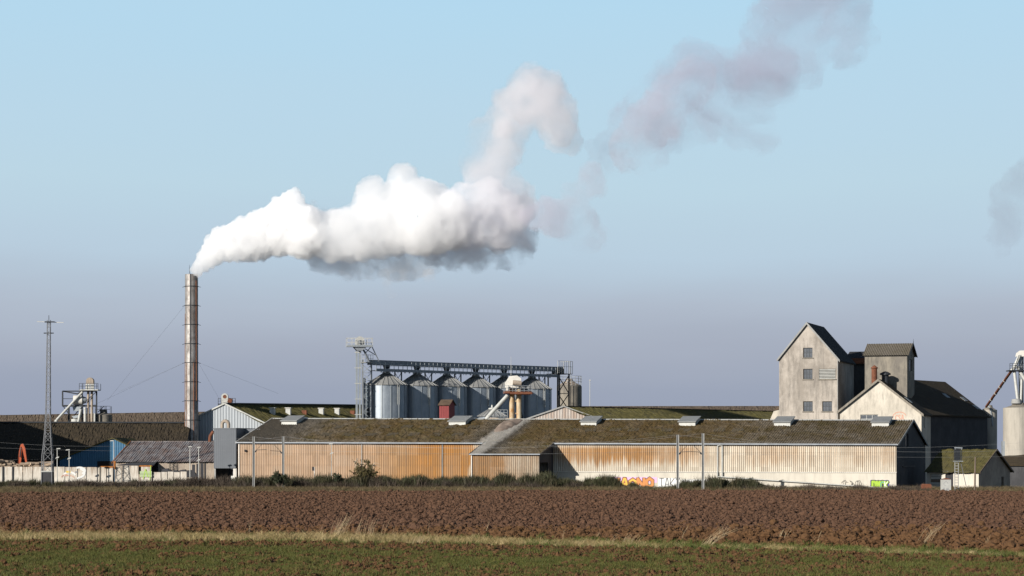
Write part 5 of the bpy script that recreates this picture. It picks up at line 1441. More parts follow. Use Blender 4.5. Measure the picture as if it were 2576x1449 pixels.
# ------------------------------------------------------------------ grain plant behind the dark shed
GP = Fr(143, 402, 0)
gp = empty('grain_cleaner', GP.o, 0, 'rusty grain-cleaning plant with white drum, pipes and slanting chute above the dark shed', 'plant')
X_ = lambda u: GP.x(u); Z_ = lambda v: GP.z(v, 0, 0)
rr = 9.2 * 402 / F
mb = MB(); mb.slab([(X_(227) + math.cos(a) * rr, -.55, Z_(959) + math.sin(a) * rr) for a in np.linspace(0, math.pi, 12)] + [(X_(227) - rr, -.55, Z_(966)), (X_(227) + rr, -.55, Z_(966))], (0, 1.1, 0)); mb.build('elevator_head', M_['tan_wall'], gp)
mb = MB()
for u in (219, 225, 231.5, 235): mb.bar((X_(u), -.5, Z_(966)), (X_(u), -.5, Z_(981)), .3)
mb.build('head_leg', M_['pale_metal'], gp)
for u in (222, 231): 
    mb = MB(); mb.tube((X_(u), 0, 0), (X_(u), 0, Z_(975)), .21, n=12); mb.build('pipe', M_['tan_wall'], gp)
mb = MB(); mb.box(X_(203), X_(250), -1.3, 1.3, Z_(982.5), Z_(980)); mb.build('platform', M_['pale_metal'], gp)
mb = MB()
for u in (203, 212, 240, 250):
    for y in (-1.3, 1.3): mb.bar((X_(u), y, Z_(981)), (X_(u), y, Z_(965)), .07)
for v in (965, 972): mb.bar((X_(203), -1.3, Z_(v)), (X_(250), -1.3, Z_(v)), .06)
mb.build('handrail', M_['steel_dark'], gp)
mb = MB()
for u in (157.5, 207, 243): mb.bar((X_(u), 0, 0 if u != 157.5 else Z_(1021)), (X_(u), 0, Z_(984)), .22)
mb.bar((X_(157), 0, Z_(984)), (X_(243), 0, Z_(984)), .2); mb.bar((X_(157), 0, Z_(1021)), (X_(243), 0, Z_(1021)), .3); mb.bar((X_(157), 0, Z_(1003)), (X_(184), 0, Z_(1003)), .1)
mb.bar((X_(158), 0, Z_(984)), (X_(195), 0, Z_(991)), .2); mb.bar((X_(195), 0, Z_(991)), (X_(207), 0, Z_(984)), .2)
mb.bar((X_(173), 0, 0), (X_(173), 0, Z_(1021)), .3); mb.bar((X_(160), 0, Z_(1023)), (X_(172), 0, Z_(1040)), .14); mb.bar((X_(173), .3, Z_(1062)), (X_(203), .3, Z_(1024)), .14); mb.bar((X_(206), -.4, Z_(1020)), (X_(243), -.4, Z_(986)), .12)
mb.build('frame', M_['steel_dark'], gp)
mb = MB(); c = (Z_(994) + Z_(1019)) / 2; mb.tube((X_(184), .1, c), (X_(206), .3, c), 12 * 402 / F, n=24); o = mb.build('drum', M_['white_paint'], gp)
mb = MB(); mb.tube((X_(206.2), .3, c), (X_(216), .3, c), 10.5 * 402 / F, 7 * 402 / F, n=20); mb.build('drum_end', M_['galv'], o)
mb = MB(); mb.tube((X_(210), -.6, Z_(985)), (X_(145.5), -1.2, Z_(1057)), .2, n=10); mb.tube((X_(145.5), -1.2, Z_(1057)), (X_(144), -1.2, Z_(1063)), .28, n=10); mb.build('chute', M_['pale_metal'], gp)
mb = MB(); mb.slab([(X_(183), -.3, Z_(1023)), (X_(206), -.3, Z_(1023)), (X_(199), -.3, Z_(1034)), (X_(186), -.3, Z_(1034))], (0, 1, 0)); mb.slab([(X_(181), -.3, Z_(1047)), (X_(204), -.3, Z_(1043)), (X_(205), -.3, Z_(1049)), (X_(186), -.3, Z_(1053))], (0, 1, 0)); mb.build('hopper', M_['galv'], gp)
mb = MB(); mb.tube((X_(190), 0, 0), (X_(190), 0, Z_(1054)), .75, n=16); mb.build('bin', M_['pale_metal'], gp)
mb = MB(); mb.tube((X_(205), -.5, Z_(1030)), (X_(198), -.5, Z_(1064)), .22, n=10); mb.tube((X_(215), -.3, Z_(1025)), (X_(215), -.3, 0), .24, n=10); mb.tube((X_(239), -.3, Z_(1040)), (X_(238), -.3, 0), .16, n=8); mb.build('feed_pipe', M_['pale_metal'], gp)
tk = empty('small_tank', (wx(261, 404), 404, 0), 0, 'small round grey concrete tank with railing beside the grain-cleaning plant', 'tank')
tr_, tz_ = 21 * 404 / F, wz(1044, 404)
mb = MB(); mb.lathe([(tr_, 0), (tr_, tz_)], 32); mb.build('wall', M_['tower_plaster'], tk)
mb = MB(); mb.lathe([(tr_ + .02, tz_), (.6, tz_ + .35), (.55, tz_ + .9), (0, tz_ + .9)], 28); mb.build('roof', M_['tower_plaster'], tk)
mb = MB()
for x in (-1.3, -.5, .3, 1.2):
    for y in (-.6, .6): mb.bar((x, y, tz_ + .2), (x, y, wz(1022, 404)), .07)
for z in (wz(1022, 404), wz(1030, 404)): mb.bar((-1.3, -.6, z), (1.2, -.6, z), .06)
mb.bar((-.9, -.3, tz_ + .5), (.1, -.3, tz_ + 1.5), .12); mb.build('railing', M_['steel_dark'], tk)

# ------------------------------------------------------------------ blue building, grey shed, hanging grey block
BB = Fr(150, 347, -6)
bb_ = empty('blue_building', BB.o, BB.rz, 'blue-clad building mostly in shadow in front of the dark shed', 'building')
bw2 = BB.x(372); bax2 = BB.x(284); bz1 = BB.z(1104, bax2, 0); bze0, bze1 = BB.z(1157, 0, 0), BB.z(1146, bw2, 0)
for x0, x1 in ((0, bax2), (bax2, bw2)):
    def pt(xs, q):
        zt = np.where(xs < bax2, bze0 + (bz1 - bze0) * xs / bax2, bze1 + (bz1 - bze1) * (bw2 - xs) / (bw2 - bax2))
        return np.stack([xs, np.zeros_like(xs), zt * q], -1)
    corrugated('wall_sheet', M_['blue_clad'], bb_, x0, x1, 0, 0, pt, .35, .03, 1)
mb = MB(); mb.slab([(-.4, -.3, bze0 - .15), (bax2, -.3, bz1 + .04), (bax2, 12, bz1 + .04), (-.4, 12, bze0 - .15)], (0, 0, .15)); mb.build('roof', M_['moss_roof'], bb_)
mb = MB(); mb.slab([(bax2 + .002, -.3, bz1 + .04), (bw2 + .4, -.3, bze1 - .15), (bw2 + .4, 12, bze1 - .15), (bax2 + .002, 12, bz1 + .04)], (0, 0, .15)); mb.build('roof', M_['moss_roof'], bb_)
mb = MB(); mb.box(BB.x(245), BB.x(284), -.06, -.04, 0, BB.z(1160, 0, 0)); mb.build('doorway', M_['black'], bb_)

GS = Fr(289, 337, -4)
gs = empty('grey_shed', GS.o, GS.rz, 'low tan-walled shed with grey corrugated roof in front of the chimney', 'shed')
gx1 = GS.x(541); gze, gyr = GS.z(1162, 0, 0), 11.0; gzr = GS.z(1111, GS.x(430, gyr), gyr)
def gpt(xs, t):
    y = -.4 + (gyr + .4) * t
    return np.stack([xs, np.full_like(xs, y), np.full_like(xs, gze + (gzr - gze) * t)], -1)
corrugated('roof', M_['grey_roof'], gs, -.3, gx1, 0, 0, gpt, .33, .045, 6, (0, -.3, .95), .10, seed=41)
mb = MB(); mb.slab([(-.3, gyr, gzr), (gx1, gyr, gzr), (gx1, 2 * gyr, gze), (-.3, 2 * gyr, gze)], (0, 0, .08)); mb.build('back_roof', M_['grey_roof'], gs)
mb = MB(); mb.box(0, gx1, 0, .3, -.1, gze - .05); mb.poly([(0, 0, -.1), (0, 2 * gyr, -.1), (0, 2 * gyr, gze), (0, gyr, gzr - .1), (0, 0, gze - .08)]); mb.poly([(0, 2 * gyr, -.1), (gx1, 2 * gyr, -.1), (gx1, 2 * gyr, gze), (0, 2 * gyr, gze)]); mb.build('wall', M_['tan_wall'], gs)
mb = MB(); mb.bar((-.32, -.4, gze - .1), (-.32, gyr, gzr), .08, .25); mb.build('bargeboard', M_['lichen'], gs)
mb = MB(); mb.slab([(GS.x(305), -2.4, GS.z(1171, 0, -2.4)), (GS.x(395), -2.4, GS.z(1172, 0, -2.4)), (GS.x(395), -.02, GS.z(1163, 0, 0)), (GS.x(340), -.02, GS.z(1164, 0, 0))], (0, 0, .08)); mb.build('awning', M_['dark_wall'], gs)
mb = MB(); mb.box(GS.x(375), GS.x(398), -.06, -.004, 0, GS.z(1164, 0, 0)); mb.build('doorway', M_['black'], gs)

GB = Fr(538, 333.5, -18)
gb = empty('grey_block', GB.o, GB.rz, 'dark grey ribbed steel-clad block standing on posts at the left end of the front warehouse', 'building')
gbx = GB.x(594); gz1, gz0 = GB.z(1078.5, 0, 0), GB.z(1178, 0, 0)
gbx2 = GB.x(640, 3)
def pt(xs, q): return np.stack([xs, np.zeros_like(xs), gz0 + (gz1 - gz0) * q + 0 * xs], -1)
corrugated('cladding_sheet', M_['grey_clad'], gb, 0, gbx, 0, 0, pt, .30, .025, 1)
mb = MB(); mb.box(0, gbx - .02, .05, 2.95, gz0, gz1); mb.build('wall', M_['grey_clad'], gb)
def pt2(xs, q): return np.stack([xs, np.full_like(xs, 3.0), 4.0 + (gz1 - .02 - 4.0) * q + 0 * xs], -1)
corrugated('cladding_sheet', M_['grey_clad'], gb, gbx - .3, gbx2 + 1, 0, 0, pt2, .30, .025, 1)
mb = MB(); mb.box(-.1, gbx + .05, -.1, 9, gz1 + .002, gz1 + .1); mb.build('roof', M_['grey_clad'], gb)
for u in (540, 588, 593):
    x = GB.x(u); mb = MB(); mb.box(x - .1, x + .1, .1, .3, -.1, gz0 - .002); mb.build('post', M_['white_paint'] if u > 580 else M_['concrete_post'], gb)
mb = MB(); mb.box(0, gbx, 5, 5.2, 0, gz0 + 1); mb.build('inner_wall', M_['dark_wall'], gb)
mb = MB(); mb.box(GB.x(566), GB.x(577), 2.0, 3.2, .2, 1.6); mb.build('stored_crate', M_['pale_metal'], gb)
# goose-neck duct standing on it, and the bent duct at its side
def arc(c, r, a0, a1, n=8, y=0): return [(c[0] + r * math.cos(a), y, c[1] + r * math.sin(a)) for a in np.linspace(a0, a1, n)]
gx_, gzz = GB.x(567, 2), GB.z(1068, GB.x(567, 2), 2)
mb = MB(); mb.path([(gx_ - .5, 2, gz1)] + arc((gx_, gzz), .5, math.pi, 0, 22, 2) + [(gx_ + .5, 2, gz1)], .24, 12); mb.build('gooseneck_duct', M_['tan_wall'], gb)
xx = GB.x(531, 1); mb = MB(); mb.path([(xx + .4, 1, GB.z(1085, xx, 1)), (xx + .1, 1, GB.z(1091, xx, 1)), (xx - .15, 1, GB.z(1098, xx, 1)), (xx - .2, 1, GB.z(1112, xx, 1))], .24, 10); mb.build('bent_duct', M_['rust'], gb)

# ------------------------------------------------------------------ concrete wall of upright panels
CW = Fr(0, 331, -2)
cw = empty('panel_wall', CW.o, CW.rz, 'streaky pale concrete panel wall at the far left, topped with orange lichen', 'wall')
edges_u = [-40, -8, 7.5, 32, 57, 82, 107, 132, 163, 195, 217, 251, 268, 285.5]
ctopz = CW.z(1174.5, 0, 0)
def panel(u0, u1, vt, y=0, th=.16, m='panel', parent=cw, gap=.05, F_=CW):
    a, b = F_.x(u0, y), F_.x(u1, y); zt = F_.z(vt, a, y)
    mb = MB(); j = random.uniform(-.03, .03); mb.box(a + gap, b - gap, y + j, y + j + th, -.12, zt + random.uniform(-.05, .05)); return mb.build('panel', M_[m], parent)
for a, b in zip(edges_u, edges_u[1:]): panel(a, b, 1174.5)
for u in (7.5, 32, 132, 251, 285.5):
    x = CW.x(u); mb = MB(); mb.box(x - .09, x + .09, -.12, .2, -.1, ctopz + .05); mb.build('wall_post', M_['dark_wall'] if u != 251 else M_['concrete'], cw)
mb = MB(); mb.box(CW.x(251), CW.x(286), -.02, .2, ctopz - .12, ctopz + .1); mb.build('lichen_cap', M_['lichen'], cw)
mb = MB(); mb.box(CW.x(285.5), CW.x(291), -.1, .15, CW.z(1180, 0, 0), CW.z(1160, 0, 0)); mb.build('lichen_cap', M_['lichen'], cw)
for a, b, vt, m in ((290, 306, 1174, 'panel'), (306, 349, 1172, 'panel'), (354, 382, 1172, 'panel')): panel(a, b, vt, .1)
mb = MB(); mb.box(CW.x(350), CW.x(382), .08, .3, CW.z(1174, 0, 0), CW.z(1170.5, 0, 0)); mb.build('lichen_cap', M_['lichen'], cw)
for a, b in ((384, 405), (405, 421), (421, 437), (437, 453), (453, 470)): panel(a, b, 1187, .3)
for a, b in ((482, 491.5), (493, 503), (503, 513), (513, 519)):
    o = panel(a, b, 1166 if a > 490 else 1168, -.3, .08, 'dark_wall'); o.name = 'board'
b_, bw = patch_lines(354, 380, 1177, 1208, 4, CW, .1); spray('graffiti', [('pale_green', b_[1:3], bw * .8, .02), ('green', [[(CW.x(377), CW.z(1208, 0, 0)), (CW.x(379), CW.z(1172, 0, 0))], [(CW.x(360), CW.z(1205, 0, 0)), (CW.x(366), CW.z(1180, 0, 0)), (CW.x(372), CW.z(1200, 0, 0))]], .1, .01)], cw, 'pale green spray paint')
def curl(cu, cv, ru, rv, a0, a1, n=10): return [(CW.x(cu + ru * math.cos(a)), CW.z(cv - rv * math.sin(a), 0, 0)) for a in np.linspace(a0, a1, n)]
spray('graffiti', [('white', [curl(185, 1190, 28, 14, .9, -1.2), curl(175, 1196, 14, 8, 3, .2), curl(200, 1184, 14, 8, 2, -1)], .26, -.04), ('red', [curl(165, 1206, 12, 12, 2.6, .6), curl(172, 1204, 16, 8, 2.2, .4)], .09, -.045), ('yellow', [[(CW.x(168), CW.z(1187, 0, 0)), (CW.x(176), CW.z(1187, 0, 0))]], .28, -.046), ('grey', [[(CW.x(190), CW.z(1187.5, 0, 0)), (CW.x(194), CW.z(1187, 0, 0))]], .2, -.046)], cw, 'white swirl with a yellow spot and red-brown strokes')
# junk heap behind the low wall
mb = MB(); n = 0
for k in range(14):
    x = CW.x(random.uniform(388, 470), 2.5); z = CW.z(random.uniform(1178, 1188), 0, 2.5); mb.slab([(x, 2.5, z - 1), (x + 1.6, 2.5, z - 1), (x + 1.6 - .6, 2.7, z), (x + .2, 2.7, z - .1)], (0, .8, 0))
o = mb.build('scrap', M_['dark_wall']); o.location = CW.o; o.rotation_euler = (0, 0, CW.rz); tag(o, 'dark heap of scrap boards behind the low concrete wall', 'scrap heap', kind='stuff')
# logs
rl = random.Random(21)
def log(u, v, D, r, ln, rot, lab, grp):
    mb = MB(); mb.tube((-ln / 2, 0, 0), (ln / 2, 0, 0), r, r * rl.uniform(.8, 1), n=9, caps=False); o = mb.build('log', M_['bark'])
    mb = MB(); mb.tube((-ln / 2 - .012, 0, 0), (-ln / 2 - .002, 0, 0), r * .98, n=9); mb.tube((ln / 2 + .002, 0, 0), (ln / 2 + .012, 0, 0), r * .8, n=9); mb.build('cut_end', M_['log_end'], o)
    o.location = P(u, v, D); o.rotation_euler = (rl.uniform(0, 6), rot, rl.uniform(-.5, .9))
    return tag(o, lab, 'log', grp)
for k in range(34):
    row = k // 9; u = -14 + (k % 9) * 5.2 + row * .8
    vv = 1176 - row * 5.0 + rl.uniform(-1.5, 1.5)
    if u > 32 - row * 5: continue
    log(u, vv, 332.8 + rl.uniform(-.5, .9), rl.uniform(.13, .24), rl.uniform(2.0, 3.6), rl.uniform(-.12, .12), 'sawn log in the heap left of the orange digger arm', 'logs heaped at the far left edge')
for k in range(48):
    row = k // 14; u = 50 + (k % 14) * 4.6 + rl.uniform(-2, 2)
    hmax = 1176 - 22 * max(0, 1 - abs(u - 96) / 42)
    vv = 1177 - row * 5.2 + rl.uniform(-1.5, 1.5)
    if vv < hmax: continue
    log(u, vv, 332.8 + rl.uniform(-.5, .9), rl.uniform(.12, .24), rl.uniform(1.6, 3.4), rl.uniform(-.25, .2), 'sawn log in the heap between the orange digger arm and the lattice mast', 'logs heaped right of the digger arm')
# digger
DG = Fr(57, 335.5, 0)
dg_ = empty('digger', DG.o, 0, 'orange digger, its folded arm raised above the log heap', 'digger')
def arm(name, pts, w, d=.35):
    mb = MB()
    for (a, wa), (b, wb) in zip(pts, pts[1:]):
        a, b = Vector(a), Vector(b); dd = (b - a).normalized(); nn = Vector((-dd.z, 0, dd.x))
        mb.slab([a - nn * wa, b - nn * wb, b + nn * wb, a + nn * wa], (0, d, 0))
    return mb.build(name, M_['orange'], dg_)
X2 = lambda u: DG.x(u); Z2 = lambda v: DG.z(v, 0, 0)
arm('boom', [((X2(47.5), 0, Z2(1172)), .2), ((X2(51), 0, Z2(1140)), .24), ((X2(55.5), 0, Z2(1119)), .2)], 0)
arm('stick', [((X2(56.5), -.4, Z2(1117)), .16), ((X2(61), -.4, Z2(1128)), .2), ((X2(67.5), -.4, Z2(1164)), .11)], 0)
mb = MB(); mb.tube((X2(51), -.2, Z2(1150)), (X2(54), -.2, Z2(1124)), .09, n=8); mb.build('ram', M_['steel_dark'], dg_)
mb = MB(); mb.box(X2(57), X2(57) + 2.6, 0, 2.2, .9, 2.4); mb.build('body', M_['orange'], dg_)
mb = MB()
for y in (-.1, 1.8): mb.box(X2(57) - .4, X2(57) + 3.0, y, y + .5, 0, .85)
mb.build('track', M_['black'], dg_)

# ------------------------------------------------------------------ lattice mast
MD = 322.0
lm = empty('lattice_mast', (wx(119.5, MD), MD, 0), 0, 'tall tapering steel lattice mast with crossbar aerials at the left', 'mast')
prof = [(1222, 13.5), (1178, 12.6), (1145, 12.4), (1130, 10.6), (1090, 7.6), (1040, 5.6), (960, 4.7), (870, 4.1), (805, 3.9)]
lv_ = [(wz(v, MD), h * MD / F) for v, h in prof]
def mw_(z):
    for (za, a), (zb, b) in zip(lv_, lv_[1:]):
        if za <= z <= zb: return a + (b - a) * (z - za) / (zb - za)
    return lv_[-1][1]
cxo = lambda z: (z / lv_[-1][0]) * (123.0 - 119.5) * MD / F
for sx_, sy_ in ((-1, -1), (1, -1), (1, 1), (-1, 1)):
    mb = MB()
    for (za, a), (zb, b) in zip(lv_, lv_[1:]): mb.bar((sx_ * a + cxo(za), sy_ * a, za), (sx_ * b + cxo(zb), sy_ * b, zb), .10 - .0025 * za)
    mb.build('leg', M_['mast_steel'], lm)
mb = MB(); z = 2.2; k = 0
while z < lv_[-1][0] - .3:
    h = mw_(z) * 2 * .95; zt = min(z + max(.55, h), lv_[-1][0]); a, b = mw_(z), mw_(zt); s = 1 if k % 2 else -1; w = .05
    for q in range(4):
        c0, c1 = [((-1, -1), (1, -1)), ((1, -1), (1, 1)), ((1, 1), (-1, 1)), ((-1, 1), (-1, -1))][q]
        if s < 0: c0, c1 = c1, c0
        mb.bar((c0[0] * a + cxo(z), c0[1] * a, z), (c1[0] * b + cxo(zt), c1[1] * b, zt), w)
        if q == 0: mb.bar((c0[0] * a + cxo(z), c0[1] * a, z), (c1[0] * a + cxo(z), c1[1] * a, z), w)
    z = zt; k += 1
mb.build('bracing', M_['mast_steel'], lm)
zt = wz(810, MD); mb = MB(); mb.bar((wx(93, MD) - lm.location.x, 0, wz(809, MD)), (wx(160, MD) - lm.location.x, 0, wz(811.5, MD)), .09); mb.build('aerial', M_['pale_metal'], lm)
mb = MB(); mb.bar((wx(113, MD) - lm.location.x, -.2, zt), (wx(138, MD) - lm.location.x, -.2, zt), .16); mb.bar((wx(110, MD) - lm.location.x, 0, wz(838, MD)), (wx(135, MD) - lm.location.x, 0, wz(838, MD)), .14); mb.tube((cxo(zt), 0, zt - .3), (cxo(zt), 0, zt + .9), .04); mb.build('crossbar', M_['steel_dark'], lm)
mb = MB(); a = mw_(.5); mb.box(-a * .95, a * .95, -a * .9, a * .9, -.1, wz(1187, MD)); o = mb.build('cabinet', M_['dark_wall'], lm)
mb = MB(); mb.box(-a * 1.02, a * 1.02, -a * 1.02, a, wz(1186.8, MD), wz(1184.5, MD)); mb.build('cabinet_top', M_['pale_metal'], lm)

# ------------------------------------------------------------------ slim posts at the left, railway posts, wires
def slim_post(u, vt, D, label, lamp=True, arm_=0.0, boxv=None, h='pale_metal', r=.07, r2=.05):
    t = empty('lamp_post' if lamp else 'slim_post', (wx(u, D), D, 0), 0, label, 'post')
    mb = MB(); zt = wz(vt, D); mb.tube((0, 0, -.1), (0, 0, zt), r, r2, n=8); mb.build('pole', M_[h], t)
    if lamp:
        mb = MB(); mb.slab([(arm_ - .28, -.12, zt), (arm_ + .3, -.12, zt + .03), (arm_ + .26, -.12, zt + .16), (arm_ - .2, -.12, zt + .13)], (0, .26, 0)); mb.build('lamp_head', M_['pale_metal'], t)
    if boxv:
        mb = MB(); z = wz(boxv, D); mb.slab([(-.28, -.1, z - .1), (.2, -.1, z + .02), (.26, -.1, z + .2), (-.1, -.1, z + .1)], (0, .2, 0)); mb.build('floodlight', M_['pale_metal'], t)
    return t
slim_post(144, 1130, 326, 'pale lamp post nearest the lattice mast, with a lower floodlight', True, .15, 1152)
slim_post(174, 1133, 326, 'pale lamp post before the white swirl on the concrete wall', True, -.2, 1154)
slim_post(286.5, 1110, 340, 'lamp post with pale head against the blue building', True, -.3)
slim_post(478, 1125, 328, 'slim pale post left of the dark boards', True, 0, None, 'pale_metal')
slim_post(500, 1126.5, 328, 'slim pale post in front of the dark boards', True, 0, 1158)
slim_post(791, 1175, 318, 'short white post with a dark box before the tan part of the warehouse front', False, 0, None, 'white_paint', .06, .06)
mb = MB(); mb.box(-.3, -.07, -.1, .1, wz(1184, 318), wz(1174, 318)); mb.build('box', M_['dark_wall'], bpy.data.objects['slim_post'])
slim_post(834, 1118, 318, 'thin pale lamp post standing before the warehouse, between railway post and bush', True, -.1, 1141, 'pale_metal', .045, .04)
slim_post(906, 1174, 314, 'short pale pipe post at the foot of the bushy shrub', False, 0, None, 'concrete_post', .07, .07)
mb = MB(); mb.box(.02, .75, -.1, .4, wz(1208, 314), wz(1190, 314)); mb.build('cabinet', M_['dark_wall'], bpy.data.objects['slim_post.001'])

def rail_post(u, vt, D, label, side, vbr):
    t = empty('railway_post', (wx(u, D), D, 0), 0, label, 'post', 'railway posts before the warehouse')
    zt = wz(vt, D); mb = MB(); mb.box(-.15, -.09, -.14, .14, -.2, zt); mb.box(.09, .15, -.14, .14, -.2, zt); mb.box(-.088, .088, -.04, .04, -.2, zt - .02); mb.build('column', M_['concrete_post'], t)
    mb = MB(); z = wz(vbr, D); s = side
    mb.path([(s * .1, 0, z - .1), (s * .45, 0, z + .15), (s * 1.7, 0, z + .22)], .03); mb.tube((s * .3, 0, z + .1), (s * 1.2, 0, z + 1.0), .025); mb.tube((s * .1, 0, z - .15), (s * .4, 0, z + .1), .09); mb.build('bracket_arm', M_['steel_dark'], t)
    return t
RPs = [rail_post(638, 1098, 314, 'railway post at the left end of the warehouse front, its arm pointing right', 1, 1135), rail_post(712.5, 1098, 312, 'railway post rising behind the small dark shrub, its arm pointing left', -1, 1138),
       rail_post(1705, 1093.5, 296, 'railway post in front of the white plinth, its arm pointing right', 1, 1140), rail_post(1768.5, 1090, 294, 'railway post just left of the pair of downpipes, its arm pointing left', -1, 1140)]
def wire(pts, r=.022, label='', sag=.25):
    mb = MB()
    for a, b in zip(pts, pts[1:]):
        q = [a.lerp(b, k / 12) - Vector((0, 0, sag * 4 * (k / 12) * (1 - k / 12) * (b - a).length / 60)) for k in range(13)]; mb.path(q, r, 4)
    o = mb.build('overhead_wire', M_['wire']); tag(o, label, 'wire', 'overhead wires along the railway')
    return o
wire([P(-60, 1108, 318), P(638, 1099, 314), P(1705, 1094, 296), P(2640, 1108, 284)], .008, 'top overhead wire strung along the front of the warehouse', 1.6)
wire([P(600, 1103, 316), P(712, 1098, 312), P(1768, 1090.5, 294), P(2640, 1126, 282)], .008, 'second overhead wire, sagging across the mossy roof edge', 1.8)
wire([P(-60, 1124, 318), P(712, 1129, 312), P(1705, 1134, 296), P(2640, 1146, 284)], .007, 'lowest thin wire crossing the ribbed warehouse front', .6)

# right-hand signal stand, wooden pole, cabinet
SG = Fr(2409, 287, 0)
sg = empty('signal_stand', SG.o, 0, 'steel ladder stand carrying a dark transformer box before the mossy outbuilding', 'stand')
x0, x1 = SG.x(2402), SG.x(2411)
mb = MB()
for x in (x0, x1): mb.bar((x, 0, -.1), (x, 0, SG.z(1160, 0, 0)), .08)
for k in range(12): mb.bar((x0, 0, .15 + k * .34), (x1, 0, .15 + k * .34), .07)
mb.build('ladder_column', M_['concrete_post'], sg)
mb = MB(); mb.bar((SG.x(2417), .2, SG.z(1160, 0, 0)), (SG.x(2431), .2, SG.z(1222, 0, 0)), .07); mb.build('stay', M_['wire'], sg)
mb = MB()
for k in range(7):
    z = SG.z(1158, 0, 0) + k * .2; mb.box(SG.x(2401), SG.x(2416), -.3, .5, z, z + .13)
mb.box(SG.x(2402), SG.x(2415), -.25, .45, SG.z(1158, 0, 0), SG.z(1131, 0, 0)); mb.build('transformer', M_['steel_dark'], sg)
mb = MB(); mb.box(SG.x(2399), SG.x(2422), -.3, .5, SG.z(1161, 0, 0), SG.z(1159.4, 0, 0)); mb.bar((SG.x(2401), 0, SG.z(1126, 0, 0)), (SG.x(2421), 0, SG.z(1127, 0, 0)), .12)
for u in (2403, 2419): mb.bar((SG.x(u), 0, SG.z(1160, 0, 0)), (SG.x(u), 0, SG.z(1127, 0, 0)), .06)
mb.build('bracket', M_['galv'], sg)
t = empty('wooden_pole', (wx(2452, 285), 285, 0), 0, 'plain brown wooden pole before the cream wall of the outbuilding', 'pole')
mb = MB(); mb.tube((0, 0, -.2), (.08, 0, wz(1150, 285)), .12, .09, n=10); mb.build('shaft', M_['wood'], t)
KB = Fr(2380, 284, 0)
kb = empty('white_cabinet', KB.o, 0, 'scribbled white equipment cabinet with rusty lid before the outbuilding', 'cabinet')
kx0, kx1 = KB.x(2369), KB.x(2392.5)
mb = MB(); mb.box(kx0, kx1, 0, .8, -.1, KB.z(1206, 0, 0)); mb.build('body', M_['pale_metal'], kb)
mb = MB(); mb.slab([(kx0 - .05, -.05, KB.z(1206, 0, 0) + .002), (kx1 + .05, -.05, KB.z(1206, 0, 0) + .002), ((kx0 + kx1) / 2, -.05, KB.z(1202.5, 0, 0))], (0, .9, 0)); mb.build('lid', M_['rust'], kb)
spray('graffiti', [('grey', [[(kx0 + .15 + .16 * k, .35 + .25 * math.sin(k * 2.1 + j)) for k in range(6)] for j in range(3)] + [[(kx0 + .5 + .25 * math.cos(t_ * .6), 1.1 + .25 * math.sin(t_ * .6)) for t_ in range(9)]], .04, -.004)], kb, 'grey scribble')
mb = MB(); mb.box(-.6, .6, -.3, .3, -.1, .9); mb.box(-.5, .5, -.25, .25, .9, 1.0); o = mb.build('red_bin', M_['rust']); o.location = (wx(2330, 290), 290, 0); tag(o, 'dark red bin at the shaded corner of the warehouse gable', 'bin')

# ------------------------------------------------------------------ grey silos at the right edge
def m_grey_silo():
    t = NT('grey_concrete_silo', .85, 0, .25); n1 = t.noise(.5, (1, 1, .3), 6, .65); n2 = t.noise(2., (1, 1, .2), 4, .6, 4.)
    return t.done(t.mix(t.rng(n2, .5, .75, 0, .5), t.mix(t.rng(n1, .4, .66), (.36, .33, .28), (.27, .25, .215)), (.18, .165, .145)))
M_['grey_silo'] = m_grey_silo()
def grey_silo(name, u, r_px, D, vt, label):
    t = empty(name, (wx(u, D), D, 0), 0, label, 'silo', 'grey silos at the right edge')
    r, zt = r_px * D / F, wz(vt, D)
    mb = MB(); mb.lathe([(r, 0), (r, zt), (r - .15, zt + .02)], 36); mb.build('wall', M_['grey_silo'], t)
    mb = MB(); mb.lathe([(r - .14, zt + .0), (r * .45, zt + .35), (r * .4, zt + .7), (0, zt + .75)], 30); mb.build('top', M_['concrete'], t)
    return t, r, zt
g1, r1, z1 = grey_silo('thin_silo', 2488, 20, 364, 1031, 'slender grey silo half hidden by the dark hall, met by the red pipe')
mb = MB(); mb.path([(-.6, -1.0, z1 + .6), (-.1, -1.3, z1 + .3), (.2, -1.2, z1 - 1.2), (.3, -1.28, z1 - 2.5)], .12, 8); mb.build('elbow', M_['galv'], g1)
g2, r2, z2 = grey_silo('thick_silo', 2562, 38, 336, 1026, 'thick pale grey silo cut off by the right edge of the picture')
mb = MB(); mb.box(-r2 - .25, -r2 + .1, -.6, .2, 0, wz(1110, 336)); mb.build('steel_column', M_['galv'], g2)
mb = MB(); a = R(-70); mb.bar((r2 * 1.04 * math.cos(a), r2 * 1.04 * math.sin(a), 0), (r2 * 1.04 * math.cos(a), r2 * 1.04 * math.sin(a), wz(1110, 336)), .25); mb.build('steel_column', M_['steel_blue'], g2)
mb = MB(); mb.lathe([(r2 * .35, z2 + .6), (r2 * .3, z2 + 1.2), (0, z2 + 1.3)], 18, (-.4, -.5, 0)); mb.build('manhole', M_['concrete_post'], g2)
RE = Fr(2562, 337, 0)
re2 = empty('right_elevator', RE.o, 0, 'white-headed elevator with spreading pipes above the thick grey silo', 'elevator')
XR = lambda u: RE.x(u); ZR = lambda v: RE.z(v, 0, 0)
mb = MB(); mb.slab([(XR(2556), -.5, ZR(897)), (XR(2558), -.5, ZR(888)), (XR(2566), -.5, ZR(882)), (XR(2584), -.5, ZR(882)), (XR(2592), -.5, ZR(892)), (XR(2592), -.5, ZR(897))], (0, 1.0, 0)); mb.build('head', M_['white_paint'], re2)
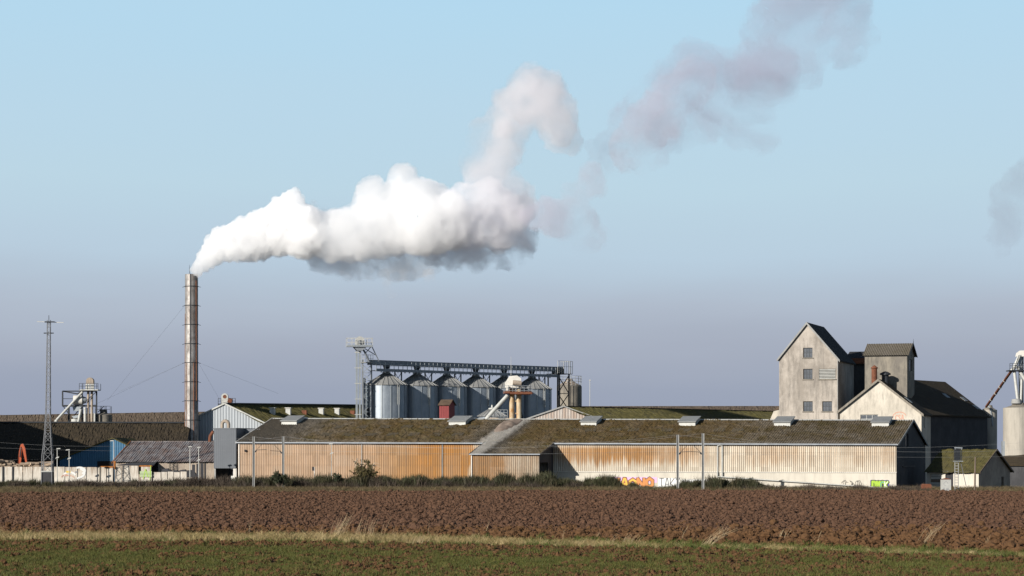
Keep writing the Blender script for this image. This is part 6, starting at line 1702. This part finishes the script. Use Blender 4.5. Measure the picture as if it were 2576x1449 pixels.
for u in (2567, 2580):
    mb = MB(); mb.box(XR(u) - .22, XR(u) + .22, -.2, .2, z2, ZR(897)); mb.build('leg', M_['galv'], re2)
mb = MB(); mb.bar((XR(2572), .3, ZR(897)), (XR(2572), .3, z2), .3); mb.build('post', M_['steel_dark'], re2)
mb = MB(); mb.box(XR(2535), XR(2600), -1.2, 1.2, ZR(934), ZR(931.5)); mb.build('platform', M_['steel_dark'], re2)
mb = MB()
for u in (2536, 2542, 2549, 2556, 2564, 2575, 2588): mb.bar((XR(u), -1.2, ZR(933)), (XR(u), -1.2, ZR(915)), .06)
for v in (915, 921, 927): mb.bar((XR(2536), -1.2, ZR(v)), (XR(2598), -1.2, ZR(v)), .05)
mb.bar((XR(2552), -1, ZR(915)), (XR(2560), -1, ZR(893)), .08); mb.build('handrail', M_['steel_dark'], re2)
mb = MB(); mb.tube((XR(2564), -.4, ZR(893)), (XR(2548), -.5, ZR(928)), .26, n=10); mb.tube((XR(2548), -.5, ZR(928)), (XR(2543), -.5, ZR(934)), .3, n=10); mb.tube((XR(2549), -.6, ZR(932)), (XR(2559), -.8, ZR(1022)), .22, n=10); mb.tube((XR(2556), -.6, ZR(922)), (XR(2590), -.8, ZR(980)), .24, n=10); mb.tube((XR(2567), -.8, ZR(955)), (XR(2565), -.8, ZR(1022)), .16, n=8); mb.build('spout', M_['pale_metal'], re2)
far_ = P(2481, 1023, 362) - re2.location
mb = MB(); mb.tube((XR(2542), -.5, ZR(934)), far_, .19, n=10); mb.build('red_pipe', M_['rust'], re2)
mb = MB()
for k in (.25, .42, .6, .78): 
    a = Vector((XR(2542), -.5, ZR(934))).lerp(far_, k); b = Vector((XR(2542), -.5, ZR(934))).lerp(far_, k + .012); mb.tube(a, b, .24, n=10)
mb.build('pipe_collar', M_['pale_metal'], re2)
SW = Fr(2506, 330, -20)
sw = empty('yard_wall', SW.o, SW.rz, 'dark yard wall and lean-to under the grey silos at the right edge', 'building')
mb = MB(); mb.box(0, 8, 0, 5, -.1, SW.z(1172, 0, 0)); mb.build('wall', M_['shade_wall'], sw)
mb = MB(); mb.slab([(-.2, -.3, SW.z(1172, 0, 0)), (8.2, -.3, SW.z(1172, 0, 0)), (8.2, 5.2, SW.z(1140, 0, 0)), (-.2, 5.2, SW.z(1150, 0, 0))], (0, 0, .15)); mb.build('roof', M_['dark_roof'], sw)

# unseen barn and silo left of the frame, shaped to cast the shadow across the dark shed and the blue building
NB = empty('near_barn', (-76, 331, 0), 0, 'tall plain barn unseen beyond the left edge of the picture', 'barn')
mb = MB(); mb.box(-46, 0, 0, 9, 0, 12.8); mb.build('wall', M_['shade_wall'], NB)
for xe, xr in ((.4, -24), (-46.4, -23.998)):
    mb = MB(); mb.slab([(xe, -.3, 12.7), (xe, 9.3, 12.7), (xr, 9.3, 22.5), (xr, -.3, 22.5)], (0, 0, .2)); mb.build('roof', M_['dark_roof'], NB)
for y_ in (-.002, 9.002):
    mb = MB(); mb.poly([(0, y_, 12.8), (-24, y_, 22.4), (-46, y_, 12.8)]); mb.build('gable', M_['shade_wall'], NB)
NS = empty('near_silo', (-86, 325, 0), 0, 'tall round grey silo unseen beyond the left edge of the picture', 'silo')
mb = MB(); mb.lathe([(4, 0), (4, 20.6)], 40); mb.build('wall', M_['grey_silo'], NS)
mb = MB(); mb.lathe([(4.1, 20.6), (1, 22), (0, 22)], 40); mb.build('roof', M_['concrete'], NS)

# ------------------------------------------------------------------ scrub along the foot of the buildings
BROOM = [tuft('broom_tuft', M_['broom'], 46, 1.0, .38, .28, .05, 60 + i) for i in range(5)]
BARE = [tuft('bare_tuft', M_['bare_scrub'], 34, .95, .42, .55, .035, 80 + i) for i in range(5)]
def along(n, u0, u1, D0, D1, dep, hfun, seed):
    r_ = np.random.default_rng(seed); q = r_.uniform(0, 1, n); D = D0 + (D1 - D0) * q + r_.uniform(-dep, dep, n); u = u0 + (u1 - u0) * q
    x = (u - 1288) * D / F; n1 = vnoise2(x * .22, D * .3, seed); n2 = vnoise2(x * .9, D * .6, seed + 1)
    s = hfun(u) * (.45 + .9 * n1) * (.7 + .5 * n2) * r_.uniform(.75, 1.15, n)
    return np.stack([x, D, np.full(n, -.1)], -1), s
def hprof(pts):
    us, hs_ = zip(*pts); return lambda u: np.interp(u, us, hs_)
dist = hprof([(0, 322), (300, 322), (520, 322), (600, 318), (1180, 307), (1380, 300), (1500, 304), (1930, 297), (2300, 290)])
def scrub(name, n, u0, u1, hf, variants, seed, dep=1.6):
    r_ = np.random.default_rng(seed); u = r_.uniform(u0, u1, n); D = dist(u) + r_.uniform(-dep, dep, n); x = (u - 1288) * D / F
    n1 = vnoise2(x * .28, D * .3, seed); n2 = vnoise2(x * 1.1, D * .6, seed + 1)
    s = hf(u) * (.88 + .12 * n1) * (.55 + .85 * n2) * np.where(r_.uniform(0, 1, n) < .12, 1.35, 1.0) * r_.uniform(.75, 1.15, n)
    scatter(name, np.stack([x, D, np.full(n, -.1)], -1), s, variants)
scrub('scrub', 1500, -60, 300, hprof([(-60, .85), (60, .95), (110, 1.0), (180, .7), (300, .7)]), BROOM, 101)
scrub('scrub', 900, 290, 620, hprof([(290, .95), (400, .9), (540, .8), (620, 1.2)]), BROOM, 102)
scrub('scrub', 5200, 590, 1190, hprof([(590, 1.2), (700, 1.2), (850, 1.3), (960, 1.4), (1080, 1.25), (1190, 1.2)]), BROOM, 103, 2.2)
scrub('scrub', 3400, 1180, 1560, hprof([(1180, 1.35), (1380, 1.4), (1450, 1.35), (1560, 1.25)]), BROOM, 104)
scrub('scrub', 3600, 1550, 1940, hprof([(1550, .85), (1640, .55), (1690, .8), (1730, 1.25), (1850, 1.5), (1915, 1.1), (1940, .4)]), BROOM, 105)
scrub('bare_scrub', 2600, 360, 640, hprof([(360, .9), (440, 1.3), (520, 1.2), (640, 1.0)]), BARE, 106, 2.5)
scrub('bare_scrub', 2400, -60, 400, hprof([(-60, .75), (150, .8), (200, 1.0), (400, .85)]), BARE, 109, 2.5)
scrub('bare_scrub', 2600, 1500, 2340, hprof([(1500, .35), (1750, .45), (1900, .8), (2100, .65), (2250, .9), (2340, .8)]), BARE, 107, 2.5)
scrub('bare_scrub', 3200, 600, 1500, hprof([(600, 1.1), (900, 1.25), (1190, 1.2), (1500, .9)]), BARE, 108, 3.0)

def shrub(name, u, D, h, w, label, seed, n_leaf, m_leaf, lean=0.0, leafy=.8, twigs=26, ls=1.0):
    """Several stems forking into twigs, with many small leaves spread about the twigs."""
    r_ = random.Random(seed); t = empty(name, (wx(u, D), D, -.05), 0, label, 'shrub')
    mb = MB(); ends = []
    for k in range(twigs):
        a = r_.uniform(0, 6.283); d = r_.uniform(.15, 1) ** .7; hh = h * r_.uniform(.55, 1.0) * (1.1 - .45 * d)
        p0 = Vector((r_.uniform(-.15, .15), r_.uniform(-.15, .15), 0)); p1 = Vector((math.cos(a) * d * w * .22 + lean * .3, math.sin(a) * d * w * .22, hh * .5)); p2 = Vector((math.cos(a) * d * w * .5 + lean, math.sin(a) * d * w * .5, hh))
        mb.tube(p0, p1, .035, .025, n=4, caps=False); mb.tube(p1, p2, .025, .008, n=4, caps=False)
        for j in range(5):
            q = p1.lerp(p2, r_.uniform(.1, .9)); e = q + Vector((r_.gauss(0, .28), r_.gauss(0, .28), r_.uniform(.05, .5))) * (w / 2.6); mb.tube(q, e, .012, .005, n=3, caps=False); ends.append((q, e))
        ends.append((p1, p2))
    mb.build('stems', M_['twig'], t)
    vs, fs = [], []
    for k in range(n_leaf):
        q, e = r_.choice(ends); p = q.lerp(e, r_.uniform(.15, 1.1)) + Vector((r_.gauss(0, .06), r_.gauss(0, .06), r_.gauss(0, .06)))
        e_ = Euler((r_.uniform(0, 6), r_.uniform(0, 6), r_.uniform(0, 6))).to_matrix(); s = r_.uniform(.06, .13) * ls
        i = len(vs); vs += [tuple(p + e_ @ Vector(c) * s) for c in ((-1, 0, 0), (0, -.5, 0), (1, 0, 0), (0, .5, .15))]; fs.append((i, i + 1, i + 2, i + 3))
    me = bpy.data.meshes.new('leaves'); me.from_pydata(vs, [], fs); me.materials.append(m_leaf); link('leaves', me, t, kind='stuff')
    return t
M_['leaf_olive'] = plain('olive_autumn_leaf', (.115, .095, .035), .8, 0, .45, 6); M_['leaf_dark'] = plain('dark_green_leaf', (.035, .045, .02), .8, 0, .4, 6); M_['plume'] = plain('pale_plume', (.48, .42, .33), .9, 0, .2, 6)
shrub('shrub', 918, 311, 4.4, 3.6, 'tall thin-leaved brownish shrub before the tan warehouse front', 1, 4200, M_['leaf_olive'], twigs=46)
shrub('shrub', 705, 310.5, 3.0, 2.6, 'small dark evergreen shrub at the foot of the second railway post', 2, 3000, M_['leaf_dark'])
shrub('shrub', 852, 311, 2.8, 1.7, 'low dark pointed shrub left of the brownish one', 3, 1600, M_['leaf_dark'])
shrub('shrub', 1430, 306, 1.7, 2.0, 'low dark bush at the foot of the annex shadow', 4, 600, M_['leaf_dark'], twigs=14)
shrub('distant_tree', 215, 640, 15.7, 8.0, 'tiny distant tree crown showing over the far shed roof beside the grain plant', 9, 900, M_['leaf_dark'], ls=4.0)
shrub('distant_tree', 204, 640, 15.0, 5.0, 'smallest distant tree crown, just right of the lattice mast', 10, 500, M_['leaf_dark'], ls=4.0)
# feathery pale plumes leaning over the brownish shrub
r_ = random.Random(8); t = empty('plume_grass', (wx(912, 313.5), 313.5, -.05), 0, 'pale feathery plumes of tall grass arching over the brownish shrub', 'grass clump')
for k in range(16):
    a = r_.uniform(-1.3, 1.2); mb = MB(); h = r_.uniform(3.2, 4.6); p = [Vector((r_.uniform(-.3, .3), 0, 0)), Vector((math.sin(a) * .8, r_.uniform(-.3, .3), h * .6)), Vector((math.sin(a) * 1.5 + .3, r_.uniform(-.4, .4), h * .92)), Vector((math.sin(a) * 1.8 + .8, r_.uniform(-.4, .4), h * .85))]
    mb.tube(p[0], p[1], .012, .01, n=4); mb.tube(p[1], p[2], .01, .03, n=5); mb.tube(p[2], p[3], .03, .006, n=5); mb.build('plume', M_['plume'], t)

# dry weed stalks standing in the grass strip
spots = [(625, 1352, .95, 2, .3, 'lone pale stalk leaning right, the leftmost tall one in the grass strip'), (640, 1365, .5, 3, .5, 'short leaning stalks beside the leftmost tall stalk'), (985, 1365, .75, 1, .22, 'single straight pale stalk just right of the tallest forked one'), (925, 1366, 1.25, 2, .2, 'tall forked dry stalk between the leftmost stalk and the tallest sheaf'),
         (1075, 1362, .95, 1, .16, 'slim straight stalk standing alone left of the tallest sheaf of stems'), (1222, 1362, .9, 3, .3, 'three thin stalks standing right of the tallest sheaf'), (1415, 1372, .7, 2, .18, 'pair of short stalks near the middle of the strip'), (1495, 1368, .5, 4, .5, 'low spray of four stalks left of the flattened bundle'), (1712, 1374, 1.0, 2, .6, 'two long leaning stalks left of the slanting bundle'),
         (1810, 1374, .85, 3, .5, 'three leaning stalks right of the slanting bundle'), (1970, 1374, .5, 8, .55, 'low fan of eight pale stems right of centre'), (2045, 1376, .45, 6, .6, 'shortest low fan of stems in the right half'), (2320, 1384, 1.0, 9, 1.1, 'long wispy stems lying over to the right, near the right end'), (2060, 1378, .6, 3, .4, 'three upright stalks in the short green part of the strip'), (2480, 1384, .6, 2, .3, 'rightmost pair of dry stalks')]
for k, (u, v, h, n, ln, lab_) in enumerate(spots):
    D = CH * F / (v - HOR); r_ = random.Random(k + 50); x = wx(u, D); t = bpy.data.objects.new('dry_stalk', None); COL.objects.link(t); t.location = (x, D, float(ground_z(np.array([x]), np.array([D]))[0]) - .03)
    tag(t, lab_, 'weed', 'dry weeds in the grass strip')
    for j in range(n):
        mb = MB(); hh = h * r_.uniform(.7, 1.05); dx = ln * hh * r_.uniform(.6, 1.2); bx, by = r_.uniform(-.1, .1) * n * .4, r_.uniform(-.2, .2)
        a, b, c = Vector((bx, by, 0)), Vector((bx + dx * .4, by, hh * .5)), Vector((bx + dx, by, hh)); mb.tube(a, b, .007, .006, n=4); mb.tube(b, c, .006, .003, n=4)
        if r_.random() < .5: mb.tube(b, b + Vector((-.12 * hh, 0, hh * .35)), .004, .002, n=3)
        mb.build('stem', M_['stalk'], t)
def weed_clump(u, v, n, h, lean, label, spread):
    D = CH * F / (v - HOR); r_ = random.Random(n); x = wx(u, D); t = bpy.data.objects.new('weed_clump', None); COL.objects.link(t); t.location = (x, D, float(ground_z(np.array([x]), np.array([D]))[0]) - .03); tag(t, label, 'weed clump')
    for j in range(n):
        mb = MB(); hh = h * r_.uniform(.45, 1.0); dx = lean * hh * r_.uniform(.55, 1.25); bx, by = r_.gauss(0, spread), r_.gauss(0, .25); bow = r_.uniform(.3, .5)
        a, b, c = Vector((bx, by, 0)), Vector((bx + dx * bow, by, hh * .55)), Vector((bx + dx, by, hh)); mb.tube(a, b, .007, .006, n=4); mb.tube(b, c, .006, .0025, n=4); mb.build('stem', M_['stalk'], t)
weed_clump(850, 1362, 30, 1.45, .46, 'tall sheaf of dry pale stalks, the biggest in the grass strip, left of centre', .14)
weed_clump(885, 1362, 26, 1.3, .30, 'thin brownish stalks just right of the tallest sheaf', .7)
weed_clump(1052, 1375, 24, .55, .5, 'short tangled tuft of pale dry stems in the middle of the strip', .25)
weed_clump(1560, 1375, 26, .65, .7, 'flattened bundle of pale stems right of the middle', .35)
weed_clump(1772, 1381, 26, 1.1, 1.35, 'slanting bundle of dry stems lying over to the right', .12)

# ------------------------------------------------------------------ smoke: closed billowing bodies of scattering steam
def steam_mat(name, dens, col=(.985, .985, .99), aniso=.25, wisp=None, thr=(.38, .66)):
    """Scattering steam; wisp, if given, is the size in metres of the tatters it breaks into."""
    m = bpy.data.materials.new(name); m.use_nodes = True; n, l = m.node_tree.nodes, m.node_tree.links; n.clear()
    o = n.new('ShaderNodeOutputMaterial'); v = n.new('ShaderNodeVolumeScatter')
    v.inputs['Color'].default_value = (*col, 1); v.inputs['Density'].default_value = dens; v.inputs['Anisotropy'].default_value = aniso
    if wisp:
        tc = n.new('ShaderNodeTexCoord'); t = n.new('ShaderNodeTexNoise'); t.inputs['Scale'].default_value = 1.0 / wisp; t.inputs['Detail'].default_value = 3.0; t.inputs['Roughness'].default_value = .6; t.inputs['Distortion'].default_value = .6
        l.new(tc.outputs['Object'], t.inputs['Vector']); r = n.new('ShaderNodeMapRange'); r.interpolation_type = 'SMOOTHSTEP'; l.new(t.outputs['Fac'], r.inputs[0])
        r.inputs[1].default_value, r.inputs[2].default_value, r.inputs[3].default_value, r.inputs[4].default_value = thr[0], thr[1], 0.0, dens * 2.2
        l.new(r.outputs[0], v.inputs['Density'])
    ab = n.new('ShaderNodeVolumeAbsorption'); ab.inputs['Color'].default_value = (*col, 1); ab.inputs['Density'].default_value = dens
    if wisp: l.new(r.outputs[0], ab.inputs['Density'])
    ad = n.new('ShaderNodeAddShader'); l.new(v.outputs[0], ad.inputs[0]); l.new(ab.outputs[0], ad.inputs[1])
    l.new(ad.outputs[0], o.inputs['Volume']); return m
SD = 360.0
def billow(name, blobs, voxel, m, seed, D=SD, depth=1.0, puff=8, d1=(.9, 1.3), d2=(.35, .42), d3=(.0, .2), yj=.35, smooth=True, drift=0.0):
    r_ = random.Random(seed); bm = bmesh.new(); k = D / F
    for (u, v, rp) in blobs:
        c = Vector((wx(u, D), D + r_.uniform(-yj, yj) * rp * k + (u - 490) * drift, wz(v, D))); r0 = rp * k
        for q in range(puff + 1):
            if q == 0: p, r1 = c, r0
            else:
                d = Vector((r_.gauss(0, 1), r_.gauss(0, 1) * depth, r_.gauss(0, 1))).normalized(); p, r1 = c + d * r0 * r_.uniform(.62, .86), r0 * r_.uniform(.28, .5)
            bmesh.ops.create_icosphere(bm, subdivisions=2 if q else 3, radius=r1, matrix=Matrix.Translation(p))
    me = bpy.data.meshes.new(name); bm.to_mesh(me); bm.free()
    tmp = bpy.data.objects.new(name, me); COL.objects.link(tmp)
    md = tmp.modifiers.new('remesh', 'REMESH'); md.mode = 'VOXEL'; md.voxel_size = voxel
    sm = tmp.modifiers.new('smooth', 'SMOOTH'); sm.iterations = 2; sm.factor = .5
    dg = bpy.context.evaluated_depsgraph_get(); ev = tmp.evaluated_get(dg); out = bpy.data.meshes.new_from_object(ev)
    COL.objects.unlink(tmp); bpy.data.objects.remove(tmp)
    n = len(out.vertices); co = np.zeros(n * 3, dtype=np.float32); out.vertices.foreach_get('co', co); co = co.reshape(-1, 3).astype(np.float64)
    nr = np.zeros(n * 3, dtype=np.float32)
    out.vertex_normals.foreach_get('vector', nr); nr = nr.reshape(-1, 3)
    disp = np.zeros(n)
    for i, (amp, fr_) in enumerate((d1, d2, d3)):
        if amp > 0:
            q = vnoise(co[:, 0] * fr_ + 7 * i, co[:, 1] * fr_, co[:, 2] * fr_, seed + i)
            disp += (1 - np.abs(q * 2 - 1) * 1.6) * amp if i < 2 else (q - .5) * 2 * amp
    co = co + nr * disp[:, None]
    out.vertices.foreach_set('co', co.astype(np.float32).ravel()); out.update()
    tmp = bpy.data.objects.new(name, out); COL.objects.link(tmp); md = tmp.modifiers.new('remesh', 'REMESH'); md.mode = 'VOXEL'; md.voxel_size = voxel * .9      # heals the creases
    dg = bpy.context.evaluated_depsgraph_get(); out = bpy.data.meshes.new_from_object(tmp.evaluated_get(dg)); COL.objects.unlink(tmp); bpy.data.objects.remove(tmp)
    n = len(out.vertices); co = np.zeros(n * 3, dtype=np.float32); out.vertices.foreach_get('co', co); co = co.reshape(-1, 3).astype(np.float64)
    nr = np.zeros(n * 3, dtype=np.float32); out.vertex_normals.foreach_get('vector', nr); nr = nr.reshape(-1, 3)
    q = 1 - np.abs(vnoise(co[:, 0] * 1.1, co[:, 1] * 1.1, co[:, 2] * 1.1, seed + 9) * 2 - 1) * 2; q2 = 1 - np.abs(vnoise(co[:, 0] * 2.6, co[:, 1] * 2.6, co[:, 2] * 2.6, seed + 10) * 2 - 1) * 2
    co = co + nr * (q * .22 + q2 * .10)[:, None] * (voxel / .3)
    out.vertices.foreach_set('co', co.astype(np.float32).ravel())
    out.materials.clear(); out.materials.append(m)
    out.polygons.foreach_set('use_smooth', np.ones(len(out.polygons), dtype=bool)); out.update()
    return link(name, out, None, kind='stuff')
ST_A, ST_A2 = steam_mat('dense_steam', .9, (.996, .996, .997), .2), steam_mat('white_steam', .55, (.992, .992, .994), .3)
ST_G = steam_mat('breaking_steam', .24, (.975, .97, .982), .3, 4.5, (.30, .58))
ST_H = steam_mat('shade_tinted_steam', .22, (.965, .965, .985), .3, 4.5, (.34, .62)); ST_B = steam_mat('loose_shade_steam', .14, (.97, .97, .985), .3, 4.5, (.36, .64))  # underside steam: bluish-grey tint puts the plume's self-shade into the colour
ST_C = steam_mat('thin_steam', .10, (.958, .945, .955), .3, 8.0, (.28, .62))
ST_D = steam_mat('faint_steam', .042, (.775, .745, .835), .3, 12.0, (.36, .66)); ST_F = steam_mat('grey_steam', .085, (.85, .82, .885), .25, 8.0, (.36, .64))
core = [(494, 681, 9), (503, 671, 13), (516, 658, 18), (532, 640, 24), (550, 625, 28), (560, 606, 26), (552, 590, 16), (580, 600, 30), (584, 628, 26), (610, 590, 34), (624, 618, 34), (648, 572, 36), (662, 604, 42), (690, 556, 40), (704, 596, 44), (706, 525, 28), (728, 530, 36), (738, 505, 22), (750, 560, 48), (762, 606, 42), (786, 560, 28), (800, 596, 44), (836, 572, 40), (846, 612, 36), (880, 570, 46), (900, 606, 46), (915, 545, 32), (934, 485, 30), (925, 505, 26), (950, 540, 44), (946, 592, 52), (975, 510, 36), (1014, 452, 28), (1012, 434, 16), (1010, 500, 48), (1052, 492, 42), (1000, 568, 66), (1060, 560, 76), (1096, 512, 40), (1118, 560, 66), (1160, 520, 44), (1172, 566, 58), (1212, 500, 34), (1236, 478, 26), (1215, 545, 54)]
billow('smoke', [c for c in core if c[0] < 770], .22, ST_A, 1, d1=(.30, .6), d2=(.30, 1.5), d3=(.2, 3.4), puff=10)
billow('smoke', [c for c in core if c[0] >= 1135] + [(1262, 520, 36), (1280, 545, 40), (1250, 575, 50)], .32, ST_G, 16, d1=(.5, .5), d2=(.45, 1.2), d3=(.24, 2.8), puff=9)
billow('smoke', [c for c in core if 770 <= c[0] < 1135], .30, ST_A2, 11, d1=(.45, .5), d2=(.42, 1.3), d3=(.24, 2.8), puff=9)
under = [(800, 628, 34), (850, 640, 40), (872, 664, 24), (905, 640, 44), (955, 632, 52), (1005, 640, 50), (1052, 644, 44), (1066, 664, 26), (1100, 610, 52), (1150, 610, 44), (1200, 600, 54), (1240, 560, 58), (1262, 610, 50), (1284, 560, 46), (1300, 600, 40), (1250, 640, 30), (1290, 636, 24), (1150, 640, 30), (1200, 648, 26), (790, 545, 24), (1290, 520, 34)]
billow('smoke', [c for c in under if c[0] < 1090], .40, ST_B, 2, D=SD + 3.5, d1=(.9, .45), d2=(.55, 1.1), d3=(.25, 2.6), puff=8)
billow('smoke', [c for c in under if c[0] >= 1090], .40, ST_H, 12, D=SD + 6.0, d1=(.9, .45), d2=(.55, 1.1), d3=(.25, 2.6), puff=8)
puff_ = [(1226, 452, 46), (1232, 410, 50), (1246, 372, 54), (1254, 335, 52), (1275, 300, 52), (1296, 264, 50), (1318, 232, 44), (1350, 222, 40), (1376, 232, 40), (1382, 268, 46), (1392, 304, 44), (1412, 334, 34), (1434, 350, 22), (1350, 275, 44), (1324, 206, 24), (1388, 206, 22), (1276, 470, 40), (1290, 500, 40)]
billow('smoke', puff_, .5, ST_C, 3, d1=(1.1, .3), d2=(.6, .8), d3=(.2, 2.0), puff=6)
billow('smoke', [(1300, 250, 30), (1340, 226, 34), (1376, 250, 32), (1392, 300, 30), (1412, 332, 22), (1320, 270, 30), (1262, 320, 22)], .45, ST_C, 13, d1=(1.0, .4), d2=(.5, 1.0), d3=(.2, 2.2), puff=7)
billow('smoke', [(1350, 545, 30), (1395, 545, 40), (1430, 560, 44), (1462, 572, 38), (1486, 592, 24), (1420, 520, 24), (1450, 500, 22), (1490, 440, 26), (1500, 470, 18)], .5, ST_F, 4, d1=(1.3, .3), d2=(.8, .8), d3=(.25, 1.8), puff=6)
farp = [(1545, 385, 36), (1560, 350, 44), (1596, 320, 52), (1640, 300, 58), (1640, 360, 46), (1680, 250, 58), (1714, 215, 60), (1700, 300, 54), (1745, 190, 56), (1770, 230, 60), (1770, 290, 50), (1820, 215, 56), (1836, 280, 54), (1872, 310, 44), (1905, 340, 28), (1880, 240, 56), (1920, 190, 66)]
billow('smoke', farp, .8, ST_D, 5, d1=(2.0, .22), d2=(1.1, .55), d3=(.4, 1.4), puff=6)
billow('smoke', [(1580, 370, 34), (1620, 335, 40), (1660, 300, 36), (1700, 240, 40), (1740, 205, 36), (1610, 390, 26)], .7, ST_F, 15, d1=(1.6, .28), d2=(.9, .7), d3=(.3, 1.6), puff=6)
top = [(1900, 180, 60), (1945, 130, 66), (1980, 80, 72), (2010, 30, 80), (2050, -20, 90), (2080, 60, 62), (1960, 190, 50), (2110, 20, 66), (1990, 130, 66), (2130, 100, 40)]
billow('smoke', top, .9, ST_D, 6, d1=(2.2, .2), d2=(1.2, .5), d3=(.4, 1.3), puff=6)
billow('smoke', [(962, 690, 10), (970, 712, 9), (985, 735, 8), (1075, 690, 12), (1085, 712, 8)], .3, ST_C, 7, d1=(.5, .5), d2=(.3, 1.2), d3=(.1, 2.5), puff=4)
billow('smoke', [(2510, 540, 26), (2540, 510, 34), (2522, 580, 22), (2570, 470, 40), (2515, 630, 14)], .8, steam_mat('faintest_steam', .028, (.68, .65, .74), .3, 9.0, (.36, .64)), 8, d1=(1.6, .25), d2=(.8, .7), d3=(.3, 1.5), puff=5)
